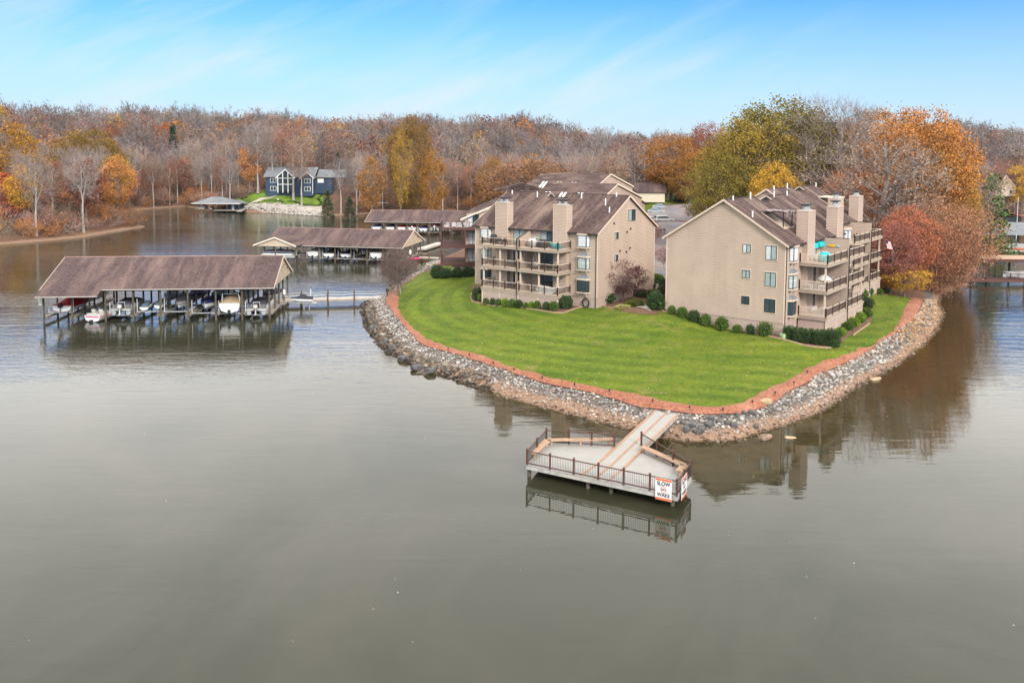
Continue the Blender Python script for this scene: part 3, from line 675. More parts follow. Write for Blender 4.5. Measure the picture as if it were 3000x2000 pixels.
leaf_scatter('fallen_leaves', q, height(q[:, 0], q[:, 1]) + .17, 'scattered tan fallen leaves on the lawn and mulch', [(.40, .25, .12), (.5, .36, .2), (.3, .16, .08), (.55, .45, .3)], .085)
q = np.stack([rg.uniform(-45, 50, 70), rg.uniform(34, 100, 70)], 1); dl = poly_dist(q, SH); q = q[dl < -1.5]
leaf_scatter('floating_leaves', q, 0.0, 'a few pale leaves floating on the lake', [(.6, .5, .35), (.5, .36, .2), (.45, .35, .25)], .045)
# ================================================================ APARTMENT BLOCKS
# local frame of a module: x along the facade, y inward (0 = facade, decks at y < 0), z from the floor line
def window(par, flip, face, a, z0, z1, w, off=0.0, kind='slider', y0=0.0, curtain=('curtain', 'glass'), trim=True, label=None):
    """face 'F': facade plane y=y0 facing -y.  face 'E': end plane x=y0 facing -x; a = position of the window's centre"""
    def B(mb, a0, a1, o0, o1, za, zb):
        if face == 'F': mb.box(a0, a1, y0 - o1, y0 - o0, za, zb)
        else: mb.box(y0 - o1, y0 - o0, a0, a1, za, zb)
    l, r = a - w / 2, a + w / 2; fw = 0.055
    f = MB(flip)
    B(f, l, r, 0.0, 0.07, z1 - fw, z1); B(f, l, r, 0.0, 0.07, z0, z0 + fw); B(f, l, l + fw, 0.0, 0.068, z0 + fw, z1 - fw); B(f, r - fw, r, 0.0, 0.068, z0 + fw, z1 - fw)
    B(f, a - 0.03, a + 0.03, 0.0, 0.066, z0 + fw, z1 - fw)
    if kind == 'hung': B(f, l + fw, a - 0.03, 0.0, 0.06, (z0 + z1) / 2 - 0.025, (z0 + z1) / 2 + 0.025); B(f, a + 0.03, r - fw, 0.0, 0.06, (z0 + z1) / 2 - 0.025, (z0 + z1) / 2 + 0.025)
    w_ = f.build('sliding_door' if kind == 'door' else 'window', M['dark'], par)
    if label: w_['label'] = label
    if trim:
        t = MB(flip); tw = 0.10
        B(t, l - tw, r + tw, 0.0, 0.04, z1, z1 + tw); B(t, l - tw, l, 0.0, 0.038, z0, z1); B(t, r, r + tw, 0.0, 0.038, z0, z1)
        if kind != 'door': B(t, l - tw, r + tw, 0.0, 0.05, z0 - tw, z0)
        t.build('trim', M['trim'], w_)
    for k, (p, q) in enumerate(((l + fw, a - 0.03), (a + 0.03, r - fw))):
        g_ = MB(flip); B(g_, p, q, 0.0, 0.03, z0 + fw, z1 - fw); g_.build('pane', M[curtain[k]], w_)
    return w_
def bay_window(par, flip, a, z0, z1, top, w=1.95, curtain='blind'):
    """box-bay with slanted cheeks, small hipped top and a bracketed shelf"""
    l, r, d = a - w / 2, a + w / 2, 0.42
    ol = [(l, 0), (l + 0.33, -d), (r - 0.33, -d), (r, 0)]
    b = MB(flip).prism(ol, 'z', z0, z1); w_ = b.build('bay_window', M['dark'], par)
    pane = MB(flip); mun = MB(flip)
    def quad(p, q, za, zb, o=0.012):
        d_ = Vector((q[0] - p[0], q[1] - p[1], 0)); n_ = Vector((d_.y, -d_.x, 0)).normalized() * o
        pane.add([(p[0] + n_.x, p[1] + n_.y, za), (q[0] + n_.x, q[1] + n_.y, za), (q[0] + n_.x, q[1] + n_.y, zb), (p[0] + n_.x, p[1] + n_.y, zb)], [(0, 1, 2, 3)])
        for i in range(1, 3):
            s = i / 3; c_ = (p[0] + (q[0] - p[0]) * s + n_.x * 1.6, p[1] + (q[1] - p[1]) * s + n_.y * 1.6); mun.beam((c_[0], c_[1], za), (c_[0], c_[1], zb), 0.022, 0.022)
        for i in range(1, 5):
            z_ = za + (zb - za) * i / 5; mun.beam((p[0] + n_.x * 1.6, p[1] + n_.y * 1.6, z_), (q[0] + n_.x * 1.6, q[1] + n_.y * 1.6, z_), 0.022, 0.022 if i != 3 else 0.06)
    def lerp(p, q, s): return (p[0] + (q[0] - p[0]) * s, p[1] + (q[1] - p[1]) * s)
    quad(lerp(ol[0], ol[1], .14), lerp(ol[0], ol[1], .86), z0 + .1, z1 - .1)
    m0 = lerp(ol[1], ol[2], .5)
    quad(lerp(ol[1], ol[2], .06), lerp(ol[1], ol[2], .94), z0 + .1, z1 - .1)
    quad(lerp(ol[2], ol[3], .14), lerp(ol[2], ol[3], .86), z0 + .1, z1 - .1)
    pane.build('pane', M[curtain], w_); mun.build('glazing_bars', M['white'] if curtain != 'glass' else M['dark'], w_)
    t = MB(flip); o2 = [(l - .12, 0.002), (l + 0.24, -d - .12), (r - 0.24, -d - .12), (r + .12, 0.002)]
    t.prism(o2, 'z', z0 - 0.14, z0 - 0.002); t.build('sill', M['trim'], w_); MB(flip).prism(o2, 'z', z1 + .002, z1 + .22).build('head_trim', M['trim'], w_)
    for q in (l + .35, r - .35): MB(flip).beam((q, -d + .05, z0 - .16), (q, -.02, z0 - .75), .09, .12).build('bracket', M['trim'], w_)
    if top:
        zt = z1 + .222; cp = MB(flip); n = 4
        cp.add([(p[0], p[1], zt) for p in o2] + [(l + .35, 0.0, zt + .42), (r - .35, 0.0, zt + .42)], [(0, 1, 4), (1, 2, 5, 4), (2, 3, 5), (3, 0, 4, 5), (3, 2, 1, 0)])
        cp.build('bay_roof', M['roof_grey'], w_)
    return w_
def railing_mb(a, b, z, posts, balm, flip, rail, post, ends=(True, True), mat_rail='pale_trim', bal_w=0.03, gap=.14):
    """a,b: plan points; adds rails+balusters to rail, posts to post"""
    a, b = Vector((a[0], a[1], z)), Vector((b[0], b[1], z)); L = (b - a).length; d = (b - a) / L
    rail.beam(a + Vector((0, 0, 1.03)), b + Vector((0, 0, 1.03)), .09, .05); rail.beam(a + Vector((0, 0, .12)), b + Vector((0, 0, .12)), .06, .06)
    n = max(2, int(L / gap))
    for i in range(1, n): c_ = a + d * (L * i / n); balm.beam(c_ + Vector((0, 0, .15)), c_ + Vector((0, 0, 1.0)), bal_w, bal_w, up=(d.x, d.y, 0))
    for k in range(posts + 1):
        if (k == 0 and not ends[0]) or (k == posts and not ends[1]): continue
        c_ = a + d * (L * k / posts); post.beam(c_ + Vector((0, 0, -.05)), c_ + Vector((0, 0, 1.12)), .13, .13, up=(d.x, d.y, 0))
def railing(par, segs, z, flip, style, name='railing'):
    r, bm_, p = MB(flip), MB(flip), MB(flip)
    for s in segs: railing_mb(s[0], s[1], z, s[2], bm_, flip, r, p, s[3] if len(s) > 3 else (True, True), bal_w=.035 if style == 'pale' else .026, gap=.24 if style == 'brown' else .14)
    o = r.build(name, M['pale_trim'] if style != 'brown' else M['stain_brown'], par)
    bm_.build('balusters', M['pale_trim'] if style == 'pale' else M['baluster'] if style != 'brown' else M['stain_brown'], par)
    for k in range(0, len(p.v), 8):
        q = MB(flip); q.add(p.v[k:k + 8], [(0, 1, 2, 3), (7, 6, 5, 4), (4, 5, 1, 0), (5, 6, 2, 1), (6, 7, 3, 2), (7, 4, 0, 3)]); q.build('railing_post', M['brown'], par)
    return o
M['baluster'] = simple('bronze_baluster', (0.13, 0.095, 0.08), 0.6)
M['deck_tan'] = simple('tan_deck_boards', (0.42, 0.33, 0.26), 0.8, 0.1)
M['stain_brown'] = simple('brown_stained_wood', (0.10, 0.045, 0.040), 0.7, 0.2)

def module(root, flip, x0, L, dp, ridge_z, eave_z, fl, decks, depth=3.2, bays=(True, True), fin_slope=False, near_gable=True, ground=(1.1, 1.5), y_off=0.0, z_off=0.0,
           side_style='fine', chim=((5.4, 7.6), (14.2, 16.4)), cut=None, chim_top=13.6, end_skirt=True, doors=((9.0, 11.0), (12.6, 14.6))):
    """one stair of the block: 3 floors, two flats per floor"""
    xa, xf, xb = decks; Y0 = y_off; Z0 = z_off; half = dp / 2; x1 = x0 + L
    sl = (ridge_z - eave_z) / half
    # walls
    w = MB(flip)
    pent = [(Y0, -0.05 + Z0), (Y0 + dp, -0.05 + Z0), (Y0 + dp, eave_z + Z0 - .12), (Y0 + half, ridge_z + Z0 - .12), (Y0, eave_z + Z0 - .12)]
    lowm = 0.75
    pmid = [pent[0], pent[1], pent[2], (Y0 + half, ridge_z + Z0 - .12 - lowm), pent[4]]
    pmid = [(Y0, -0.05 + Z0), (Y0 + dp, -0.05 + Z0), (Y0 + dp, eave_z + Z0 - .12), (Y0 + dp * .25, eave_z + Z0 + dp * .25 * sl - .5), (Y0, eave_z + Z0 - .12)]
    w.prism(pent, 'x', x0, x0 + 9.0); w.prism(pmid, 'x', x0 + 9.002, x0 + 12.998); w.prism(pent, 'x', x0 + 13.0, x1); wall = w.build('wall', M['siding'], root)
    c_ = MB(flip)  # corner boards and frieze
    for xx in (x0, x1):
        for yy in (Y0, Y0 + dp): c_.box(xx - .035 if xx == x0 else xx - .10, xx + .10 if xx == x0 else xx + .035, yy - .035 if yy == Y0 else yy - .10, yy + .10 if yy == Y0 else yy + .035, -.05 + Z0, eave_z + Z0 - .15)
    c_.build('corner_boards', M['trim'], wall)
    sk = MB(flip)
    if end_skirt: sk.box(x0 + .06, x0 + .10, Y0 + .06, Y0 + dp - .06, -ground[1] - 1.2 + Z0, -.052 + Z0)
    sk.box(x0 + .1, xa, Y0 + .06, Y0 + .10, -ground[1] - .8 + Z0, -.052 + Z0)
    sk.build('lattice_skirt', M['lattice'], root)
    # roof in three runs, the middle one with a lower ridge set forward
    th = .16; ov = .42; rk = .32
    runs = [(x0 - rk, x0 + 9.1, 0.0), (x0 + 9.1, x0 + 12.9, 0.55), (x0 + 12.9, x1 + rk, 0.0)]
    for k, (ra, rb, lo) in enumerate(runs):
        yr = Y0 + half - lo / sl; zr = ridge_z + Z0 - lo
        prof = [(Y0 - ov, eave_z + Z0 - ov * sl), (yr, zr), (Y0 + dp + ov - (lo / sl) * 0, eave_z + Z0 - ov * sl - (0 if lo == 0 else 0)), (Y0 + dp + ov, eave_z + Z0 - ov * sl - th), (yr, zr - th * 1.15), (Y0 - ov, eave_z + Z0 - ov * sl - th)]
        rm = MB(flip); inset = 0.0 if lo == 0 else 0.004
        if cut and k == cut[2]:
            # loggia cut into the front slope
            ca, cb, cy0, cy1 = cut[0], cut[1], cut[3], cut[4]
            def zf(y): return eave_z + Z0 + (y - Y0) * sl
            for (a_, b__) in ((ra, ca), (cb, rb)): rm.prism(prof, 'x', a_, b__)
            lowp = [(Y0 - ov, eave_z + Z0 - ov * sl), (cy0, zf(cy0)), (cy0, zf(cy0) - th), (Y0 - ov, eave_z + Z0 - ov * sl - th)]
            rm.prism(lowp, 'x', ca, cb)
            hip = [(cy1, zf(cy1)), prof[1], prof[2], prof[3], prof[4], (cy1, zf(cy1) - th)]
            rm.prism(hip, 'x', ca, cb)
        else: rm.prism(prof, 'x', ra, rb)
        rf = rm.build('roof', M['roof_front'], root)
        fa = MB(flip); e = .035
        if k == 0 or k == 2:
            xx = ra - e if k == 0 else rb
            fa.prism([(Y0 - ov - .03, prof[0][1] + .01), (yr, zr + .02), (yr, zr - .24), (Y0 - ov - .03, prof[0][1] - .24)], 'x', xx, xx + e)
            fa.prism([(Y0 + dp + ov + .03, prof[2][1] + .01), (yr, zr + .02), (yr, zr - .24), (Y0 + dp + ov + .03, prof[2][1] - .24)], 'x', xx, xx + e)
            fa.build('rake_board', M['trim'], rf)
        gt = MB(flip); gt.box(ra + .01, rb - .01, Y0 - ov - .11, Y0 - ov - .005, prof[0][1] - .15, prof[0][1] - .02); gt.build('gutter', M['gutter'] if k != 1 else M['gutter'], rf)
        if k == 1:   # exposed louvred triangles of the higher runs
            for xx, s_ in ((ra, 1), (rb, -1)):
                tb = MB(flip); xq = xx + s_ * .02
                tri = [(Y0 + half - 1.5, ridge_z + Z0 - 1.5 * sl + .01), (Y0 + half, ridge_z + Z0 + .01), (Y0 + half + 1.5, ridge_z + Z0 - 1.5 * sl + .01)]
                tb.prism(tri, 'x', min(xx, xq), max(xx, xq)); g_ = tb.build('gable_louvre', M['trim'], rf)
                tb = MB(flip); tri = [(Y0 + half - .9, ridge_z + Z0 - 1.15 * sl), (Y0 + half, ridge_z + Z0 - .2 * sl), (Y0 + half + .9, ridge_z + Z0 - 1.15 * sl)]
                tb.prism(tri, 'x', min(xq, xq + s_ * .02), max(xq, xq + s_ * .02)); tb.build('louvre', M['dark'], g_)
        rd = MB(flip); rd.box(ra + .05, rb - .05, yr - .12, yr + .12, zr - .03, zr + .035); rd.build('ridge_cap', M['roof_ridge'], rf)
    if cut:
        ca, cb, cy0, cy1 = cut[0], cut[1], cut[3], cut[4]
        def zf(y): return eave_z + Z0 + (y - Y0) * sl
        lg = MB(flip); zfl = zf(cy0) - .35
        lg.box(ca, cb, cy1, cy1 + .1, zfl, zf(cy1)); lg.prism([(cy0, zfl), (cy1, zfl), (cy1, zf(cy1) - .01), (cy0, zf(cy0) - .01)], 'x', ca - .08, ca - .001); lg.prism([(cy0, zfl), (cy1, zfl), (cy1, zf(cy1) - .01), (cy0, zf(cy0) - .01)], 'x', cb + .001, cb + .08)
        lg.box(ca, cb, cy0, cy1, zfl - .05, zfl)
        lo_ = lg.build('roof_loggia', M['gutter'], root)
        cr = MB(flip); cr.box(ca - .1, cb + .1, cy0 - .06, cy0 + .04, zf(cy0) - .2, zf(cy0) + .12); cr.prism([(cy0, zf(cy0) + .02), (cy1, zf(cy1) + .02), (cy1, zf(cy1) + .12), (cy0, zf(cy0) + .12)], 'x', ca - .1, ca - .02); cr.build('curb', M['trim'], lo_)
        for xx in (ca + .15, cb - .15): MB(flip).box(xx - .05, xx + .05, cy0 + .1, cy0 + .2, zfl, zf(cy1) + .15).build('post', M['dark'], lo_)
        cv = MB(flip)
        if cut[5] == 'tattered':
            ny, nx = 10, 8; rr = random.Random(5); V = []; F = []
            for i in range(nx + 1):
                for j in range(ny + 1):
                    s, q = i / nx, j / ny; V.append((ca - .2 + (cb - ca + .4) * s, cy0 - .25 + (cy1 - cy0 + .3) * q, zf(cy1) + .22 + .10 * q + rr.uniform(-.09, .09) * (1.4 - q)))
            for i in range(nx):
                for j in range(ny): a_ = i * (ny + 1) + j; F.append((a_, a_ + 1, a_ + ny + 2, a_ + ny + 1))
            cv.add(V, F); cv.add([(p[0], p[1], p[2] - .05) for p in V], F)
            for i in range(14): q = ca - .1 + (cb - ca + .2) * rr.random(); cv.box(q, q + .1, cy0 - .27, cy0 - .24, zf(cy1) - rr.uniform(.0, .35), zf(cy1) + .2)
            cv.build('torn_canopy', M['torn'], lo_)
        else: cv.box(ca - .15, cb + .15, cy0 - .1, cy1 + .05, zf(cy1) + .12, zf(cy1) + .26); cv.build('canopy', M['pale_trim'], lo_)
    # chimneys
    for (c0, c1) in chim:
        ch = MB(flip); ch.prism([(Y0 - .62, -.0 + Z0), (Y0 + .0, -.0 + Z0), (Y0 + .0, eave_z + Z0 - .9), (Y0 + .75, eave_z + Z0 + .1), (Y0 + .75, chim_top + Z0), (Y0 - .62, chim_top + Z0)], 'x', x0 + c0, x0 + c1)
        co_ = ch.build('chimney', M['siding'], root)
        cc = MB(flip)
        for xx in (x0 + c0, x0 + c1):
            cc.box(xx - .03, xx + .03, Y0 - .65, Y0 - .59, 9.6 + Z0 - 3.4, chim_top + Z0)
        cc.box(x0 + c0 - .05, x0 + c1 + .05, Y0 - .67, Y0 + .80, chim_top + Z0 + .001, chim_top + Z0 + .07); cc.build('trim', M['trim'], co_)
        cp = MB(flip); m_ = x0 + (c0 + c1) / 2
        for q in (-.42, .42): cp.tube((m_ + q, Y0 + .05, chim_top + Z0 + .07), (m_ + q, Y0 + .05, chim_top + Z0 + .62), .24, .24, 10)
        cp.box(m_ - .75, m_ + .75, Y0 - .25, Y0 + .35, chim_top + Z0 + .07, chim_top + Z0 + .22); cp.build('flue', M['galv'], co_)
        cp = MB(flip); cp.box(m_ - .85, m_ + .85, Y0 - .35, Y0 + .45, chim_top + Z0 + .66, chim_top + Z0 + .80); cp.build('cowl', M['dark'], co_)
    # balconies
    yo = Y0 - depth
    for lv, f in enumerate(fl):
        f = f + Z0
        for (a_, b__, side) in ((xa, xf - .08, 0), (xf + .08, xb, 1)):
            s = MB(flip); s.box(a_ if side == 0 else a_, b__, yo, Y0 - .002, f - .34, f - .10); s.box(a_ - (.06 if side == 0 else 0), b__ + (.06 if side else 0), yo - .06, Y0 - .002, f - .10, f)
            bal = s.build('balcony', M['deck_tan'], root); e = .12
            segs = [((a_ + e, yo + e), (b__ - e, yo + e), 3)]
            if side == 0: segs.append(((a_ + e, yo + e), (a_ + e, Y0 - .1), 1, (True, True)))
            else: segs.append(((b__ - e, yo + e), (b__ - e, Y0 - .1), 1))
            if side == 0 and side_style == 'pale':
                railing(bal, segs[:1], f, flip, 'fine'); railing(bal, segs[1:], f, flip, 'pale', 'side_railing')
            else: railing(bal, segs, f, flip, 'fine')
            if lv < 2 and lv >= 0:   # columns carrying the balcony above
                xs = (a_ + .25, b__ - .2, (a_ + b__) / 2) if side == 0 else (a_ + .3, b__ - .25, (a_ + b__) / 2)
                if side_style == 'pale': xs = xs[:1] if side == 0 else (xs[1],)
                for q in xs: MB(flip).box(q - .09, q + .09, yo + .25, yo + .43, f, fl[lv + 1] + Z0 - .345).build('column', M['trim'], bal)
        # party fin
        up = (fl[lv + 1] + Z0 - .345) if lv < 2 else (f + (2.35))
        fn = MB(flip); fh = 1.15
        if fin_slope:
            prof = [(Y0, f - .34), (Y0, up if lv < 2 else f + 2.15), (Y0 - .9, up if lv < 2 else f + 1.95), (yo - .05, f + fh), (yo - .05, f - .34)] if lv == 2 else [(Y0, f - .34), (Y0, up), (Y0 - 1.2, up), (Y0 - 1.3, f + 2.0), (yo - .05, f + fh), (yo - .05, f - .34)]
        else: prof = [(Y0, f - .34), (Y0, up), (yo - .05, up), (yo - .05, f - .34)]
        fn.prism(prof, 'x', xf - .078, xf + .078); fo = fn.build('party_wall', M['siding'], root)
        if lv == 2:
            cp = MB(flip)
            pts = [(xf, p[0], p[1] + .04) for p in prof[1:-1]]
            for p, q in zip(pts[:-1], pts[1:]): cp.beam(p, q, .20, .06)
            cp.build('gutter_pipe', M['gutter'], fo)
    # skirt under the decks
    sk = MB(flip); zb = -ground[0] - 1.1 + Z0; zt = fl[0] + Z0 - .345
    for y_ in (yo + .14,): sk.box(xa + .2, xb - .2, y_, y_ + .04, zb, zt)
    sk.box(xa + .2, xa + .24, yo + .18, Y0, zb, zt); sk.build('deck_skirt', M['lattice'], root)
    st = MB(flip)
    for q in (xa + .15, (xa + xf) / 2, xf, (xb + xf) / 2, xb - .15): st.box(q - .09, q + .09, yo + .08, yo + .135, zb, zt)
    st.box(xa + .1, xb - .1, yo + .08, yo + .137, zt - .16, zt - .002); st.build('skirt_frame', M['trim'], root)
    # downpipes
    dpn = MB(flip); dpn.tube((xf, yo - .13, -ground[0] + Z0), (xf, yo - .13, fl[2] + Z0 + 1.2), .055, .055, 6); dpn.tube((xf, yo - .13, fl[2] + Z0 + 1.2), (xf, yo - .02, fl[2] + Z0 + 1.25), .055, .055, 6)
    dpn.build('downpipe', M['gutter'], root); dpn = MB(flip)
    dpn.tube((x0 + .12, Y0 - .09, -ground[1] + Z0), (x0 + .12, Y0 - .09, eave_z + Z0 - .5), .05, .05, 6); dpn.tube((x0 + .12, Y0 - .09, eave_z + Z0 - .5), (x0 + .12, Y0 - .45, eave_z + Z0 - .3), .05, .05, 6)
    dpn.build('downpipe', M['gutter'], root)
    # doors and bays
    for lv, f in enumerate(fl):
        f = f + Z0
        for k, (a_, b__) in enumerate(doors):
            window(root, flip, 'F', x0 + (a_ + b__) / 2, f + .02, f + 2.1, b__ - a_, kind='door', y0=Y0, curtain=(('curtain', 'curtain') if (lv + k) % 2 else ('glass', 'curtain')) if lv == 2 else ('curtain', 'glass') if k else ('glass', 'glass'))
        for k, on in enumerate(bays):
            if not on: continue
            a = x0 + 2.1 if k == 0 else x1 - 2.0
            bay_window(root, flip, a, f + .38, f + 1.98, lv < 2, curtain='blind' if lv == 2 else ('curtain' if lv == 1 else 'glass'))
    # roof vent pipes
    for (vx_, vy_, vh) in ((1.7, 7.8, .55), (6.9, 7.0, .8), (2.2, 5.7, .9), (.7, 4.2, .7), (14.5, 6.9, .8), (19.5, 7.4, .6), (19.3, 4.1, .6)):
        if cut and cut[0] - .3 < x0 + vx_ < cut[1] + .3 and vy_ < cut[4]: continue
        if cut and vx_ == 2.2: continue
        vy_ = min(vy_, half - .3)
        vz = eave_z + Z0 + vy_ * sl; vp = MB(flip); vp.tube((x0 + vx_, Y0 + vy_, vz - .1), (x0 + vx_, Y0 + vy_, vz + vh), .09, .09, 8); vp.build('vent_pipe', M['white'], root)
M['roof_ridge'] = simple('ridge_cap_shingle', (0.07, 0.045, 0.042), 0.9)
M['torn'] = simple('torn_faded_canopy', (0.34, 0.27, 0.27), 0.9, 0.35, 2.0, col2=(0.15, 0.12, 0.13))
FL = (0.28, 3.28, 6.25)
C1 = P(1748, 874, 4.2); C2 = P(2295.7, 948.4, 4.25)
RZ1, RZ2 = R(143.1 - 180), R(141.86 - 90)
b1 = thing('apartment_block', 'tan clapboard apartment block in the middle, balconies turned left, paddle board on lowest deck', 'building', C1, RZ1)
module(b1, True, 0.0, 20.6, 16.2, 13.25, 8.75, FL, (4.0, 10.6, 16.95), 3.2, fin_slope=True, ground=(1.6, 1.35), chim=((4.4, 6.55), (14.3, 16.4)), chim_top=12.0, doors=((6.95, 9.0), (11.6, 13.65)))
for (a, z0, z1, w, lb) in ((9.1, 9.64, 11.28, 2.15, None), (4.95, 7.38, 8.36, 1.05, None), (4.92, 4.38, 5.32, 1.0, None)):
    window(b1, True, 'E', a, z0, z1, w, curtain=('curtain', 'glass') if w > 2 else ('curtain', 'glass'))
for a, z in [(4.2, 9.6), (8.8, 8.6), (7.8, 8.2), (8.7, 5.9), (5.9, 5.75), (7.7, 5.45)]:
    MB(True).box(-.14, -.001, a - .11, a + .11, z - .1, z + .12).build('wall_vent', M['dark'], b1)

b2 = thing('apartment_block', 'tan clapboard apartment block on the right with a wide blank gable wall facing the lake', 'building', C2, RZ2)
module(b2, False, 0.0, 20.3, 14.6, 13.65, 9.0, (0.35, 3.35, 6.45), (4.4, 12.0, 19.3), 3.3, ground=(1.4, 1.4), side_style='pale', chim=((5.35, 7.7), (16.3, 18.6)), chim_top=12.3, cut=(4.5, 8.5 - .8, 0, 1.9, 4.6, 'tattered'), doors=((8.3, 10.3), (13.2, 15.2)))
module(b2, False, 20.32, 19.0, 14.6, 13.65, 9.0, (0.35, 3.35, 6.45), (24.7, 32.2, 38.6), 3.3, ground=(1.2, 1.2), bays=(True, False), side_style='pale', chim=((5.35, 7.7), (15.2, 17.4)), chim_top=12.3, y_off=2.75, z_off=0.62, cut=(33.8, 37.0, 2, 2.75 + 1.9, 2.75 + 4.6, 'plain'), end_skirt=False, doors=((8.3, 10.3), (13.2, 15.2)))
for (a, w, zs) in ((4.48, .98, ((7.62, 8.62), (4.68, 5.64), (1.67, 2.63))), (1.63, 1.28, ((7.02, 8.64), (4.01, 5.62), (1.06, 2.62)))):
    for k, (z0, z1) in enumerate(zs): window(b2, False, 'E', a, z0, z1, w, curtain=(('curtain', 'blind'), ('curtain', 'curtain'), ('glass', 'glass'))[k])
# teal awnings over the upper door of the right block
aw = MB(); aw.prism([(-.02, 8.5), (-.5, 8.2), (-.5, 7.75), (-.02, 8.1)], 'x', 7.95, 9.6); o = aw.build('awning', M['teal'], b2); o['label'] = 'small teal awning beside the chimney'
aw = MB(); aw.prism([(-.02, 8.5), (-.6, 8.2), (-.6, 7.8), (-.02, 8.1)], 'x', 9.9, 11.8); o = aw.build('awning', M['teal'], b2); o['label'] = 'long teal awning under the eave'

# ---- brown-decked block behind on the left
O3 = P(1290.6, 776, 4.7)
b3 = thing('apartment_block', 'tan block half hidden behind the middle one, with dark brown stained decks', 'building', (O3.x, O3.y, 4.7), R(2))
wl = MB(); wx0 = 4.0
wl.prism([(wx0, -.1), (wx0, 7.6), (14.0, 11.9), (24.0, 7.6), (24, -.1)], 'y', 2.8, 20.0); w = wl.build('wall', M['siding'], b3)
wl = MB(); wl.prism([(6.35, -.1), (6.35, 8.62), (14.0, 11.85), (22.0, 8.4), (22.0, -.1)], 'y', 1.4, 2.8); wl.build('front_wall', M['siding'], b3)
rf = MB(); rf.prism([(3.3, 7.3), (14.0, 11.95), (24.7, 7.3), (24.7, 7.48), (14.0, 12.13), (3.3, 7.48)], 'y', 2.3, 20.4); rf.prism([(6.0, 8.48), (14.0, 11.97), (22.2, 8.4), (22.2, 8.6), (14.0, 12.16), (6.0, 8.68)], 'y', 1.0, 2.29); ro = rf.build('roof', M['roof_front'], b3)
rk_ = MB(); rk_.prism([(3.25, 7.22), (6.0, 8.42), (6.0, 8.72), (3.25, 7.52)], 'y', 2.24, 2.29); rk_.prism([(5.95, 8.4), (14.0, 11.9), (14.0, 12.2), (5.95, 8.72)], 'y', .94, .995); rk_.build('rake_board', M['pale_trim'], ro)
for lv, f in enumerate((.15, 3.1, 6.1)):
    d_ = MB(); d_.box(0, 9.5, 0, 2.75, f - .3, f); bal = d_.build('deck', M['brown_deck'], b3)
    railing(bal, [((.08, .08), (9.4, .08), 2), ((.08, .08), (.08, 4.4), 1)], f, False, 'brown')
    d2 = MB(); d2.box(0, 3.95, 2.755, 9.0, f - .3, f); d2.build('deck_wing', M['brown_deck'], bal)
    window(b3, False, 'F', 5.3, f + .05, f + 2.15, 1.75 if lv == 2 else 1.7, kind='door', y0=2.8, curtain=('blind', 'glass') if lv == 2 else ('blind', 'blind'))
for q in (.08, 4.1, 9.3): MB().box(q - .08, q + .08, -.01, .15, -2.4, 6.1).build('deck_post', M['stain_brown'], b3)
sk = MB(); sk.box(1.9, 9.5, .5, .55, -2.4, -.16); sk.build('lattice_skirt', M['lattice'], b3)
dp_ = MB(); dp_.tube((6.3, 1.3, 0), (6.3, 1.3, 8.4), .06, .06, 6); dp_.build('downpipe', M['gutter'], b3)
sp_ = MB(); sp_.prism([(8.9, 11.9), (14.0, 13.3), (19.4, 11.9)], 'y', 12.0, 16.0); sp_.build('far_roof_peak', M['roof_front'], b3)

# ---- stepped blocks beyond the court
def far_block(lab, peak, lw, rw, wallz, ridge_len, rot, drop_l, drop_r, ground_z, step=None, sky_l=False):
    o = thing('apartment_block', lab, 'building', (peak.x, peak.y, ground_z), rot)
    h = peak.z - ground_z; L_ = ridge_len
    w_ = MB(); w_.prism([(-lw + .4, 0), (rw - .3, 0), (rw - .3, h - drop_r - .25), (0, h - .2), (-lw + .4, h - drop_l - .25)], 'y', 0.3, L_); w_.build('wall', M['siding'], o)
    r_ = MB(); r_.prism([(-lw, h - drop_l - .2), (0, h - .18), (rw, h - drop_r - .2), (rw, h - drop_r), (0, h), (-lw, h - drop_l)], 'y', 0, L_ + .3); rf_ = r_.build('roof', M['roof_front'], o)
    k_ = MB(); k_.prism([(-lw, h - drop_l - .3), (0, h - .28), (0, h + .02), (-lw, h - drop_l + .02)], 'y', -.06, -.003); k_.prism([(rw, h - drop_r - .3), (0, h - .28), (0, h + .02), (rw, h - drop_r + .02)], 'y', -.06, -.003); k_.build('rake_board', M['pale_trim'], rf_)
    if step:
        s_, dz, dw = step
        w_ = MB(); w_.prism([(rw - .3, 0), (rw + dw - .4, 0), (rw + dw - .4, h - drop_r - dz - dw * .35), (rw - .3, h - drop_r - dz)], 'y', s_, L_); w_.build('wing_wall', M['siding'], o)
        r_ = MB(); r_.prism([(rw - .35, h - drop_r - dz), (rw + dw, h - drop_r - dz - dw * .38), (rw + dw, h - drop_r - dz - dw * .38 + .2), (rw - .35, h - drop_r - dz + .22)], 'y', s_ - .3, L_ + .3); r_.build('wing_roof', M['roof_front'], o)
    for k in range(3 if sky_l else 0):
        s_ = MB(); yy = L_ * .30 + k * 4.2
        a0, a1 = -lw * .80, -lw * .62
        for q in (0, .9): s_.prism([(a0, h - drop_l * .75 + .06), (a1, h - drop_l * .45 + .06), (a1, h - drop_l * .45 + .12), (a0, h - drop_l * .75 + .12)], 'y', yy + q, yy + q + .5)
        s_.build('skylight', M['white'], rf_)
    if False:
        lg = MB(); lg.box(-lw * .7, -lw * .15, L_ * .2, L_ * .32, h - drop_l * .75, h - drop_l * .12); lg.build('dormer', M['dark'], rf_)
        lg = MB(); lg.prism([(-lw * .85, h - drop_l * .72), (-lw * .12, h - drop_l * .06), (-lw * .12, h - drop_l * .06 + .15), (-lw * .85, h - drop_l * .72 + .15)], 'y', L_ * .18, L_ * .34); lg.build('dormer_roof', M['trim'], rf_)
    return o
rB = R(53)
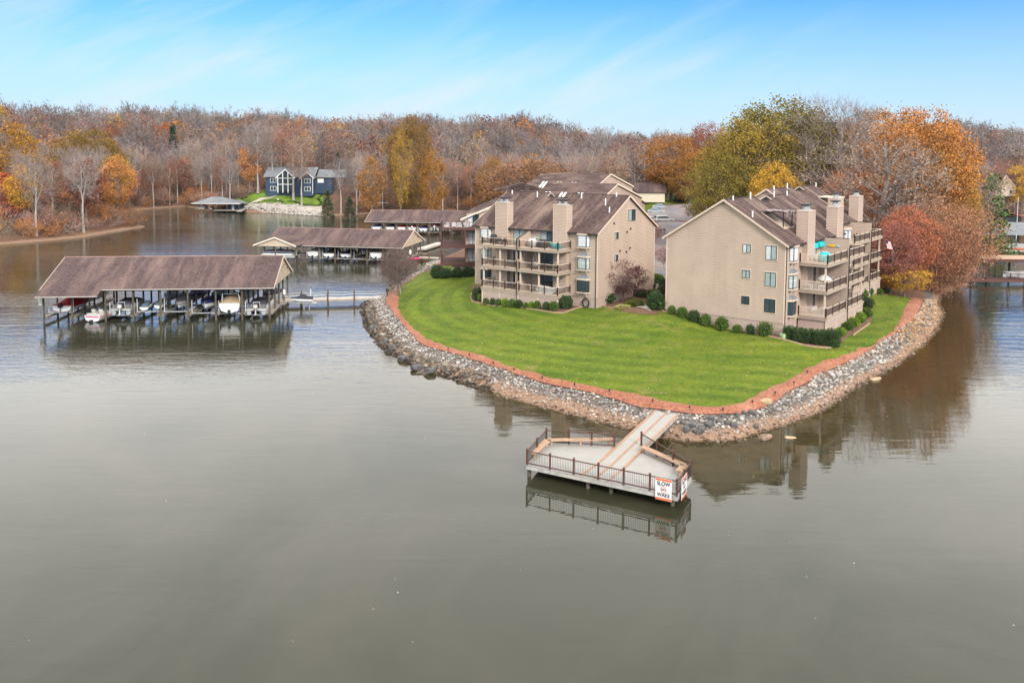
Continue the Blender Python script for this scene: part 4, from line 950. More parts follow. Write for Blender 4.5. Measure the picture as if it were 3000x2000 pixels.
far_block('tan gabled block just beyond the roof of the middle one, nearest of three stepped blocks', at(1810.7, 538, 176), 10.0, 11.6, 9, 16, rB, 4.6, 3.3, 5.0, (1.2, .5, 3.6), True)
far_block('second stepped tan block behind the nearer one, its gable peak a little higher', at(1790, 509, 198), 11, 11.6, 9, 18, rB, 4.8, 3.3, 6.5, (1.2, .4, 3.4), True)
far_block('farthest of the three stepped tan blocks, showing a long roof slope falling left', at(1735, 512, 217), 12.0, 2.6, 9, 16, rB, 4.4, 1.1, 7.5)
p = at(1920, 558, 262)
o = thing('garage', 'low cream garage with a brown roof behind the stepped blocks', 'garage', (p.x - 3.5, 262, 8.6), R(-4))
w_ = MB(); w_.box(-4.5, 6.5, 0, 7, 0, 3.2); w_.build('wall', simple('cream_wall', (0.62, 0.56, 0.43), .8), o)
w_ = MB(); w_.prism([(-.5, 3.05), (-.5, 3.3), (4.5, 6.2), (7.6, 4.0), (7.6, 3.8), (4.5, 5.9)], 'x', -5, 7); w_.build('roof', M['roof_dock'], o)
# ---- two far houses glimpsed through the trees on the right
def cottage(p, rz, lab, w, d, h, rh, wall, roof):
    o = thing('house', lab, 'house', p, rz); a = MB(); a.prism([(-w / 2, 0), (w / 2, 0), (w / 2, h), (0, h + rh), (-w / 2, h)], 'y', 0, d); a.build('wall', wall, o)
    a = MB(); a.prism([(-w / 2 - .5, h - .35), (0, h + rh + .05), (w / 2 + .5, h - .35), (w / 2 + .5, h - .1), (0, h + rh + .3), (-w / 2 - .5, h - .1)], 'y', -.5, d + .5); a.build('roof', roof, o)
    for q in (-w / 4, w / 4):
        f_ = MB(); f_.box(q - .7, q + .7, -.06, -.001, 1.0, 2.6); wn_ = f_.build('window', M['white'], o); f_ = MB(); f_.box(q - .58, q + .58, -.09, -.061, 1.12, 2.48); f_.build('pane', M['glass'], wn_)
    return o
cottage(PG(2620, 655, 4), R(-20), 'white cottage half hidden by red foliage behind the right block', 9, 8, 4.2, 3, M['white'], M['roof_grey'])
cottage(at(2945, 575, 330), R(15), 'tan gabled house among bare trees at the far right', 10, 9, 4.5, 4.5, M['cream_siding'], M['roof_dock'])
cottage(at(2045, 570, 300) , R(5), 'low house with brown roof behind the parking court', 16, 9, 3.2, 2.5, M['cream_siding'], M['roof_dock'])
# ================================================================ FISHING DOCK
DZ = 0.95
def D2(x, y, z=DZ): return P(1500 + x / 3.136, 1150 + y / 3.136, z)
dock_pts = [D2(120, 662), D2(300, 443), D2(938, 500), D2(800, 645), ]
c_fl, c_bl, c_bm, c_wr1 = D2(122, 660), D2(305, 455), D2(940, 498), D2(1192, 492)
c_r1, c_fr = D2(1655, 775), D2(1525, 955)
o = thing('fishing_dock', 'wooden fishing platform with walkway, brown railings and benches at the lawn tip', 'dock', (0, 0, 0))
plat = [c_fl, c_fr, c_r1, c_wr1, c_bm, c_bl]
m, t, b = newmat('grey_composite_deck'); g = NG(t); co = g.coord(rot=(0, 0, R(-56))); x = g.xyz(co)
fr = g.math('FRACT', g.math('DIVIDE', x[0], 0.29)); gn = g.noise(co, 0.9, 6, .75)
c = g.mix(gn, (0.26, 0.25, 0.235), (0.40, 0.38, 0.355)); c = g.mix(g.math('MULTIPLY', g.ramp(fr, .14, .03), .6), c, (.16, .15, .14)); g.put(b.inputs['Base Color'], c); b.inputs['Roughness'].default_value = .8; M['deck_grey'] = m
mb = MB(); mb.prism([(p.x, p.y) for p in plat], 'z', DZ - .05, DZ); mb.build('platform', M['deck_grey'], o)
cen = sum(plat, Vector()) / len(plat)
mb = MB()
for i in range(6):
    a, b_ = plat[i], plat[(i + 1) % 6]; ia = a + (cen - a) * .012; ib = b_ + (cen - b_) * .012
    mb.beam((ia.x, ia.y, DZ - .19), (ib.x, ib.y, DZ - .19), .06, .26)
mb.build('rim_joist', simple('grey_timber', (.40, .38, .34), .85, .2, 3), o)
# walkway
wl0, wl1 = D2(800, 645), D2(1340, 150, 1.05); wr0, wr1 = D2(1030, 690), D2(1553, 180, 1.05)
wl1.z = wr1.z = 1.12
mb = MB(); a0, a1, b0, b1_ = [Vector(v) for v in (wl0, wl1, wr0, wr1)]
a0.z = b0.z = DZ + .012
mb.add([a0, b0, b1_, a1, a0 - Vector((0, 0, .06)), b0 - Vector((0, 0, .06)), b1_ - Vector((0, 0, .06)), a1 - Vector((0, 0, .06))], [(0, 1, 2, 3), (7, 6, 5, 4), (0, 4, 5, 1), (1, 5, 6, 2), (2, 6, 7, 3), (3, 7, 4, 0)])
m, t, b = newmat('walkway_boards'); g = NG(t); wd_ = (wl1 - wl0).to_2d().normalized(); ang = math.atan2(wd_.y, wd_.x)
co = g.coord(rot=(0, 0, -ang)); x = g.xyz(co); fr = g.math('FRACT', g.math('DIVIDE', x[0], 0.29)); gn = g.noise(co, 0.9, 6, .75)
c = g.mix(gn, (0.27, 0.26, 0.24), (0.41, 0.385, 0.355)); c = g.mix(g.math('MULTIPLY', g.ramp(fr, .16, .03), .7), c, (.13, .12, .11)); g.put(b.inputs['Base Color'], c); b.inputs['Roughness'].default_value = .8; M['walk'] = m
mb.build('walkway', m, o)
M['cedar'] = simple('cedar_trim', (0.36, 0.205, 0.13), .75, .15, 2.0)
mb = MB(); up = Vector((0, 0, .02))
mb.beam(a0 + up, a1 + up, .17, .03); mb.beam(b0 + up, b1_ + up, .17, .03); mb.beam((a0 + b0) / 2 + up, (a1 + b1_) / 2 + up, .14, .03); mb.beam(a1 + up, b1_ + up, .35, .032)
# continuing trim lines across the platform to the lake rail
def toward(p, q, s): return p + (q - p) * s
f0 = toward(c_fl, c_fr, .38); f1_ = toward(c_fl, c_fr, .475); f2_ = toward(c_fl, c_fr, .56)
for p, q in ((a0, f0), ((a0 + b0) / 2, f1_), (b0, f2_)): mb.beam((p.x, p.y, DZ + .012), (q.x, q.y, DZ + .012), .15, .02)
mb.beam((c_bm.x, c_bm.y, DZ + .01), (a0.x, a0.y, DZ + .01), .15, .02); mb.beam((c_wr1.x, c_wr1.y, DZ + .01), (b0.x, b0.y, DZ + .01), .15, .02)
mb.build('cedar_trim', M['cedar'], o)
mb = MB()
for p, q in ((a0, a1), (b0, b1_)): mb.beam(p - Vector((0, 0, .17)), q - Vector((0, 0, .17)), .06, .22)
mb.build('walkway_joist', bpy.data.materials['grey_timber'], o)
# piles
for (x_, y_) in ((160, 720), (702, 830), (915, 870), (1482, 985), (1405, 345), (1330, 560), (1592, 890), (520, 560), (800, 560)):
    p = D2(x_, y_ - 30 if y_ > 600 else y_, DZ - .3); mb = MB().tube((p.x, p.y + .2, -2.2), (p.x, p.y + .2, DZ - .12), .15, .14, 10); mb.build('pile', M['pile'], o)
# railings
def rail_run(a, b_, n, first=True, last=True):
    a, b_ = Vector((a.x, a.y, DZ)), Vector((b_.x, b_.y, DZ)); d = b_ - a; L = d.length; d.normalize()
    r = MB(); r.beam(a + Vector((0, 0, .98)), b_ + Vector((0, 0, .98)), .09, .05); r.beam(a + Vector((0, 0, .12)), b_ + Vector((0, 0, .12)), .06, .06)
    r_o = r.build('railing', M['rail_brown'], o); bl_ = MB(); k = int(L / .125)
    for i in range(1, k): c_ = a + d * (L * i / k); bl_.tube(c_ + Vector((0, 0, .15)), c_ + Vector((0, 0, .95)), .012, .012, 4, False)
    bl_.build('balusters', M['dark'], r_o)
    for i in range(n + 1):
        if (i == 0 and not first) or (i == n and not last): continue
        c_ = a + d * (L * i / n); p_ = MB(); p_.box(c_.x - .065, c_.x + .065, c_.y - .065, c_.y + .065, DZ - .02, DZ + 1.10); p_.box(c_.x - .085, c_.x + .085, c_.y - .085, c_.y + .085, DZ + 1.10, DZ + 1.13)
        p_.add([(c_.x - .07, c_.y - .07, DZ + 1.13), (c_.x + .07, c_.y - .07, DZ + 1.13), (c_.x + .07, c_.y + .07, DZ + 1.13), (c_.x - .07, c_.y + .07, DZ + 1.13), (c_.x, c_.y, DZ + 1.19)], [(0, 1, 4), (1, 2, 4), (2, 3, 4), (3, 0, 4), (3, 2, 1, 0)])
        p_.build('railing_post', M['rail_brown'], o)
M['rail_brown'] = simple('dark_brown_rail', (0.085, 0.038, 0.028), .55, .15)
ins = lambda p, s=.03: p + (cen - p) * s
q_fl, q_fr, q_r1, q_wr, q_bm, q_bl = [ins(p, .018) for p in (c_fl, c_fr, c_r1, c_wr1, c_bm, c_bl)]
rail_run(q_fl, q_fr, 6); rail_run(q_fl, q_bl, 2, first=False); rail_run(q_bl, q_bm, 3, first=False); rail_run(q_wr, q_r1, 3); rail_run(q_fr, q_r1, 2, first=False, last=False)
# benches
def bench(pts, label):
    r = MB(); pts = [Vector((p.x, p.y, DZ + .44)) for p in pts]
    for p, q in zip(pts[:-1], pts[1:]): r.beam(p, q, .52, .07)
    s_ = r.build('bench', M['bench_wood'], o); s_['label'] = label; l = MB()
    for p, q in zip(pts[:-1], pts[1:]):
        n = max(2, int((q - p).length / 2.0) + 1)
        for i in range(n): c_ = p + (q - p) * ((i + .12) / (n - .76) if n > 1 else .5); l.box(c_.x - .07, c_.x + .07, c_.y - .14, c_.y + .14, DZ, DZ + .41)
    l.build('leg', M['bench_wood'], s_)
M['bench_wood'] = simple('tan_composite', (0.40, 0.26, 0.17), .75, .12, 2.0)
bench([D2(190, 615), D2(330, 485), D2(925, 478)], 'angled tan bench along the shoreward railing'); bench([D2(1190, 545), D2(1580, 720), D2(1535, 780)], 'angled tan bench beside the right railing')

# signs
def text_mesh(s, size, mat, parent, loc, rot, name='lettering', ext=.004):
    cu = bpy.data.curves.new(name, 'FONT'); cu.body = s; cu.size = size; cu.align_x = 'CENTER'; cu.align_y = 'CENTER'; cu.extrude = ext; cu.offset = size * .028
    ob = bpy.data.objects.new(name, cu); COL.objects.link(ob); dg = bpy.context.evaluated_depsgraph_get(); me = bpy.data.meshes.new_from_object(ob.evaluated_get(dg))
    COL.objects.unlink(ob); bpy.data.objects.remove(ob); ob = bpy.data.objects.new(name, me); COL.objects.link(ob); me.materials.clear(); me.materials.append(mat)
    ob.parent = parent; ob.location = loc; ob.rotation_euler = rot; return ob
M['sign_white'] = simple('sign_white', (0.80, 0.79, 0.78), .4, .03); M['orange'] = simple('sign_orange', (0.75, 0.16, 0.055), .5, .06); M['ink'] = simple('sign_navy_ink', (0.012, 0.014, 0.035), .5, .05)
def sign(a, b_, lab, W):
    """slow-no-wake board hung on the outside of the railing between a and b_"""
    d = (b_ - a).to_2d().normalized(); rz = math.atan2(d.y, d.x); n = Vector((d.y, -d.x)); mid = (a + b_) / 2
    s = thing('warning_sign', lab, 'sign', (mid.x + n.x * .12, mid.y + n.y * .12, DZ + .32), rz); H = 1.42
    p = MB(); p.box(-W / 2, W / 2, -.02, .0, -.70, .72); pn = p.build('panel', M['sign_white'], s)
    p = MB(); p.box(-W / 2 + .01, W / 2 - .01, -.026, -.0205, .56, .71); p.box(-W / 2 + .01, W / 2 - .01, -.026, -.0205, -.69, -.545); p.build('orange_band', M['orange'], s)
    k = W / 1.24
    for tx, zz2, sz in (('SLOW', .375, .36), ('WAKE', -.365, .34), ('NO', 0.0, .22)):
        tm = text_mesh(tx, sz, M['ink'], s, (0, -.026, zz2), (R(90), 0, 0)); tm.scale = (k * (1.0 if tx != 'NO' else .95), 1, 1)
    rg_ = MB(); N_ = 28
    V = []; F = []
    for i in range(N_):
        th_ = 2 * math.pi * i / N_
        for r_ in (.185, .235): V.append((r_ * math.cos(th_) * k, -.026, r_ * math.sin(th_)))
    F = [(2 * i, 2 * i + 1, (2 * i + 3) % (2 * N_), (2 * i + 2) % (2 * N_)) for i in range(N_)]
    rg_.add(V, F); rg_.build('orange_ring', M['orange'], s); return s
sa = toward(c_fl, c_fr, .868); sb = toward(c_fl, c_fr, .965); sign(sa, sb, 'white SLOW NO WAKE sign on the lake-facing railing at the dock corner', (sb - sa).length)
sa = toward(c_fr, c_r1, .10); sb = toward(c_fr, c_r1, .46); sign(sa, sb, 'white SLOW NO WAKE sign round the corner, seen edge-on on the short side railing', (sb - sa).length)

# ================================================================ BOATS (bow toward +y, stern at y=0, z=0 at the keel)
def hull_rings(l, w, h, bow=2.2, n=12, flare=.82, rise=.25, deadrise=.28):
    rings = []
    for i in range(n + 1):
        s = i / n; y = l * s; f = (1 - max(0, (s - .45) / .55) ** bow); hw = w / 2 * max(.02, f); kz = rise * h * max(0, (s - .55) / .45) ** 2 * 1.6 ; top = h + .18 * h * s
        ck = kz + deadrise * h + .15 * h * s
        rings.append([(0, y, kz), (hw * flare, y, ck), (hw, y, top * .72), (hw, y, top), (-hw, y, top), (-hw, y, top * .72), (-hw * flare, y, ck)])
    return rings
def cover_rings(l, w, h0, h1, n=10, y0=.05, bow=2.2, peak=.45, skirt=.25):
    rings = []
    for i in range(n + 1):
        s = i / n; y = y0 + (l - y0) * s; f = (1 - max(0, (s - .45) / .55) ** bow); hw = w / 2 * max(.03, f) + .04; b_ = h0 + .18 * h0 * s
        k = h1 * math.exp(-((s - peak) / .28) ** 2) + .10; sag = .06 * math.sin(9 * s)
        rings.append([(-hw, y, b_ - skirt), (-hw * .98, y, b_ + .05), (-hw * .55, y, b_ + k * .72 + sag), (0, y, b_ + k), (hw * .55, y, b_ + k * .72 - sag), (hw * .98, y, b_ + .05), (hw, y, b_ - skirt)])
    return rings
def outboard(par, y, z, mat, s=1.0, x=0.0):
    m_ = MB(); m_.loft([[(x + a * s, y + b_ * s - .35 * s, z + c * s) for a, b_ in ((-.16, -.2), (.16, -.2), (.2, .22), (-.2, .22))] for c in (.05,)] + [[(x + a * s * k, y + b_ * s * k - .35 * s, z + c * s) for a, b_ in ((-.2, -.26), (.2, -.26), (.22, .26), (-.22, .26))] for c, k in ((.2, 1.1), (.45, 1.1), (.6, .8), (.66, .4))])
    e = m_.build('outboard_motor', mat, par, smooth=True)
    m_ = MB(); m_.loft([[(x - .07 * s, y - .45 * s, z + .1 * s), (x + .07 * s, y - .45 * s, z + .1 * s), (x + .07 * s, y - .2 * s, z + .1 * s), (x - .07 * s, y - .2 * s, z + .1 * s)], [(x - .05 * s, y - .5 * s, z - .75 * s), (x + .05 * s, y - .5 * s, z - .75 * s), (x + .05 * s, y - .3 * s, z - .75 * s), (x - .05 * s, y - .3 * s, z - .75 * s)]])
    m_.tube((x, y - .62 * s, z - .62 * s), (x, y - .22 * s, z - .62 * s), .06 * s, .08 * s, 8)
    for k in range(3):
        a_ = k * 2.094; m_.add([(x, y - .62 * s, z - .62 * s), (x + .17 * s * math.cos(a_ - .3), y - .60 * s, z - .62 * s + .17 * s * math.sin(a_ - .3)), (x + .17 * s * math.cos(a_ + .3), y - .65 * s, z - .62 * s + .17 * s * math.sin(a_ + .3))], [(0, 1, 2)])
    m_.build('lower_unit', mat if mat is not M['black'] else M['grey'], e)
def runabout(name, lab, loc, rz, l=6.2, w=2.35, h=1.0, hullm='gloss_white', stripe=None, cover=None, cov_h=.55, peak=.45, top_tower=False, screen=False, drive='stern', group=None, lower=None, sundeck=True):
    o = thing(name, lab, 'boat', loc, rz, group)
    MB().loft(hull_rings(l, w, h)).build('hull', M[hullm], o)
    if lower:
        m_ = MB(); rr = hull_rings(l * 1.0, w * 1.008, h)
        m_.loft([[r[2], (r[2][0] * 1.002, r[2][1], r[2][2] * .99), (r[1][0] * 1.01, r[1][1], r[1][2] + .12)] for r in rr], closed=False, caps=False); m_.loft([[r[5], (r[5][0] * 1.002, r[5][1], r[5][2] * .99), (r[6][0] * 1.01, r[6][1], r[6][2] + .12)] for r in rr], closed=False, caps=False)
        m_.build('hull_side', M[lower], o)
    if stripe:
        rr = hull_rings(l, w * 1.012, h); m_ = MB()
        for a_, b_ in ((3, 2), (4, 5)):
            m_.loft([[(r[a_][0], r[a_][1], r[a_][2] * .93), (r[a_][0], r[a_][1], r[a_][2] * .78)] for r in rr], closed=False, caps=False)
        m_.box(-w * .44, w * .44, -.015, -.003, h * .72, h * .88); m_.build('stripe', M[stripe], o)
    if cover: MB().loft(cover_rings(l, w, h, cov_h, peak=peak)).build('cover', M[cover], o, smooth=True)
    else:
        m_ = MB(); m_.box(-w * .38, w * .38, .75, l * .62, h + .02, h + .06); m_.build('cockpit', M['tan_cloth'], o)
        for q in (-.55, .55): m_ = MB(); m_.box(q - .28, q + .28, 1.1, 1.6, h + .06, h + .35); m_.box(q - .28, q + .28, 1.0, 1.15, h + .35, h + .7); m_.build('seat', M['off_white'], o)
        if sundeck: m_ = MB(); m_.box(-w * .4, w * .4, .05, .75, h + .02, h + .22); m_.build('sun_pad', M['off_white'], o, bevel=.05)
    if screen or not cover:
        m_ = MB(); y_ = l * .58; m_.add([(-w * .42, y_ - .7, h + .08), (-w * .30, y_ - .75, h + .55), (0, y_ - .35, h + .62), (w * .30, y_ - .75, h + .55), (w * .42, y_ - .7, h + .08), (0, y_ + .05, h + .12)], [(0, 1, 2, 5), (5, 2, 3, 4)]); m_.build('windscreen', M['glass'], o)
    if top_tower:
        m_ = MB()
        for a_, b_ in (((-w * .45, .9, h), (-w * .4, .7, h + 1.25)), ((w * .45, .9, h), (w * .4, .7, h + 1.25)), ((-w * .4, .7, h + 1.25), (w * .4, .7, h + 1.25)), ((-w * .45, 1.7, h), (-w * .4, .7, h + 1.2)), ((w * .45, 1.7, h), (w * .4, .7, h + 1.2))): m_.tube(a_, b_, .045, .045, 6)
        m_.build('arch', M['white'], o)
    if drive == 'stern':
        m_ = MB(); m_.box(-.16, .16, -.45, .0, h * .05, h * .38); m_.tube((0, -.5, .05 * h), (0, -.15, .05 * h), .1, .12, 8)
        for k in range(3):
            a_ = k * 2.094 + .5; m_.add([(0, -.5, .05 * h), (.2 * math.cos(a_ - .35), -.48, .05 * h + .2 * math.sin(a_ - .35)), (.2 * math.cos(a_ + .35), -.54, .05 * h + .2 * math.sin(a_ + .35))], [(0, 1, 2)])
        m_.build('stern_drive', M['dark'], o)
    elif drive: outboard(o, 0, h * .75, M[drive])
    return o
def pontoon(name, lab, loc, rz, l=6.6, w=2.5, cover='dark_cloth', motor='off_white', side='white', bimini=False, group=None, stripe=None):
    o = thing(name, lab, 'boat', loc, rz, group)
    for q in (-w / 2 + .35, w / 2 - .35):
        m_ = MB(); n = 10; r_ = .32; m_.tube((q, 0, r_), (q, l - .9, r_), r_, r_, n); m_.tube((q, l - .9, r_), (q, l, r_ + .22), r_, .04, n); m_.build('pontoon_tube', M['galv'], o, smooth=False)
    m_ = MB(); m_.box(-w / 2, w / 2, -.1, l - .35, .66, .76); m_.build('deck', M['off_white'], o)
    m_ = MB(); e = .06
    for a_, b_ in (((-w / 2 + e, .5), (-w / 2 + e, l - .7)), ((w / 2 - e, .5), (w / 2 - e, l - .7)), ((-w / 2 + e, .5), (-.5, .5)), ((.5, .5), (w / 2 - e, .5)), ((-w / 2 + e, l - .7), (w / 2 - e, l - .7))):
        for z_ in (.84, 1.02, 1.2, 1.38): m_.beam((a_[0], a_[1], z_), (b_[0], b_[1], z_), .03, .03)
        for k in range(5): q = Vector(a_) + (Vector(b_) - Vector(a_)) * k / 4; m_.beam((q.x, q.y, .76), (q.x, q.y, 1.4), .035, .035)
    rl = m_.build('railing', M['galv'], o)
    if side: 
        m_ = MB(); m_.box(-w / 2 + .03, -w / 2 + .05, .52, l - .75, .80, 1.3); m_.box(w / 2 - .05, w / 2 - .03, .52, l - .75, .80, 1.3); m_.build('side_panel', M[side], rl)
    if stripe: m_ = MB(); m_.box(-w / 2 - .0, -w / 2 + .028, .5, l - .7, 1.05, 1.28); m_.box(w / 2 - .028, w / 2, .5, l - .7, 1.05, 1.28); m_.build('stripe', M[stripe], rl)
    if cover:
        m_ = MB(); m_.loft([[(-w / 2 + .1, y_, 1.0), (-w / 2 + .12, y_, 1.42 + k * .3), (-w * .2, y_, 1.62 + k), (w * .2, y_, 1.62 + k), (w / 2 - .12, y_, 1.42 + k * .3), (w / 2 - .1, y_, 1.0)] for y_, k in ((.9, -.15), (1.1, .12), (l * .35, .05), (l * .5, .3), (l * .65, .05), (l - 1.0, -.05), (l - .8, -.2))]); m_.build('cover', M[cover], o, smooth=True)
    if motor: outboard(o, -.02, .85, M[motor], 1.05)
    m_ = MB(); m_.tube((-.45, .35, .8), (-.45, .25, 1.75), .03, .03, 6); m_.tube((.45, .35, .8), (.45, .25, 1.75), .03, .03, 6); m_.tube((-.45, .25, 1.75), (.45, .25, 1.75), .03, .03, 6); m_.build('ladder', M['white'], o)
    return o
def jetski(name, lab, loc, rz, cover='slate_cloth', hullm='white', group=None):
    o = thing(name, lab, 'watercraft', loc, rz, group)
    MB().loft(hull_rings(3.1, 1.15, .48, 1.8, 8)).build('hull', M[hullm], o)
    rings = []
    for i in range(9):
        s = i / 8; y = 3.1 * s; f = 1 - max(0, (s - .35) / .65) ** 1.6; hw = .58 * max(.04, f); k = .22 + .42 * math.exp(-((s - .48) / .16) ** 2) + .16 * (s < .4)
        rings.append([(-hw, y, .40), (-hw * .8, y, .52), (-hw * .35, y, .5 + k), (hw * .35, y, .5 + k), (hw * .8, y, .52), (hw, y, .40)])
    MB().loft(rings).build('cover', M[cover], o, smooth=True)
    m_ = MB(); m_.tube((-.38, 1.45, 1.08), (.38, 1.45, 1.08), .035, .035, 6); m_.build('handlebar', M['black'], o); return o
def lift(loc, rz, w, l, lab, group):
    """galvanised cradle lift with four white guide poles"""
    o = thing('boat_lift', lab, 'boat lift', loc, rz, group); m_ = MB()
    for y_ in (.9, l - 1.6): m_.beam((-w / 2, y_, -.12), (w / 2, y_, -.12), .12, .14)
    for q in (-w * .28, w * .28): m_.beam((q, .4, -.02), (q, l - .8, -.02), .12, .1)
    m_.build('cradle', M['galv'], o)
    for q in (-w / 2, w / 2): MB().tube((q, .8, -.15), (q, .8, 1.7), .045, .045, 6).build('guide_pole', M['white'], o)
    return o

# ================================================================ BOATHOUSES
def boathouse(lab, org, rz, L, W, eave, ridge, front_x, pile_mat='pile', low=None, gable_r=True, gable_l=True, ext=None, rear=True, skipfinger=(), roofm='roof_dock', fz=.75):
    """x from -L to 0 (0 = right end), y inward from the front edge; posts at front_x"""
    o = thing('boathouse', lab, 'boathouse', (org.x, org.y, 0), rz); sl = (ridge - eave) / (W / 2); th = .2
    xl = -L if not ext else -L
    r = MB(); prof = [(-.5, eave - .5 * sl), (W / 2, ridge), (W + .5, eave - .5 * sl), (W + .5, eave - .5 * sl - th), (W / 2, ridge - th * 1.1), (-.5, eave - .5 * sl - th)]
    r.prism(prof, 'x', -L, .3)
    if low: r.prism([(-.5 - low[1], eave - (.5 + low[1]) * sl), (-.502, eave - .502 * sl), (-.502, eave - .502 * sl - th), (-.5 - low[1], eave - (.5 + low[1]) * sl - th)], 'x', -L, -L + low[0])
    ro = r.build('roof', M[roofm], o)
    g_ = MB(); g_.box(-L + (low[0] if low else 0) + .02, .28, -.62, -.505, eave - .5 * sl - .17, eave - .5 * sl - .04)
    if low: g_.box(-L + .02, -L + low[0] - .02, -.62 - low[1], -.505 - low[1], eave - (.5 + low[1]) * sl - .17, eave - (.5 + low[1]) * sl - .04)
    g_.build('gutter', M['gutter_pale'], ro)
    rc = MB(); rc.box(-L + .02, .28, W / 2 - .14, W / 2 + .14, ridge - .04, ridge + .03); rc.build('ridge_cap', M['ridge_pale'], ro)
    for xx, on in ((.302, gable_r), (-L - .042, gable_l)):
        if not on: continue
        f_ = MB(); f_.prism([(-.55, eave - .5 * sl - .26), (-.55, eave - .5 * sl + .03), (W / 2, ridge + .03), (W + .55, eave - .5 * sl + .03), (W + .55, eave - .5 * sl - .26), (W / 2, ridge - .26)], 'x', xx, xx + .04); f_.build('rake_board', M['pale_trim'], ro)
    for xx in (.02, -L + .15):
        g2 = MB(); g2.prism([(-.1, eave - .35), (-.1, eave - .2), (W / 2, ridge - .25), (W + .1, eave - .2), (W + .1, eave - .35)], 'x', xx, xx + .08); g2.build('gable', M['cream_siding'], o)
    bm_ = MB()
    for y_ in (.1, W / 2, W - .1): bm_.box(-L + .1, .0, y_ - .1, y_ + .1, eave - .6 if y_ != W / 2 else eave - .35, eave - .3 if y_ != W / 2 else eave - .05)
    for x_ in front_x: bm_.box(x_ - .06, x_ + .06, .2, W - .2, eave - .58, eave - .36)
    bm_.build('beam', M['beam'], o)
    for i, x_ in enumerate(front_x):
        for y_ in (.1, W * .28, W / 2, W * .72, W - .1):
            if not rear and y_ > W * .6: continue
            p_ = MB(); p_.tube((x_, y_, -2), (x_, y_, eave - .3), .15, .13, 8); p_.build('post', M[pile_mat], o)
        if i in skipfinger: continue
        f_ = MB(); f_.box(x_ - .3 - (.25 if i else 0), x_ + .3, .35, W - .4, fz - .05, fz); f_.box(x_ - .27, x_ - .22, .35, W - .4, fz - .25, fz - .052); f_.box(x_ + .22, x_ + .27, .35, W - .4, fz - .25, fz - .052); f_.build('finger_pier', M['dock_wood'], o)
    c_ = MB(); c_.box(-L + .3, .4, W / 2 - .55, W / 2 + .55, fz + .004, fz + .05); c_.build('central_walk', M['dock_wood'], o)
    return o
M['gutter_pale'] = simple('pale_gutter', (0.40, 0.36, 0.33), .5, .05); M['ridge_pale'] = simple('worn_ridge', (0.36, 0.23, 0.19), .9, .2)
def gooseneck(par_label, loc, rz):
    o = thing('wall_lamp', par_label, 'lamp', loc, rz); a = MB(); pts = [(0, 0, 0), (0, -.25, .35), (0, -.6, .4), (0, -.8, .15)]
    a = MB()
    for p, q in zip(pts[:-1], pts[1:]): a.tube(p, q, .03, .03, 6)
    a.build('arm', M['dark'], o); MB().lathe([(.05, .15), (.12, .05), (.3, -.1), (.31, -.13)], 10, (0, -.8, 0)).build('lamp_shade', M['dark'], o, smooth=True); return o
# nearest boathouse
B1O = P(791, 935, 0); rzA = R(6.0)
def loc2(org, rz, x, y, z=0): c, s = math.cos(rz), math.sin(rz); return Vector((org.x + x * c - y * s, org.y + x * s + y * c, z))
def lx(org, rz, px_, y=0.1):
    """local x where photo column px_ crosses the front line"""
    r = ray(px_, 930); c, s = math.cos(rz), math.sin(rz)
    # org + x*(c,s) + y*(-s,c) = t*(rx,ry)
    ox, oy = org.x - y * s, org.y + y * c
    den = c * r.y - s * r.x; return (ox * r.y - oy * r.x) / -den
fx1 = [lx(B1O, rzA, q) for q in (129, 212, 310, 391, 471, 551.5, 633, 710, 790)]
La = -(fx1[0]) + 0.55
bhA = boathouse('nearest boathouse at left, long brown shingle roof on piles over eight boat slips', loc2(B1O, rzA, .4, 0), rzA, La, 15.2, 4.75, 8.0, [x - .4 for x in fx1], low=(lx(B1O, rzA, 303) + La - .3, 1.5))
gooseneck('black gooseneck lamp on the gable of the nearest boathouse', loc2(B1O, rzA, .55, 7.4, 6.3), rzA + R(90))
slipA = [(fx1[i] + fx1[i + 1]) / 2 for i in range(8)]
def slip(org, rz, x, y, z): return loc2(org, rz, x, y, z)
GRP = 'boats in the nearest boathouse'
def LZ(i, y=.8, z=1.1): return slip(B1O, rzA, slipA[i], y, z)
rv = rzA
runabout('motorboat', 'white motorboat under a bright red cover in the leftmost slip', slip(B1O, rv, slipA[0] + .15, .9, 1.25), rv + R(-8), 6.6, 2.7, .85, cover='red_cloth', cov_h=1.0, peak=.5, lower=None, drive='black', group=GRP)
runabout('motorboat', 'white runabout with magenta stripes floating low in the second slip from the left', slip(B1O, rv, slipA[1] + .5, -.2, -.05), rv + R(-16), 6.2, 2.3, .95, stripe='magenta', group=GRP, sundeck=True)
pontoon('pontoon_boat', 'pontoon boat with pale outboard and black cover, third slip from the left', slip(B1O, rv, slipA[2], 0.6, .75), rv, 6.4, 2.6, group=GRP)
jetski('personal_watercraft', 'grey-blue covered jet ski, left one of the pair in the fourth slip', slip(B1O, rv, slipA[3] - .75, 1.2, 1.25), rv, group=GRP)
jetski('personal_watercraft', 'grey-blue covered jet ski, right one of the pair in the fourth slip', slip(B1O, rv, slipA[3] + .85, 2.2, 1.3), rv, group=GRP)
runabout('motorboat', 'motorboat shrouded in a loose grey cover, fifth slip from the left', slip(B1O, rv, slipA[4] + .1, 7.4, 1.2), rv + R(180), 5.8, 2.3, .75, cover='grey_cloth', cov_h=.95, peak=.4, drive=None, group=GRP)
runabout('motorboat', 'white bowrider with navy hull side, bow toward the lake, sixth slip', slip(B1O, rv, slipA[5] + .1, 7.6, .95), rv + R(180), 6.4, 2.5, 1.15, cover='navy', cov_h=.15, peak=.3, lower='navy', drive=None, group=GRP)
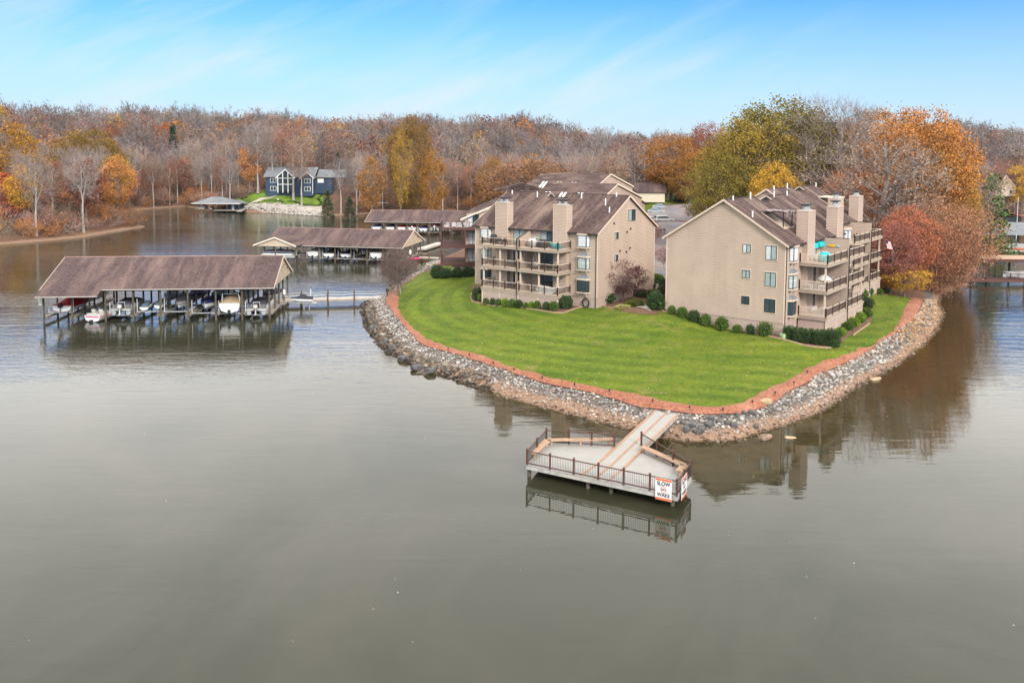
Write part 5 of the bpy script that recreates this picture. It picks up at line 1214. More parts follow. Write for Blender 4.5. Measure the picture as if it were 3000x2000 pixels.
runabout('motorboat', 'white cruiser with tan canvas and a white arch, seventh slip', slip(B1O, rv, slipA[6], .3, .8), rv, 7.4, 2.7, 1.45, cover='tan_cloth', cov_h=1.0, peak=.38, top_tower=True, group=GRP)
pontoon('pontoon_boat', 'pontoon boat with black cover and pale outboard in the rightmost slip', slip(B1O, rv, slipA[7], .3, .55), rv, 6.8, 2.7, motor='pale_cloth', group=GRP)
for i, (z_, n_) in enumerate(((1.3, 'leftmost'), (None, ''), (.75, 'third'), (1.2, 'fourth'), (1.15, 'fifth'), (.9, 'sixth'), (.8, 'seventh'), (.55, 'rightmost'))):
    if z_: lift(slip(B1O, rv, slipA[i], .3, z_), rv, 3.2, 6.8, 'galvanised boat lift with white guide poles in the %s slip of the nearest boathouse' % n_, 'boat lifts')
# back row, glimpsed between the posts
for i, (c_, kind) in enumerate((('pale_cloth', 'r'), ('white', 'r'), ('blue_cloth', 'r'), ('white', 'p'), ('pale_cloth', 'r'), ('navy', 'r'))):
    k = (0, 3, 4, 5, 6, 7)[i]; lb = ('pale', 'white', 'blue', 'white pontoon', 'pale grey', 'navy')[i]
    nm = ('first', 'fourth', 'fifth', 'sixth', 'seventh', 'last')[i]
    (runabout if kind == 'r' else pontoon)('motorboat' if kind == 'r' else 'pontoon_boat', '%s covered boat, rear row of the nearest boathouse, %s slip from the left' % (lb, nm), slip(B1O, rv, slipA[k], 14.8, .9), rv + R(180), 5.8, 2.4, cover=c_, group='rear row of the nearest boathouse')
b_ = thing('notice_board', 'small pale notice board on the leftmost pile, nearest boathouse', 'sign', slip(B1O, rv, fx1[0] - .3, -.15, 3.0), rv); MB().box(-.22, .22, -.03, 0, -.6, .6).build('panel', M['off_white'], b_); MB().box(-.22, .22, -.035, -.031, .35, .55).build('heading', M['red_cloth'], b_)

# walkway from the shore to the nearest boathouse
def gangway(lab, a, b_, w, post_px, rope=True, z=.92):
    o = thing('gangway', lab, 'gangway', (0, 0, 0)); a, b_ = Vector((a.x, a.y, z)), Vector((b_.x, b_.y, z)); d = (b_ - a).normalized(); n = Vector((-d.y, d.x, 0)); L = (b_ - a).length
    m_ = MB(); k = int(L / .16)
    m_.beam(a, b_, w, .05, up=(0, 0, 1)); m_.build('boards', M['gang'], o)
    m_ = MB()
    for s in (-1, 1): m_.beam(a + n * s * w / 2 - Vector((0, 0, .15)), b_ + n * s * w / 2 - Vector((0, 0, .15)), .07, .24)
    m_.build('joist', M['dock_wood'], o)
    for s in (-1, 1):
        prev = None
        for q in post_px:
            c_ = a + d * (L * q) + n * s * (w / 2 + .12); m_ = MB().tube((c_.x, c_.y, -1.8), (c_.x, c_.y, z + 1.0), .12, .11, 8); m_.lathe([(.13, 0), (.13, .06), (.02, .16)], 8, (c_.x, c_.y, z + 1.0)); m_.build('post', M['pile'], o)
            if rope and prev is not None:
                m_ = MB(); pp = [prev.lerp(c_, t_ / 8) for t_ in range(9)]
                for z_ in (.85, .5):
                    for t_ in range(8):
                        s0, s1 = t_ / 8, (t_ + 1) / 8; q0, q1 = pp[t_], pp[t_ + 1]
                        m_.tube((q0.x, q0.y, z + z_ - .5 * s0 * (1 - s0)), (q1.x, q1.y, z + z_ - .5 * s1 * (1 - s1)), .025, .025, 5, False)
                m_.build('rope', M['off_white'], o)
            prev = c_
    return o
M['gang'] = wood_mat('pale_gangway_boards', (0.50, 0.44, 0.39), 'y', .16, .4)
ga = loc2(B1O, rzA, .2, 7.6); gb = P(1137, 868, 1.0)
ga2 = P(808, 878, .92)
gangway('wooden gangway with rope rails from the lawn to the nearest boathouse', P(800, 879, .92), gb, 2.1, [.0, .24, .47, .70, .99])
jp = P(925, 884, 1.1); jetski('personal_watercraft', 'black covered jet ski on a lift in front of the gangway', (jp.x - .3, jp.y - .6, 1.15), R(90 + 3), cover='dark_cloth'); 
o = thing('jet_ski_lift', 'small pole lift under the black jet ski beside the gangway', 'lift', (jp.x - 1.6, jp.y - .6, 0)); m_ = MB(); m_.tube((0, 0, -1.5), (0, 0, 1.0), .08, .08, 8); m_.tube((.8, 0, -1.5), (.8, .0, 1.0), .08, .08, 8); m_.box(-1.0, 1.9, -.4, .4, 1.0, 1.12); m_.build('frame', M['galv'], o); m_ = MB(); m_.tube((.9, .5, 1.1), (.9, .5, 3.0), .06, .06, 6); m_.build('guide_pole', M['white'], o)
p = P(838, 878, .9); o = thing('dock_pedestal', 'white-topped power pedestal at the boathouse end of the gangway', 'post', (p.x, p.y - 1.0, 0)); MB().tube((0, 0, -1.5), (0, 0, 1.9), .14, .14, 8).build('pile', M['pile'], o); MB().lathe([(.2, 1.9), (.2, 2.45), (.12, 2.6), (.02, 2.66)], 10).build('cap', M['white'], o)

# second boathouse
B2O = P(1177, 723.7, 3.7); rzB = R(-10)
fx2 = [lx(B2O, rzB, q) for q in (758, 869.5, 893, 937, 983.7, 1030, 1076.7, 1123, 1170)]
fxa = [x - .0 for x in fx2[2:]]
Lb = 31.5
o = boathouse('second boathouse behind the nearest, brown roof with a cream gabled bay at its left end', B2O, rzB, Lb, 16.0, 3.75, 6.6, [-Lb + .4, -Lb + 9.5] + fxa[1:], skipfinger=(), gable_l=False)
# projecting gabled bay at the left end
m_ = MB(); gx0, gx1_ = -Lb - .2, -Lb + 9.4; gm = (gx0 + gx1_) / 2; pk = 3.75 + (gx1_ - gx0) / 2 * .36
m_.prism([(gx0, 3.6), (gm, pk - .15), (gx1_, 3.6), (gx1_, 3.8), (gm, pk + .08), (gx0, 3.8)], 'y', -3.6, 7.0); m_.build('bay_roof', M['roof_dock'], o)
m_ = MB(); m_.prism([(gx0 + .3, 3.55), (gm, pk - .12), (gx1_ - .3, 3.55)], 'y', -3.3, -3.2); m_.build('bay_gable', M['cream_siding'], o)
m_ = MB(); m_.prism([(gx0 - .1, 3.5), (gm, pk - .22), (gm, pk + .1), (gx0 - .1, 3.82)], 'y', -3.66, -3.604); m_.prism([(gx1_ + .1, 3.5), (gm, pk - .22), (gm, pk + .1), (gx1_ + .1, 3.82)], 'y', -3.66, -3.604); m_.build('bay_rake', M['pale_trim'], o)
for q in (gx0 + .3, gm, gx1_ - .3): MB().tube((q, -3.2, -2), (q, -3.2, 3.6), .14, .13, 8).build('post', M['pile'], o)
gooseneck('black gooseneck lamp on the gable of the second boathouse', loc2(B2O, rzB, .35, 8, 5.2), rzB + R(90))
GB = 'boats in the second boathouse'
pb = pontoon('pontoon_boat', 'black and white pontoon boat side-on under the gabled bay, second boathouse', slip(B2O, rzB, -Lb + 8.6, -1.2, .9), rzB + R(90), 8.0, 2.7, cover='dark_cloth', motor='black', side='white', stripe='navy', group=GB)
S2 = [(fx2[i] + fx2[i + 1]) / 2 for i in range(2, 8)]
runabout('motorboat', 'tan and white covered boat in the first slip right of the gabled bay', slip(B2O, rzB, S2[0], .8, .9), rzB, 6.6, 2.5, 1.1, cover='pale_cloth', cov_h=.8, group=GB)
runabout('motorboat', 'white-hulled boat under a black cover, second slip of the second boathouse', slip(B2O, rzB, S2[1], 1.0, .9), rzB, 6.4, 2.5, .9, cover='dark_cloth', cov_h=.7, group=GB)
runabout('motorboat', 'boat under a drooping navy cover, third slip of the second boathouse', slip(B2O, rzB, S2[2], 1.6, .9), rzB, 5.8, 2.4, .8, cover='navy', cov_h=.7, group=GB)
runabout('motorboat', 'boat under a peaked white cover, fourth slip of the second boathouse', slip(B2O, rzB, S2[3], 8.6, 1.3), rzB + R(180), 6.4, 2.5, .9, cover='pale_cloth', cov_h=.9, drive=None, group=GB)
runabout('motorboat', 'white cruiser with grey cover, fifth slip of the second boathouse', slip(B2O, rzB, S2[4], .8, .9), rzB, 7.0, 2.6, 1.3, cover='grey_cloth', cov_h=.7, group=GB)
for i in range(5): lift(slip(B2O, rzB, S2[i], .3, .85), rzB, 3.0, 6.6, 'galvanised lift, %s slip right of the gabled bay in the second boathouse' % ('first', 'second', 'third', 'fourth', 'fifth')[i], 'boat lifts')
for i, c_ in enumerate(('pale_cloth', 'navy', 'grey_cloth')): runabout('motorboat', '%s covered boat in the rear row of the second boathouse' % ('pale', 'navy', 'grey')[i], slip(B2O, rzB, S2[(0, 2, 4)[i]], 15.6, .9), rzB + R(180), 6, 2.4, cover=c_, group='rear row of the second boathouse')
gangway('pale gangway from the second boathouse to the shore behind the brown decks', P(1228, 753, .9), P(1296, 756, .9), 1.5, [.05, .5, .95], rope=False)
p = P(1214, 757, 1.2); o = thing('kayak', 'bright pink kayak leaning at the second boathouse walkway', 'kayak', (p.x, p.y, 1.0), R(80)); MB().loft([[(math.cos(a) * w_ * .42, y_, z_ + math.sin(a) * w_ * .26) for a in [k * math.pi / 4 for k in range(8)]] for y_, w_, z_ in ((-1.6, .1, .35), (-1.0, .8, .2), (0, 1.0, .1), (1.0, .8, .2), (1.6, .1, .35))]).build('hull', M['pink'], o, smooth=True)
MB().lathe([(.02, .36), (.28, .34), (.3, .30)], 10).build('seat_well', M['black'], o)
p = P(1202, 768, .9); o = thing('dock_pedestal', 'white-topped pile beside the pink kayak', 'post', (p.x, p.y, 0)); MB().tube((0, 0, -1.5), (0, 0, 2.6), .16, .16, 8).build('pile', M['pile'], o); MB().lathe([(.24, 2.6), (.24, 3.3), (.02, 3.5)], 10).build('cap', M['white'], o)

# third boathouse
B3O = at(1354.7, 651, 226); B3O = Vector((-12.0, 235.6, 0)); rzC = R(-5.0)
fx3 = [lx(B3O, rzC, q) for q in (1080, 1125, 1160, 1192, 1222, 1256, 1290, 1325)]
o = boathouse('third and farthest brown-roofed boathouse, partly behind the brown decks', B3O, rzC, 31.0, 15.5, 4.0, 6.8, fx3)
GC = 'boats in the third boathouse'
S3 = [(fx3[i] + fx3[i + 1]) / 2 for i in range(7)]
for i, (c_, lb, kw) in enumerate((('blue_cloth', 'boat under a blue cover in the leftmost slip of the third boathouse', {}), ('dark_cloth', 'white boat with black cover, second slip of the third boathouse', {}), ('red_cloth', 'white boat with red trim, third slip of the third boathouse', {}),
      ('red_cloth', 'white outboard boat with a red cover, fourth slip of the third boathouse', {'drive': 'white'}), ('blue_cloth', 'bright blue runabout, fifth slip of the third boathouse', {'lower': 'blue_cloth'}))):
    runabout('motorboat', lb, slip(B3O, rzC, S3[i], 1.0, 1.2 - .25 * (i == 4)), rzC, 6.0, 2.5, 1.0, cover=c_, cov_h=.35 if i > 1 else .6, group=GC, **kw)
pontoon('pontoon_boat', 'pontoon boat with red canopy, sixth slip of the third boathouse', slip(B3O, rzC, S3[5], .6, 1.3), rzC, 6.6, 2.6, cover='red_cloth', motor='white', group=GC)
pontoon('pontoon_boat', 'grey pontoon boat seen through the brown decks', slip(B3O, rzC, S3[6], .6, 1.3), rzC, 6.6, 2.6, cover='dark_cloth', motor='off_white', group=GC)
for i in range(6): lift(slip(B3O, rzC, S3[i], .3, .9), rzC, 3.0, 6.6, 'lift with white poles, number %s from the left in the third boathouse' % ('one', 'two', 'three', 'four', 'five', 'six')[i], 'boat lifts')
m_ = thing('floating_dock', 'pale floating dock with white chairs between the second and third boathouses', 'dock', (0, 0, 0)); a_ = P(1235, 730, .5); b_ = P(1292, 712, .5); MB().beam(a_, b_, 2.2, .4).build('deck', M['gang'], m_)
p = P(1104, 640, .0); o = thing('mast', 'thin white mast with crossbar standing on the far shore left of the third boathouse', 'mast', (p.x, p.y + 14, 0)); m_ = MB(); m_.tube((0, 0, 0), (0, 0, 15.5), .09, .06, 6); m_.box(-2.2, 2.2, -.05, .05, 5.0, 5.15); m_.build('pole', M['white'], o)

# ---- far gazebo-roofed dock with its boat
GO = P(569, 622, 0); rzG = R(-3)
o = thing('boathouse', 'open boathouse with grey hipped roof below the blue house', 'boathouse', (GO.x, GO.y, 0), rzG)
m_ = MB(); m_.add([(-.8, -.8, 3.7), (19.2, -.8, 3.7), (19.2, 9.2, 3.7), (-.8, 9.2, 3.7), (5.5, 4.2, 6.1), (9.5, 4.2, 6.1), (13.5, 4.2, 5.4)], [(0, 1, 6, 5, 4), (1, 2, 6), (2, 3, 4, 5, 6), (3, 0, 4), (3, 2, 1, 0)]); m_.build('roof', M['roof_grey'], o)
m_ = MB(); m_.box(-.9, 19.3, -.9, -.805, 3.5, 3.72); m_.build('fascia', M['white'], o)
for q in (0, 4.5, 9, 13.5, 18.4):
    for y_ in (0, 8.4): MB().tube((q, y_, -2), (q, y_, 3.6), .14, .14, 6).build('post', M['pile'], o)
m_ = MB(); m_.box(8.0, 19.5, -1.0, 8.6, .75, 1.0); m_.box(0, 8, 8, 8.6, .75, 1.0); m_.build('deck', M['dock_wood'], o)
m_ = MB(); m_.box(13.0, 17.5, 2.5, 7.5, 1.0, 3.65); m_.build('store_room', M['blue_siding'], o)
m_ = MB(); m_.box(14.5, 15.5, 2.44, 2.5, 1.0, 3.1); m_.build('store_door', M['white'], o)
runabout('motorboat', 'teal and white wakeboat under the grey hipped roof', loc2(GO, rzG, 2.2, 2, 1.0), rzG, 6, 2.4, 1.0, lower='teal', cover='white', cov_h=.4)
jetski('personal_watercraft', 'dark jet ski beside the teal boat under the grey roof', loc2(GO, rzG, 6, 2, 1.2), rzG, cover='dark_cloth')
gp = [P(700, 620, 1.0), P(735, 602, 1.6)]; o = thing('gangway', 'grey gangway climbing from the grey-roofed boathouse to the far lawn', 'gangway', (0, 0, 0)); MB().beam(gp[0], gp[1], 2.0, .2).build('boards', M['dock_wood'], o)

# ---- docks at the right edge
p = P(2893, 742, 0); o = thing('boathouse', 'open boathouse with grey hipped roof at the right edge, behind the brown one', 'boathouse', (p.x, p.y, 0), R(-8))
m_ = MB(); m_.add([(-2, -.8, 4.6), (17, -.8, 4.6), (17, 9.2, 4.6), (-2, 9.2, 4.6), (3, 4.2, 7.4), (12.5, 4.2, 7.4)], [(0, 1, 5, 4), (1, 2, 5), (2, 3, 4, 5), (3, 0, 4), (3, 2, 1, 0)]); m_.build('roof', M['roof_grey'], o)
for q in (-.8, 5.3, 10.4, 16):
    for y_ in (0, 8.4): MB().tube((q, y_, -2), (q, y_, 4.5), .15, .15, 6).build('post', M['pile'], o)
m_ = MB(); m_.box(-1.5, 16.5, -1.6, .2, .7, 1.0); m_.box(-1.5, 16.5, 8, 9, .7, 1.0); m_.build('deck', M['gang'], o)
runabout('motorboat', 'long white boat moored under the grey roof at the right edge', (p.x + 12.5, p.y + 1.5, .6), R(84), 9, 2.8, 1.3, cover='pale_cloth', cov_h=.4, drive=None)
for k in range(2):
    o = thing('kayak', '%s orange-red kayak lying on the pale dock at the right edge' % ('left' if k == 0 else 'right'), 'kayak', (p.x + 1.5 + k * 5.5, p.y - 1.0, 1.05), R(84)); MB().loft([[(math.cos(a) * w_ * .4, y_, .2 + math.sin(a) * w_ * .2) for a in [q * math.pi / 4 for q in range(8)]] for y_, w_ in ((-2.0, .1), (-1.2, .8), (0, 1.0), (1.2, .8), (2.0, .1))]).build('hull', simple('orange_plastic', (.7, .12, .05), .4) if k == 0 else bpy.data.materials['orange_plastic'], o, smooth=True); MB().lathe([(.02, .42), (.26, .4), (.28, .36)], 10).build('seat_well', M['black'], o)
p = P(2898, 832, 0); o = thing('boathouse', 'low brown dock with a flat tan roof at the right edge', 'boathouse', (p.x, p.y, 0), R(-4))
m_ = MB(); m_.box(-1.5, 16, -.5, 6, 4.5, 4.7); m_.build('roof', simple('tan_metal_roof', (.45, .29, .18), .6, .15), o); m_ = MB(); m_.box(-1.5, 16, -.56, -.503, 4.1, 4.66); m_.build('fascia', M['stain_brown'], o)
for q in (-.6, 6.2, 15):
    for y_ in (0, 5.5): MB().box(q - .12, q + .12, y_ - .12, y_ + .12, -2, 4.5).build('post', M['stain_brown'], o)
m_ = MB(); m_.box(-5, 16, -1.0, 1.2, .8, 1.05); m_.box(-5, 16, -1.05, -1.002, .5, 1.05); m_.build('deck', M['brown_deck'], o)
railing(o, [((-1, -.9), (15.8, -.9), 4)], 1.05, False, 'brown')
runabout('motorboat', 'white boat under the flat tan roof at the right edge', (p.x + 10.5, p.y + 1.6, .6), R(88), 7, 2.5, 1.2, cover='pale_cloth', cov_h=.3, drive=None)
p = P(2948, 700, 0); o = thing('boathouse', 'red-roofed boathouse farthest back at the right edge', 'boathouse', (p.x + 6, p.y + 22, 0), R(-5)); m_ = MB(); m_.prism([(-4, 5.0), (4, 7.6), (12, 5.0), (12, 4.8), (4, 7.3), (-4, 4.8)], 'y', 0, 14); m_.build('roof', simple('red_metal_roof', (.32, .04, .045), .5, .15), o); m_ = MB(); m_.box(-3.5, 11.5, .5, 13.5, 0.2, 4.8); m_.build('wall', M['dark'], o)
p = P(2977, 700, 0); o = thing('flagpole', 'bare white pole beside the red roof at the right edge', 'pole', (p.x, p.y, 0)); MB().tube((0, 0, 0), (0, 0, 12), .1, .06, 6).build('pole', M['white'], o)

# ---- blue house on the far shore
p0, p1 = at(778, 560, 348), at(919, 560, 348); bz = p0.z; BH = thing('house', 'two-storey dark blue lake house with grey roof and glazed white gable', 'house', (p0.x, 348, bz), 0)
Wd = p1.x - p0.x; m_ = MB(); m_.box(0, Wd, 0, 12, -2, 6.1); m_.build('wall', M['blue_siding'], BH)
m_ = MB(); m_.prism([(-.8, 5.9), (6, 9.9), (12.8, 5.9), (12.8, 6.1), (6, 10.15), (-.8, 6.1)], 'x', -.7, Wd + .7); rf = m_.build('roof', M['roof_grey'], BH)
m_ = MB(); m_.box(8, 11, 4, 5.5, 8, 11.6); m_.build('chimney', M['roof_grey'], rf)
k = Wd / 141.0
gx_a, gx_b = 42 * k, 86 * k; gm = (gx_a + gx_b) / 2
m_ = MB(); m_.prism([(gx_a - .8, 5.6), (gm, 9.3), (gx_b + .8, 5.6), (gx_b + .8, 5.9), (gm, 9.65), (gx_a - .8, 5.9)], 'y', -3.2, 5.5); m_.build('porch_roof', M['roof_grey'], BH)
m_ = MB(); m_.prism([(gx_a - .9, 5.35), (gm, 9.05), (gm, 9.5), (gx_a - .9, 5.8)], 'y', -3.3, -3.21); m_.prism([(gx_b + .9, 5.35), (gm, 9.05), (gm, 9.5), (gx_b + .9, 5.8)], 'y', -3.3, -3.21)
for q in (0, .33, .67, 1): x_ = gx_a + (gx_b - gx_a) * q; m_.box(x_ - .16, x_ + .16, -3.1, -2.8, -.5, 6.2 if q in (0, 1) else 8.0)
m_.box(gx_a, gx_b, -3.1, -2.8, 2.9, 3.15); m_.box(gx_a, gx_b, -3.1, -2.8, 5.5, 5.7); m_.build('porch_frame', M['white'], BH)
m_ = MB(); m_.prism([(gx_a + .3, .2), (gx_a + .3, 5.6), (gm, 9.0), (gx_b - .3, 5.6), (gx_b - .3, .2)], 'y', -2.7, -2.5); m_.build('porch_glass', M['glass'], BH)
g2a, g2b = 109 * k, 141 * k; gm = (g2a + g2b) / 2; m_ = MB(); m_.prism([(g2a, -2), (g2a, 5.6), (gm, 8.0), (g2b, 5.6), (g2b, -2)], 'y', -1.6, 0); m_.build('gable_wall', M['blue_siding'], BH)
m_ = MB(); m_.prism([(g2a - .6, 5.5), (gm, 8.2), (g2b + .6, 5.5), (g2b + .6, 5.75), (gm, 8.5), (g2a - .6, 5.75)], 'y', -2.1, 5); m_.build('gable_roof', M['roof_grey'], BH)
m_ = MB(); m_.prism([(g2a - .7, 5.2), (gm, 7.9), (gm, 8.35), (g2a - .7, 5.65)], 'y', -2.2, -2.11); m_.prism([(g2b + .7, 5.2), (gm, 7.9), (gm, 8.35), (g2b + .7, 5.65)], 'y', -2.2, -2.11); m_.box(g2a - .1, g2a + .1, -1.7, -1.5, -1, 5.5); m_.box(g2b - .1, g2b + .1, -1.7, -1.5, -1, 5.5); m_.build('gable_trim', M['white'], BH)
for x_, y_, z_ in ((14 * k, 0, 3.6), (14 * k, 0, .2), (gm - 1.2, -1.6, 3.5), (gm - 1.2, -1.6, .1)):
    m_ = MB(); m_.box(x_, x_ + 2.6, y_ - .08, y_ - .001, z_, z_ + 1.9); w_ = m_.build('window', M['white'], BH); m_ = MB()
    for q in (0, 1): m_.box(x_ + .15 + q * 1.2, x_ + 1.2 + q * 1.2, y_ - .12, y_ - .081, z_ + .15, z_ + 1.75)
    m_.build('pane', M['glass'], w_)
m_ = MB(); m_.box(Wd, Wd + 7, 3, 11, -1, 6.0); m_.build('side_wing', M['blue_siding'], BH); m_ = MB(); m_.prism([(2.2, 5.8), (7, 9.0), (11.8, 5.8), (11.8, 6.0), (7, 9.25), (2.2, 6.0)], 'x', Wd + .705, Wd + 16); m_.build('wing_roof', M['roof_grey'], BH)
m_ = MB(); m_.box(Wd + 1, Wd + 3.6, 2.92, 3, 3.6, 5.3); m_.build('window', M['white'], BH)
ORD_ = ['first', 'second', 'third', 'fourth', 'fifth', 'sixth', 'seventh', 'eighth', 'ninth', 'tenth', 'eleventh', 'twelfth']
# ================================================================ TREES
def leaf_quads(rg, cen, size, n_per, spread, flat=1.0, up=.4):
    N = len(cen) * n_per; c = np.repeat(cen, n_per, 0) + rg.normal(size=(N, 3)) * np.array([spread, spread, spread * flat])
    a = rg.normal(size=(N, 3)); a /= np.linalg.norm(a, axis=1)[:, None]; b_ = rg.normal(size=(N, 3)); b_ = b_ - (a * b_).sum(1)[:, None] * a; b_ /= np.linalg.norm(b_, axis=1)[:, None]
    s = size * rg.uniform(.6, 1.3, (N, 1)); a = a * s; b_ = b_ * s * .75
    return np.stack([c - a, c - b_, c + a, c + b_], 1).reshape(-1, 3)
def tris_strips(p0, p1, w, rg):
    """thin tapering slivers"""
    d = p1 - p0; n = rg.normal(size=p0.shape); s = np.cross(d, n); s /= np.linalg.norm(s, axis=1)[:, None] + 1e-9; s = s * w[:, None]
    return np.stack([p0 - s, p0 + s, p1 + s * .25, p1 - s * .25], 1).reshape(-1, 3)
def tree_mesh(seed, H, Rc, base, n_cl, leaves, lsize, lspread, trunk_r, limbs=9, bare=False, twigs=14, twig_l=1.3, shape=1.0, trunkm='bark', leafm='leaf', twig_w=.022, cone=False, fan=False, skirt=0.0):
    rg = np.random.default_rng(seed); t = MB()
    # trunk
    pts = [Vector((0, 0, -.6))]; k = 7; dx = rg.normal(size=2) * .02 * H
    topz = H * (.9 if bare or cone else .72)
    for i in range(1, k + 1): s = i / k; pts.append(Vector((dx[0] * s * s + rg.normal() * .012 * H * s, dx[1] * s * s + rg.normal() * .012 * H * s, topz * s)))
    rr = [trunk_r * (1.25 if i == 0 else 1 - .82 * i / k) for i in range(k + 1)]
    for i in range(k): t.tube(pts[i], pts[i + 1], rr[i], rr[i + 1], 7 if trunk_r > .18 else 5, False)
    def trunk_at(z):
        s = max(0, min(.999, z / topz)) * k; i = int(s); return pts[i].lerp(pts[i + 1], s - i), rr[i] + (rr[i + 1] - rr[i]) * (s - i)
    zc = H * (1 + base) / 2; rz_ = H * (1 - base) / 2
    # clusters inside an uneven envelope
    C = []
    lump = rg.normal(size=(7, 3)); lump /= np.linalg.norm(lump, axis=1)[:, None]; la = rg.uniform(-.22, .25, 7)
    while len(C) < n_cl:
        v = rg.normal(size=3); v /= np.linalg.norm(v); r = rg.uniform(.45 if not bare else .25, 1.0) ** .6
        env = 1 + sum(a * max(0, float(v @ l)) ** 3 for a, l in zip(la, lump))
        if cone: q = rg.uniform(0, 1); rad = Rc * (1 - q) * rg.uniform(.5, 1.0); th = rg.uniform(0, 6.283); C.append((rad * math.cos(th), rad * math.sin(th), H * base + H * (1 - base) * q)); continue
        z = zc + rz_ * v[2] * r * env
        w_ = Rc * r * env * (1 if v[2] > 0 else (1 - .35 * (-v[2])) ** shape)
        C.append((v[0] * w_, v[1] * w_, max(z, H * skirt + .3)))
    C = np.array(C)
    # limbs
    L = []
    for i in range(limbs):
        zf = H * base * .95 + (topz * .95 - H * base * .95) * (i + .3) / limbs; th = i * 2.4 + rg.uniform(-.4, .4); p, r0 = trunk_at(zf)
        reach = Rc * rg.uniform(.55, .85) * (1 - .45 * (i / limbs)) ; rise = (H - zf) * rg.uniform(.35, .7) if not cone else -.05 * reach
        e = p + Vector((math.cos(th) * reach, math.sin(th) * reach, rise)); m_ = p.lerp(e, .5) + Vector((rg.normal() * .05 * H, rg.normal() * .05 * H, .04 * H if not cone else 0))
        q0, q1, q2 = r0 * .55, r0 * .34, r0 * .12; t.tube(p, m_, q0, q1, 5, False); t.tube(m_, e, q1, q2, 5, False); L += [(p.lerp(m_, .7), q1), (m_, q1), (m_.lerp(e, .5), q2 * 1.6), (e, q2)]
    for z in (.6, .8, .95): p, r0 = trunk_at(topz * z); L.append((p, r0 * .6))
    LP = np.array([tuple(p) for p, _ in L]); LR = [r for _, r in L]
    # branches out to the clusters
    P0, P1, W = [], [], []
    for c in C:
        d = ((LP - c) ** 2).sum(1) + np.where(LP[:, 2] > c[2], 6, 0); j = int(d.argmin()); a = LP[j]; mid = (a + c) / 2 + rg.normal(size=3) * .03 * H + np.array([0, 0, .015 * H])
        w_ = max(.018, min(.07, LR[j] * .35)) * (1.35 if bare else 1); P0 += [a, mid]; P1 += [mid, c]; W += [w_, w_ * .6]
    P0, P1, W = np.array(P0), np.array(P1), np.array(W)
    br = np.concatenate([tris_strips(P0, P1, W, rg), tris_strips(P0, P1, W, rg)])
    tm = t; tv = np.array([tm.v[i] for f in tm.f for i in f]).reshape(-1, 3)
    trunk = fast_mesh('trunk', np.concatenate([tv, br]), 4, M[trunkm])
    if bare:
        N = len(C) * twigs; c = np.repeat(C, twigs, 0); out = c - np.array([0, 0, zc - rz_ * .4]); out /= np.linalg.norm(out, axis=1)[:, None] + 1e-9
        d = out * .75 + np.array([0, 0, .55]) + rg.normal(size=(N, 3)) * .5; d /= np.linalg.norm(d, axis=1)[:, None]; s0 = c + rg.normal(size=(N, 3)) * .25; e = s0 + d * twig_l * rg.uniform(.5, 1.3, (N, 1))
        tw = tris_strips(s0, e, np.full(N, twig_w), rg); s1 = (s0 + e) / 2; d2 = d + rg.normal(size=(N, 3)) * .7; e2 = s1 + d2 * twig_l * .5
        tw = np.concatenate([tw, tris_strips(s1, e2, np.full(N, twig_w * .7), rg)])
        crown = fast_mesh('crown', tw, 4, M['twig'])
        if leaves: crown = fast_mesh('crown', np.concatenate([tw, leaf_quads(rg, C, lsize, leaves, lspread)]), 4, M['leaf'])
    else: crown = fast_mesh('crown', leaf_quads(rg, C, lsize, leaves, lspread, .7), 4, M[leafm])
    return trunk, crown
PROTO = {}
def proto(key, **k): PROTO[key] = tree_mesh(**k)
# distant kinds
for s in range(4): proto('bare%d' % s, seed=20 + s, H=22, Rc=4.6, base=.38, n_cl=120, leaves=0, lsize=0, lspread=0, trunk_r=.34, limbs=11, bare=True, twigs=8, twig_l=2.0, twig_w=.034, trunkm='pale_bark')
for s in range(3): proto('thin%d' % s, seed=30 + s, H=20, Rc=4.4, base=.42, n_cl=100, leaves=9, lsize=.17, lspread=.8, trunk_r=.30, limbs=9, bare=True, twigs=7, twig_l=1.7, twig_w=.035, trunkm='pale_bark')
for s in range(4): proto('leafy%d' % s, seed=40 + s, H=19, Rc=5.2, base=.25, n_cl=150, leaves=34, lsize=.19, lspread=.66, trunk_r=.26, limbs=9)
for s in range(2): proto('ever%d' % s, seed=50 + s, H=16, Rc=3.6, base=.06, n_cl=190, leaves=16, lsize=.22, lspread=.42, trunk_r=.2, limbs=10, cone=True, leafm='needle')
for s in range(2): proto('brush%d' % s, seed=60 + s, H=6, Rc=3.4, base=.05, n_cl=60, leaves=12, lsize=.15, lspread=.6, trunk_r=.09, limbs=7, bare=True, twigs=8, twig_l=1.3, twig_w=.028)
# heroes
proto('oak0', seed=70, H=26, Rc=10.5, base=.14, n_cl=760, leaves=54, lsize=.19, lspread=.74, trunk_r=.5, limbs=14)
proto('oak1', seed=71, H=22, Rc=8.5, base=.10, n_cl=560, leaves=52, lsize=.175, lspread=.7, trunk_r=.42, limbs=13)
proto('oak2', seed=75, H=24, Rc=9.5, base=.12, n_cl=620, leaves=44, lsize=.165, lspread=.74, trunk_r=.45, limbs=13)
proto('bigbare0', seed=72, H=27, Rc=9.5, base=.24, n_cl=420, leaves=0, lsize=0, lspread=0, trunk_r=.5, limbs=16, bare=True, twigs=11, twig_l=1.9, twig_w=.024, trunkm='bark')
proto('bigbare1', seed=73, H=25, Rc=8.5, base=.20, n_cl=380, leaves=6, lsize=.15, lspread=.7, trunk_r=.55, limbs=16, bare=True, twigs=6, twig_l=1.8, twig_w=.024, trunkm='bark')
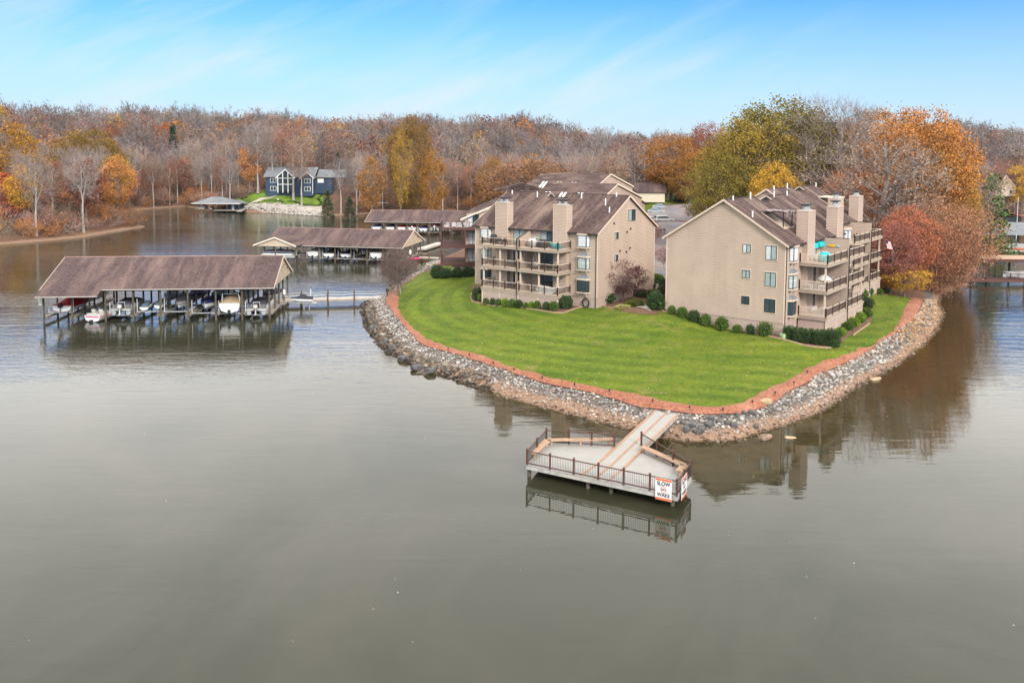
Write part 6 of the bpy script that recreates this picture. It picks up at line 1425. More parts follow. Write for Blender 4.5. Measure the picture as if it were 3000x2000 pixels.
proto('beech', seed=74, H=15, Rc=9.0, base=.02, n_cl=700, leaves=34, lsize=.12, lspread=.62, trunk_r=.4, limbs=20, bare=True, twigs=6, twig_l=1.2, twig_w=.022)
proto('maple_small', seed=76, H=4.6, Rc=3.2, base=.22, n_cl=150, leaves=26, lsize=.075, lspread=.26, trunk_r=.11, limbs=9)
proto('myrtle', seed=77, H=6.4, Rc=2.3, base=.16, n_cl=230, leaves=0, lsize=0, lspread=0, trunk_r=.10, limbs=14, bare=True, twigs=16, twig_l=.8, twig_w=.011)
proto('smallbare', seed=78, H=5, Rc=2.6, base=.2, n_cl=90, leaves=5, lsize=.07, lspread=.3, trunk_r=.07, limbs=9, bare=True, twigs=12, twig_l=.8, twig_w=.014)
def tree(key, loc, s, col, lab, group=None, rz=None, sz=None, twigcol=None, name=None, trunk_col=None):
    tr, cr = PROTO[key]; nm = name or ('bare_tree' if 'bare' in key else 'evergreen_tree' if 'ever' in key else 'autumn_tree')
    rr = random.uniform(0, 6.28) if rz is None else rz
    o = thing(nm, lab, 'tree', loc, rr, group); o.scale = (s, s, s * (sz or 1))
    a = bpy.data.objects.new('trunk', tr); b_ = bpy.data.objects.new('crown', cr)
    for q in (a, b_): COL.objects.link(q); q.parent = o
    b_.color = (*col, 1); return o
OLIVE = (0.185, 0.150, 0.030); GOLD = (0.50, 0.29, 0.040); ORANGE = (0.44, 0.195, 0.062); RUST = (0.33, 0.165, 0.115); RED = (0.42, 0.135, 0.10); BROWN = (0.25, 0.16, 0.115); PINK = (0.38, 0.225, 0.185)
TW1 = (0.27, 0.228, 0.215); TW2 = (0.32, 0.245, 0.205); TW3 = (0.24, 0.195, 0.195); GREEN = (0.045, 0.075, 0.028)
def HT(key, x, ytop, ybase, D, col, lab, w=None, name=None):
    """hero tree: photo column, top and foot rows, distance"""
    c = at(x, ybase, D); t_ = at(x, ytop, D); z = hz(c.x, c.y); H = t_.z - z; H0 = max(v.co.z for v in PROTO[key][1].vertices); s = H / H0
    o = tree(key, (c.x, c.y, z), s, col, lab, name=name)
    if w: 
        R0 = float(np.percentile([abs(v.co.x) for v in PROTO[key][1].vertices], 95)); k = (w / 2 * D / FPX) / (R0 * s); o.scale = (s * k, s * k, s)
    return o
HT('oak0', 2290, 268, 600, 176, OLIVE, 'tall olive-green oak rising behind the right block, tallest green crown', 300)
HT('oak2', 2185, 330, 600, 168, (0.26, 0.185, 0.03), 'olive and gold oak left of the tallest green crown', 250)
HT('oak1', 2130, 430, 600, 160, OLIVE, 'lower olive-green tree beside the roof peak of the right block', 170)
HT('oak1', 2255, 455, 590, 150, GOLD, 'golden yellow tree just above the roof of the right block', 130)
HT('bigbare0', 2450, 246, 590, 165, TW1, 'tall bare grey tree between the green oak and the orange crowns', 330)
HT('bigbare1', 2580, 320, 640, 138, TW2, 'broad bare tree with thick grey trunk behind the right chimney', 330)
HT('oak2', 2675, 292, 640, 150, (0.44, 0.19, 0.05), 'tall orange-brown oak, highest orange crown on the right', 260)
HT('oak1', 2765, 400, 650, 152, (0.40, 0.235, 0.045), 'gold and orange tree at the right side of the tall orange oak', 165)
HT('oak1', 2735, 330, 650, 158, (0.38, 0.18, 0.05), 'orange tree close behind the tall orange oak', 165)
HT('oak2', 2560, 300, 640, 175, (0.38, 0.19, 0.07), 'brown-leaved oak behind the broad bare tree', 260)
HT('oak1', 2370, 420, 620, 185, (0.30, 0.19, 0.05), 'russet and gold tree behind the roof ridge of the right block', 220)
HT('oak1', 2480, 470, 620, 150, (0.48, 0.17, 0.06), 'flame orange tree behind the chimneys of the right block', 150)
HT('oak2', 2500, 340, 640, 185, (0.42, 0.20, 0.07), 'copper-brown oak behind the tall bare grey tree', 260)
HT('oak1', 2640, 400, 650, 165, (0.44, 0.185, 0.06), 'copper-orange tree between the thick grey trunk and the tall orange oak', 200)
HT('oak2', 2760, 480, 680, 148, (0.38, 0.20, 0.06), 'orange-gold tree low on the right edge of the orange group', 140)
HT('oak1', 2560, 480, 660, 160, (0.42, 0.17, 0.07), 'rusty tree in the hollow behind the right chimney', 180)
HT('oak1', 2400, 330, 610, 190, (0.34, 0.20, 0.05), 'olive-bronze tree tucked right of the tallest green crown', 160)
HT('bigbare1', 2800, 430, 690, 160, TW2, 'bare spreading tree right of the gold crown', 200)
HT('beech', 2735, 560, 858, 136, (0.38, 0.195, 0.115), 'wide rust-red beech hanging over the water at the right shore', 270)
HT('beech', 2680, 620, 845, 133, (0.38, 0.17, 0.10), 'rust-red tree at the shore beside the wide beech', 220)
HT('beech', 2795, 660, 850, 143, (0.38, 0.21, 0.145), 'pinkish brown tree whose branches touch the water', 110)
HT('oak1', 2640, 585, 800, 128, (0.42, 0.15, 0.085), 'bright red maple behind the far end of the right block', 140)
HT('oak1', 2610, 640, 830, 124, (0.30, 0.12, 0.095), 'dark red maple just beyond the far end of the right block', 130)
HT('maple_small', 2650, 770, 862, 122, GOLD, 'yellow bush-like tree at the end of the lawn beside the right block', 130)
HT('maple_small', 2600, 780, 842, 124, (0.36, 0.14, 0.025), 'orange bush-like tree left of the yellow one', 90)
HT('ever0', 2905, 505, 655, 185, (0.085, 0.15, 0.045), 'broad green pine near the right edge', 105)
HT('ever1', 2150, 560, 600, 170, (0.02, 0.045, 0.02), 'small dark cedar beside the roof peak of the right block', 40)
HT('oak1', 1965, 380, 600, 272, (0.32, 0.145, 0.035), 'orange oak with dark spreading limbs behind the parking court', 170)
HT('oak1', 2060, 345, 600, 285, (0.26, 0.085, 0.05), 'red-brown oak right of the orange one behind the parking court', 120)
HT('oak2', 2020, 450, 600, 262, (0.32, 0.16, 0.04), 'lower orange tree behind the parking court', 130)
HT('oak2', 1560, 460, 600, 240, (0.25, 0.125, 0.06), 'broad tan-orange oak behind the middle block', 260)
HT('oak1', 1640, 500, 600, 232, (0.30, 0.15, 0.035), 'golden orange tree right of the broad tan-orange oak', 110)
HT('oak1', 1450, 445, 600, 300, (0.27, 0.15, 0.04), 'slim golden brown tree left of the broad tan-orange oak', 80)
HT('oak2', 1205, 320, 625, 305, (0.19, 0.105, 0.02), 'tall bronze oak standing highest on the far shore above the third boathouse', 115)
HT('leafy1', 1175, 365, 610, 285, (0.33, 0.20, 0.035), 'slender yellow-leaved tree in front of the tall bronze oak', 55)
HT('leafy2', 1270, 430, 615, 275, (0.30, 0.145, 0.03), 'bright golden orange tree right of the tall bronze oak', 70)
HT('leafy3', 1090, 450, 620, 290, (0.32, 0.16, 0.05), 'pale orange tree on the far shore left of the third boathouse', 80)
HT('ever0', 960, 555, 628, 300, GREEN, 'dark green cedar at the right end of the far stone bank', 38)
HT('ever1', 1025, 575, 628, 290, (0.05, 0.07, 0.035), 'drooping green cedar on the far shore near the white mast', 45)
HT('ever0', 510, 360, 560, 420, (0.02, 0.045, 0.025), 'dark evergreen among the bare trees left of the blue house', 40)
HT('leafy0', 35, 345, 620, 245, (0.33, 0.165, 0.02), 'golden tree at the left edge on the near left shore', 120)
HT('leafy1', 75, 370, 620, 258, (0.32, 0.17, 0.02), 'second golden tree beside the one at the left edge', 90)
HT('oak2', 270, 365, 640, 275, (0.19, 0.115, 0.02), 'rounded olive-gold oak on the left point', 170)
HT('leafy2', 10, 500, 700, 232, (0.42, 0.09, 0.05), 'flame red tree at the left edge', 130)
HT('leafy3', 60, 560, 705, 236, (0.38, 0.14, 0.04), 'orange low tree near the left edge', 120)
HT('leafy1', 100, 520, 706, 240, (0.42, 0.17, 0.08), 'coppery orange tree on the left point near the flame red one', 120)
HT('leafy2', 160, 560, 700, 246, (0.38, 0.17, 0.09), 'rusty tree near the water on the left point', 110)
HT('leafy3', 20, 590, 712, 226, (0.44, 0.13, 0.07), 'low red tree at the very left edge by the water', 110)
HT('leafy0', 230, 540, 692, 256, (0.34, 0.18, 0.11), 'tawny tree in the middle of the left point', 100)
HT('leafy0', 480, 350, 560, 440, (0.30, 0.10, 0.03), 'orange crown showing high above the middle of the far shore', 80)
HT('leafy1', 1410, 480, 600, 330, (0.31, 0.17, 0.03), 'small yellow tree behind the middle block left of the broad oak', 55)
# landscape trees on the lawn
p = PG(1164, 868, 1.2); tree('myrtle', (p.x, p.y, p.z), 1.12, (0.16, 0.115, 0.105), 'bare many-stemmed crape myrtle at the lawn end of the gangway', name='crape_myrtle')
p = PG(1826, 884, 3.0); tree('maple_small', (p.x, p.y, p.z), 1.18, (0.10, 0.032, 0.036), 'dark red Japanese maple between the two front blocks', name='japanese_maple')
for x_, y_, s_, lab in ((2030, 652, .9, 'reddish bare shrub-like tree on the court island left of the right block'), (1915, 720, .8, 'small reddish tree beside the rear corner of the middle block'), (1945, 790, .7, 'thin bare tree against the asphalt between the blocks')):
    p = PG(x_, y_, 5); tree('smallbare', (p.x, p.y, p.z), s_, (0.23, 0.11, 0.10), lab, name='bare_tree')

for k_, (x_, yt, yb, D_, key, col, lb) in enumerate(((800, 350, 572, 352, 'bare0', TW2, 'tall pale-trunked tree in front of the left end of the blue house'), (860, 330, 580, 345, 'thin1', RUST, 'tall thin russet tree in front of the middle of the blue house'), (884, 400, 600, 335, 'thin2', BROWN, 'brown-leaved tree on the far lawn in front of the right gable'),
        (756, 330, 600, 350, 'bare1', TW1, 'leaning pale tree at the left edge of the far lawn'), (665, 380, 590, 360, 'bare2', TW2, 'cluster of tall pale trunks above the grey-roofed dock'), (535, 390, 592, 385, 'bare3', TW1, 'tall thin bare tree standing alone behind the cove, left of the grey-roofed dock'), (575, 390, 592, 378, 'bare1', TW2, 'slim bare tree behind the cove beside the lone tall one'))):
    HT(key, x_, yt, yb, D_, col, lb)
# ---- the woods: scatter, nearest visible ones as trees of their own, the rest as one mass
rgf = np.random.default_rng(99)
def visible(X, Y, mx=1.12):
    return np.abs(X / Y) < 0.625 * mx
NC = 26000
Yc = np.sqrt(rgf.uniform(215 ** 2, 1000 ** 2, NC)); Xc = rgf.uniform(-1, 1, NC) * Yc * .70
dd = poly_dist(np.stack([Xc, Yc], 1), SH)
ok = (dd > 1.5) & visible(Xc, Yc)
az = Xc / Yc
# keep out the court, the far lawn, the houses
def excl(poly, m): return poly_dist(np.stack([Xc, Yc], 1), np.array(poly, float)) > -m
ok &= ~excl([(16, 100), (32, 240), (46, 262), (56, 330), (72, 330), (105, 262), (110, 215), (60, 150), (60, 100)], 2)
ok &= ~excl([(-8, 120), (14, 235), (32, 235), (34, 160), (20, 110)], 3)
ok &= ~excl([(-113, 322), (-70, 310), (-66, 330), (-76, 362), (-108, 364), (-112, 335)], 1)
ok &= ~((az > -0.075) & (Yc < 245) & (az < .3))
ok &= ~((az < -.44) & (Yc < 266) & (rgf.random(NC) < .85))
Xc, Yc, dd = Xc[ok], Yc[ok], dd[ok]
# thin by minimum spacing on a hash grid
order = np.argsort(Yc); keep = []; cellm = {}
for i in order:
    sp = 4.6 + Yc[i] * .0045; k = (int(Xc[i] // sp), int(Yc[i] // sp)); bad = False
    for a in (-1, 0, 1):
        for b_ in (-1, 0, 1):
            for j in cellm.get((k[0] + a, k[1] + b_), ()):
                if (Xc[i] - Xc[j]) ** 2 + (Yc[i] - Yc[j]) ** 2 < (sp * .8) ** 2: bad = True
    if not bad: keep.append(i); cellm.setdefault(k, []).append(i)
Xc, Yc, dd = Xc[keep], Yc[keep], dd[keep]; Zc = height(Xc, Yc, dd)
# the ones standing at the front of the woods read as single trees
score = Yc + dd * 4.0 - rgf.uniform(0, 60, len(Yc)); idx = np.argsort(score); ind = idx[:235]; rest = idx[235:]
def zone(X, Y):
    if X < -75 and Y < 330 and X / Y < -.38: return 'on the left point'
    if X / Y < -.31: return 'left of the blue house'
    if X / Y < -.20: return 'near the blue house'
    if X / Y < .02: return 'above the boathouses'
    if X / Y < .30: return 'behind the stepped blocks'
    return 'at the right edge'
def pick(rg, X, Y):
    pt = .5 + .28 * math.sin(X * .035 + 1.3) * math.cos(Y * .021) + .22 * math.sin(X * .011 - Y * .016)
    r = rg.random(); p = (.70 - .50 * pt, .22 + .12 * pt, .05 + .36 * pt, .03)
    if X / Y < -.45 and Y < 330: p = (.42, .20, .34, .04)
    if X / Y > .05: p = (.46, .32, .20, .02)
    if r < p[0]: return 'bare%d' % rg.integers(4), [TW1, TW2, TW3, (0.27, 0.225, 0.215)][rg.integers(4)], 'bare grey tree'
    if r < p[0] + p[1]: return 'thin%d' % rg.integers(3), [PINK, RUST, BROWN, (0.27, 0.13, 0.10)][rg.integers(4)], 'sparse russet tree'
    if r < p[0] + p[1] + p[2]: return 'leafy%d' % rg.integers(4), [ORANGE, RUST, BROWN, GOLD, (0.29, 0.10, 0.06)][rg.integers(5)], 'leafy autumn tree'
    return 'ever%d' % rg.integers(2), GREEN, 'dark evergreen'
TREES = []
for i in sorted(ind, key=lambda q: Xc[q] / Yc[q]):
    key, col, nm = pick(rgf, Xc[i], Yc[i]); j = rgf.uniform(.8, 1.2); zn = zone(Xc[i], Yc[i]); s = rgf.uniform(.8, 1.12)
    if key.startswith('ever'): s *= .7
    siz = 'tall ' if s > 1.02 else 'low ' if s < .9 else 'mid-height '; dep = 'by the water' if dd[i] < 9 else 'set back'
    o = tree(key, (Xc[i], Yc[i], Zc[i] - .1), s, tuple(c * j for c in col), '', nm + 's ' + zn); o['label'] = siz + nm + '|' + dep + ' ' + zn; TREES.append(o)
from collections import Counter
def finish_labels(L):
    cn = Counter(o['label'] for o in L); k = Counter()
    for o in L:
        l = o['label']; a_, b_ = l.split('|')
        if 1 < cn[l] <= 12: o['label'] = '%s %s from the left, %s' % (ORD_[k[l]], a_, b_); k[l] += 1
        else: o['label'] = a_ + ' ' + b_
finish_labels(TREES)
# understory along the waterline
BX = []
for k in range(0, 21):
    a_, b_ = shore[k], shore[k + 1]; L_ = (b_ - a_).length; n_ = (b_ - a_).normalized(); nn = Vector((-n_.y, n_.x))
    for q in range(int(L_ / 5)):
        p_ = a_.lerp(b_, (q + rgf.random()) / max(1, int(L_ / 5))) + nn * rgf.uniform(2, 9)
        if poly_dist([(p_.x, p_.y)], SH)[0] < 1.2: p_ = a_.lerp(b_, (q + .5) / max(1, int(L_ / 5))) - nn * rgf.uniform(2, 9)
        if poly_dist([(p_.x, p_.y)], SH)[0] < 1.2 or (-112 < p_.x < -68 and 305 < p_.y < 335): continue
        if abs(p_.x / p_.y) > .66 or 12 < k < 16: continue
        if rgf.random() < .75: BX.append(p_)
BR = []
for p_ in sorted(BX[:60], key=lambda q: q.x / q.y):
    c_ = [RUST, PINK, ORANGE, (0.24, 0.15, 0.12), (0.20, 0.16, 0.10)][rgf.integers(5)]
    zn = zone(p_.x, p_.y); sz_ = rgf.uniform(.6, 1.25); o = tree('brush%d' % rgf.integers(2), (p_.x, p_.y, hz(p_.x, p_.y) - .1), sz_, c_, '', 'waterline brush ' + zn, name='brush'); o['label'] = ('large' if sz_ > 1.03 else 'small' if sz_ < .82 else 'medium') + ' %s brush|by the water ' % {RUST: 'rusty', PINK: 'pinkish', ORANGE: 'orange'}.get(c_, 'brown') + zn; BR.append(o)
finish_labels(BR)
# rest as one mass
FV, FC = [], []
UN = 2600; sel = rgf.random(len(Yc)); Yu = np.sqrt(rgf.uniform(200 ** 2, 460 ** 2, 9000)); Xu = rgf.uniform(-1, 1, 9000) * Yu * .70; du = poly_dist(np.stack([Xu, Yu], 1), SH)
oku = (du > 1.2) & (du < 45) & visible(Xu, Yu) & ~((Xu > -30) & (Xu / Yu < .42) & (Yu < 262)) & (poly_dist(np.stack([Xu, Yu], 1), np.array([(-113, 322), (-70, 310), (-66, 330), (-76, 362), (-108, 364), (-112, 335)], float)) < -1)
Xu, Yu, du = Xu[oku], Yu[oku], du[oku]; Zu = height(Xu, Yu, du); print('undergrowth', len(Xu))
UND = (Xu, Yu, Zu)
lod = {}
for key in list(PROTO):
    if key[:-1] in ('bare', 'thin', 'leafy', 'ever'):
        rg = np.random.default_rng(5); cv = np.array([v.co[:] for v in PROTO[key][1].vertices]).reshape(-1, 4, 3); tv = np.array([v.co[:] for v in PROTO[key][0].vertices]).reshape(-1, 4, 3)
        n = {'bare': 420, 'thin': 460, 'leaf': 620, 'ever': 520}[key[:4]]
        s = rg.choice(len(cv), n, replace=False); c = cv[s]; m0 = c.mean(1, keepdims=True)
        wide = (c - m0)
        if key.startswith('bare'):  # widen the slivers instead of keeping them all
            ax = c[:, 2] - c[:, 0]; sd_ = c[:, 1] - c[:, 0]; c = np.stack([c[:, 0] - sd_ * 1.3, c[:, 0] + sd_ * 2.3, c[:, 2], c[:, 3]], 1)
        else:
            big = np.linalg.norm(c[:, 2] - c[:, 0], axis=1); c = m0 + wide * np.where(big > .8, 1.0, 2.0)[:, None, None]
        tk = tv[:49]
        lod[key] = (c.reshape(-1, 3), tk.reshape(-1, 3))
ubr = [(np.array([v.co[:] for v in PROTO['brush%d' % k][1].vertices]).reshape(-1, 4, 3)) for k in (0, 1)]
UV, UC = [], []
for i in range(len(Xu)):
    c = ubr[i % 2]; c = c[rgf.choice(len(c), 260, replace=False)]; m0 = c.mean(1, keepdims=True); c = (m0 + (c - m0) * 1.8).reshape(-1, 3); s = rgf.uniform(.4, 1.0); th = rgf.uniform(0, 6.28); cs, sn = math.cos(th) * s, math.sin(th) * s
    rot = np.array([[cs, -sn, 0], [sn, cs, 0], [0, 0, s]]); col = [RUST, PINK, BROWN, TW2, (0.22, 0.17, 0.12), ORANGE][rgf.integers(6)]; j = rgf.uniform(.6, 1.15)
    UV.append(c @ rot.T + np.array([Xu[i], Yu[i], Zu[i] - .15])); UC.append(np.tile(np.array([[*(q * j for q in col), 1]]), (len(c), 1)))
o = bpy.data.objects.new('undergrowth', fast_mesh('undergrowth', np.concatenate(UV), 4, M['tintleaf'], np.concatenate(UC))); COL.objects.link(o); tag(o, 'russet and grey undergrowth along the far shores', 'undergrowth', kind='stuff')
for i in rest:
    key, col, nm = pick(rgf, Xc[i], Yc[i]); c, tk = lod[key]; s = rgf.choice([.75, .85, .95, 1.05, 1.25]) * rgf.uniform(.92, 1.08) * (.7 if key.startswith('ever') else 1); th = rgf.uniform(0, 6.28); cs, sn = math.cos(th) * s, math.sin(th) * s
    if Yc[i] > 520: c = c.reshape(-1, 4, 3)[::2]; m0 = c.mean(1, keepdims=True); c = (m0 + (c - m0) * 1.35).reshape(-1, 3)
    rot = np.array([[cs, -sn, 0], [sn, cs, 0], [0, 0, s]]); off = np.array([Xc[i], Yc[i], Zc[i]]); j = rgf.uniform(.40, .95)
    FV.append(c @ rot.T + off); FC.append(np.tile(np.array([[*(q * j for q in col), 1]]), (len(c), 1)))
    FV.append(tk @ rot.T + off); FC.append(np.tile(np.array([[.20, .17, .155, 1]]), (len(tk), 1)))
FV = np.concatenate(FV); FC = np.concatenate(FC); print('forest quads', len(FV) // 4, 'rest', len(rest), 'ind', len(ind), 'brush', len(BX))
o = bpy.data.objects.new('woodland', fast_mesh('woodland', FV, 4, M['tintleaf'], FC)); COL.objects.link(o); tag(o, 'mixed bare and autumn woodland covering the hills behind the lake', 'woodland', kind='stuff')
# ================================================================ SHRUBS AND BEDS
def shrub_mesh(seed, dens=420, lsize=.07, boxy=0.0, ragged=.30):
    """unit shrub: radius 1, height 2 (0..2)"""
    rg = np.random.default_rng(seed); v = rg.normal(size=(dens, 3)); v /= np.linalg.norm(v, axis=1)[:, None]
    if boxy: v = np.sign(v) * np.abs(v) ** (1 - boxy); v /= np.maximum(1, np.abs(v).max(1))[:, None] ** .3
    r = rg.uniform(.55, 1.0 + ragged, (dens, 1)) ** .6; c = v * r; c[:, 2] = c[:, 2] * .95 + 1.0
    lump = 1 + .10 * np.sin(5 * v[:, 0] + seed) * np.cos(4 * v[:, 1]); c[:, :2] *= lump[:, None]
    return fast_mesh('foliage', leaf_quads(rg, c, lsize, 13, .07), 4, M['needle'])
SHR = [shrub_mesh(s) for s in (1, 2, 3)] + [shrub_mesh(4, 620, .05, .35), shrub_mesh(5, 260, .06, 0, .35)]
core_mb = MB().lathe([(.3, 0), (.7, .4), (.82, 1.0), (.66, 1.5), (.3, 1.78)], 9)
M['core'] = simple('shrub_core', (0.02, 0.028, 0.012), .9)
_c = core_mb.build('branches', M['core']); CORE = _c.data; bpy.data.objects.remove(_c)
DG, MG, YG = (0.045, 0.085, 0.028), (0.085, 0.15, 0.028), (0.17, 0.27, 0.03)
def shrub(p, r, h, col, lab, k=None, group=None, name='shrub'):
    k = (3 if 'hedge' in (group or '') else random.choice((0, 1, 2, 4))) if k is None else k
    o = thing(name, lab, 'shrub', p, random.uniform(0, 6.28), group); o.scale = (r, r, h / 2)
    a = bpy.data.objects.new('foliage', SHR[k]); b_ = bpy.data.objects.new('branches', CORE)
    for q in (a, b_): COL.objects.link(q); q.parent = o
    a.color = (*col, 1); return o
ORD = ['first', 'second', 'third', 'fourth', 'fifth', 'sixth', 'seventh', 'eighth', 'ninth', 'tenth', 'eleventh', 'twelfth', 'thirteenth', 'fourteenth']
def on_line(o, d, pxx):
    r = ray(pxx, 900); s = (o.x * r.y - o.y * r.x) / (d.y * r.x - d.x * r.y); q = o + d * s; return Vector((q.x, q.y, hz(q.x, q.y)))
def row(px_, lab, group, cols, line=None):
    for i, (x, y, wpx, hpx) in enumerate(px_):
        p = on_line(line[0], line[1], x) if line else PG(x, y, 3.2); k = FPX / p.y; shrub((p.x, p.y, p.z - .05), wpx / k / 2, hpx / k, cols[i % len(cols)] if isinstance(cols, list) else cols, lab % ORD[i], group=group)
# row before the lattice of the middle block
row([(1424, 882, 17, 24), (1443, 890, 15, 24), (1460, 891, 19, 25), (1480, 894, 22, 27), (1500, 896, 22, 26), (1520, 898, 22, 26), (1540, 900, 14, 20), (1557, 901, 18, 24), (1574, 903, 19, 27), (1600, 906, 20, 27), (1622, 908, 26, 30)],
    '%s low green shrub from the left along the lattice of the middle block', 'shrubs along the lattice of the middle block', [MG, DG, MG, YG], line=(C1 - Vector((-math.sin(RZ1), math.cos(RZ1), 0)) * 3.95, Vector((math.cos(RZ1), math.sin(RZ1), 0))))
row([(1400, 880, 34, 40), (1412, 884, 26, 26)], '%s dark shrub at the left corner of the middle block', 'shrubs at the left corner of the middle block', [DG, MG])
row([(1657, 905, 38, 40)], '%s large round dark shrub at the right end of the lattice of the middle block', 'large shrubs by the middle block', DG)
row([(1773, 890, 52, 40)], '%s wide dark shrub at the front foot of the window gable, middle block', 'large shrubs by the middle block', DG)
row([(1280, 815, 34, 40), (1305, 815, 32, 30), (1340, 813, 29, 30), (1373, 810, 34, 28)], '%s rounded dark shrub from the left before the brown decks', 'shrubs before the brown decks', DG)
# along the gable wall of the right block
row([(1968, 918, 21, 28), (1999, 924, 28, 32), (2034, 933, 30, 35), (2068, 942, 30, 36), (2116, 952, 34, 42), (2162, 962, 26, 26), (2200, 972, 24, 32), (2243, 982, 42, 44)],
    '%s rounded green shrub from the left along the gable wall of the right block', 'shrubs along the gable wall of the right block', [MG, MG, DG, MG], line=(C2 - Vector((math.cos(RZ2), math.sin(RZ2), 0)) * 1.0, Vector((-math.sin(RZ2), math.cos(RZ2), 0))))
# clipped hedge at the near corner of the right block
row([(2313, 995, 34, 42), (2340, 1003, 34, 44), (2370, 1006, 38, 44), (2402, 1010, 38, 46), (2438, 1014, 42, 52)], '%s clipped dark shrub of the hedge at the near corner of the right block', 'corner hedge of the right block', [DG])
row([(2462, 985, 30, 28), (2485, 968, 30, 28), (2500, 958, 30, 30), (2518, 945, 34, 32), (2535, 930, 34, 30), (2542, 902, 32, 34), (2528, 880, 26, 36), (2545, 866, 24, 26), (2572, 862, 24, 20), (2592, 858, 26, 18)],
    '%s light green shrub going back beside the right block', 'shrubs beside the right block', [YG, MG, YG, YG, MG, DG, MG, MG, MG, MG])
# between the two blocks
row([(1925, 829, 34, 28), (1905, 846, 32, 20), (1942, 840, 22, 26), (1922, 908, 54, 54), (1915, 875, 46, 30), (1880, 870, 44, 22), (1860, 898, 50, 22), (1898, 852, 26, 14), (1940, 862, 26, 30)],
    '%s shrub of the garden between the two front blocks, from the rear', 'garden shrubs between the front blocks', [MG, DG, DG, DG, (0.10, 0.11, 0.035), (0.07, 0.10, 0.04), (0.12, 0.14, 0.03), YG, (0.10, 0.10, 0.04)])
row([(1826, 905, 40, 14)], '%s clump of yellow-striped ornamental grass below the dark red maple', 'ornamental grasses', (0.40, 0.40, 0.14))
row([(1420, 893, 26, 9)], '%s clump of dry straw-coloured grass at the left end of the lattice', 'ornamental grasses', (0.42, 0.27, 0.15))
for x_, y_, w_, h_, c_, lb in ((1990, 590, 30, 22, DG, 'dark green shrub behind the parking court beside the garage'), (2045, 590, 34, 30, MG, 'round green shrub behind the parking court near the standing person'), (1935, 594, 30, 26, YG, 'light green shrub in front of the cream garage'), (2015, 592, 26, 36, RUST, 'rusty shrub behind the parking court')):
    p = PG(x_, y_, 9); shrub((p.x, p.y, p.z), w_ * p.y / FPX / 2, h_ * p.y / FPX, c_, lb)
for i, (x_, y_) in enumerate(((887, 578), (895, 575), (907, 577))):
    p = PG(x_, y_, 7); tree('ever%d' % (i % 2), (p.x, p.y, p.z), .24, (0.025, 0.055, 0.022), 'small dark conifer below the blue house, %s of three from the left' % ORD[i], 'small conifers below the blue house')
# beds
def bed(name, pts, mat=None, dz=.10): sheet(name, resample([PG(x, y, 3) for x, y in pts] + [PG(*pts[0], 3)], 1.0), .7, dz, mat or M['bark_mulch'])
bed('mulch_bed', [(1382, 850), (1380, 880), (1394, 888), (1440, 897), (1525, 903), (1620, 918), (1650, 919), (1690, 905), (1752, 893), (1800, 902), (1810, 880), (1752, 876), (1600, 866), (1400, 836)])
bed('mulch_bed', [(1938, 912), (1960, 919), (2030, 929), (2100, 948), (2200, 978), (2300, 998), (2380, 1018), (2435, 1022), (2470, 1000), (2515, 968), (2550, 945), (2556, 925), (2530, 900), (2420, 950), (2300, 960), (2100, 920), (1955, 902)])
bed('mulch_bed', [(2555, 868), (2610, 858), (2605, 845), (2555, 852)])
bed('garden_ground', [(1752, 895), (1800, 905), (1850, 918), (1945, 912), (1952, 850), (1945, 826), (1900, 828), (1870, 845), (1760, 880)], M['litter'], .08)
bed('paving_slab', [(1860, 904), (1905, 914), (1905, 903), (1885, 893)], M['concrete'], .14)
def edging(pts, lab):
    q = resample([PG(x, y, 3) for x, y in pts], .9); m_ = MB()
    for a, b_ in zip(q[:-1], q[1:]): m_.beam((a.x, a.y, hz(a.x, a.y) + .13), (b_.x, b_.y, hz(b_.x, b_.y) + .13), .12, .14)
    tag(m_.build('garden_edging', M['edge'], None), lab, 'edging')
M['edge'] = simple('timber_edging', (0.40, 0.27, 0.18), .9, .2)
edging([(1382, 858), (1380, 880), (1394, 888), (1440, 897), (1525, 903), (1620, 918), (1650, 919), (1690, 905), (1740, 896), (1800, 905)], 'low timber edging round the mulch bed of the middle block')
edging([(1938, 912), (1960, 919), (2030, 929), (2100, 948), (2200, 978), (2300, 998), (2380, 1018), (2435, 1022)], 'low timber edging below the gable wall of the right block')
edging([(2500, 985), (2522, 968), (2548, 950)], 'short timber edging beside the shrubs right of the right block')
# path lights in the red mulch
for i, (x_, y_) in enumerate([(1313, 1031), (1375, 1047), (1445, 1072), (1506, 1091), (1588, 1116), (1683, 1136), (1785, 1155), (1912, 1184), (2020, 1204), (2118, 1210), (2204, 1187), (2271, 1161), (2326, 1131), (2365, 1099), (2324, 1130), (2475, 1040), (2405, 1076)][:14]):
    p = PG(x_, y_, 1.2); o = thing('path_light', 'black path light in the red mulch, %s from the left' % ORD[i], 'path light', (p.x, p.y, p.z + .08), 0, 'path lights in the mulch border')
    MB().tube((0, 0, 0), (0, 0, .26), .025, .025, 6).build('stake', M['black'], o); MB().lathe([(.04, .24), (.10, .30), (.10, .34), (.03, .40)], 8).build('lamp_head', M['black'], o)
p = PG(1173, 862, 1.2); o = thing('post_lamp', 'pale bollard lamp on the lawn edge beside the crape myrtle', 'lamp', p); MB().tube((0, 0, 0), (0, 0, 1.7), .09, .09, 8).build('post', M['galv'], o); MB().lathe([(.14, 1.7), (.14, 2.05), (.17, 2.07), (.04, 2.2)], 8).build('lamp_head', M['galv'], o)
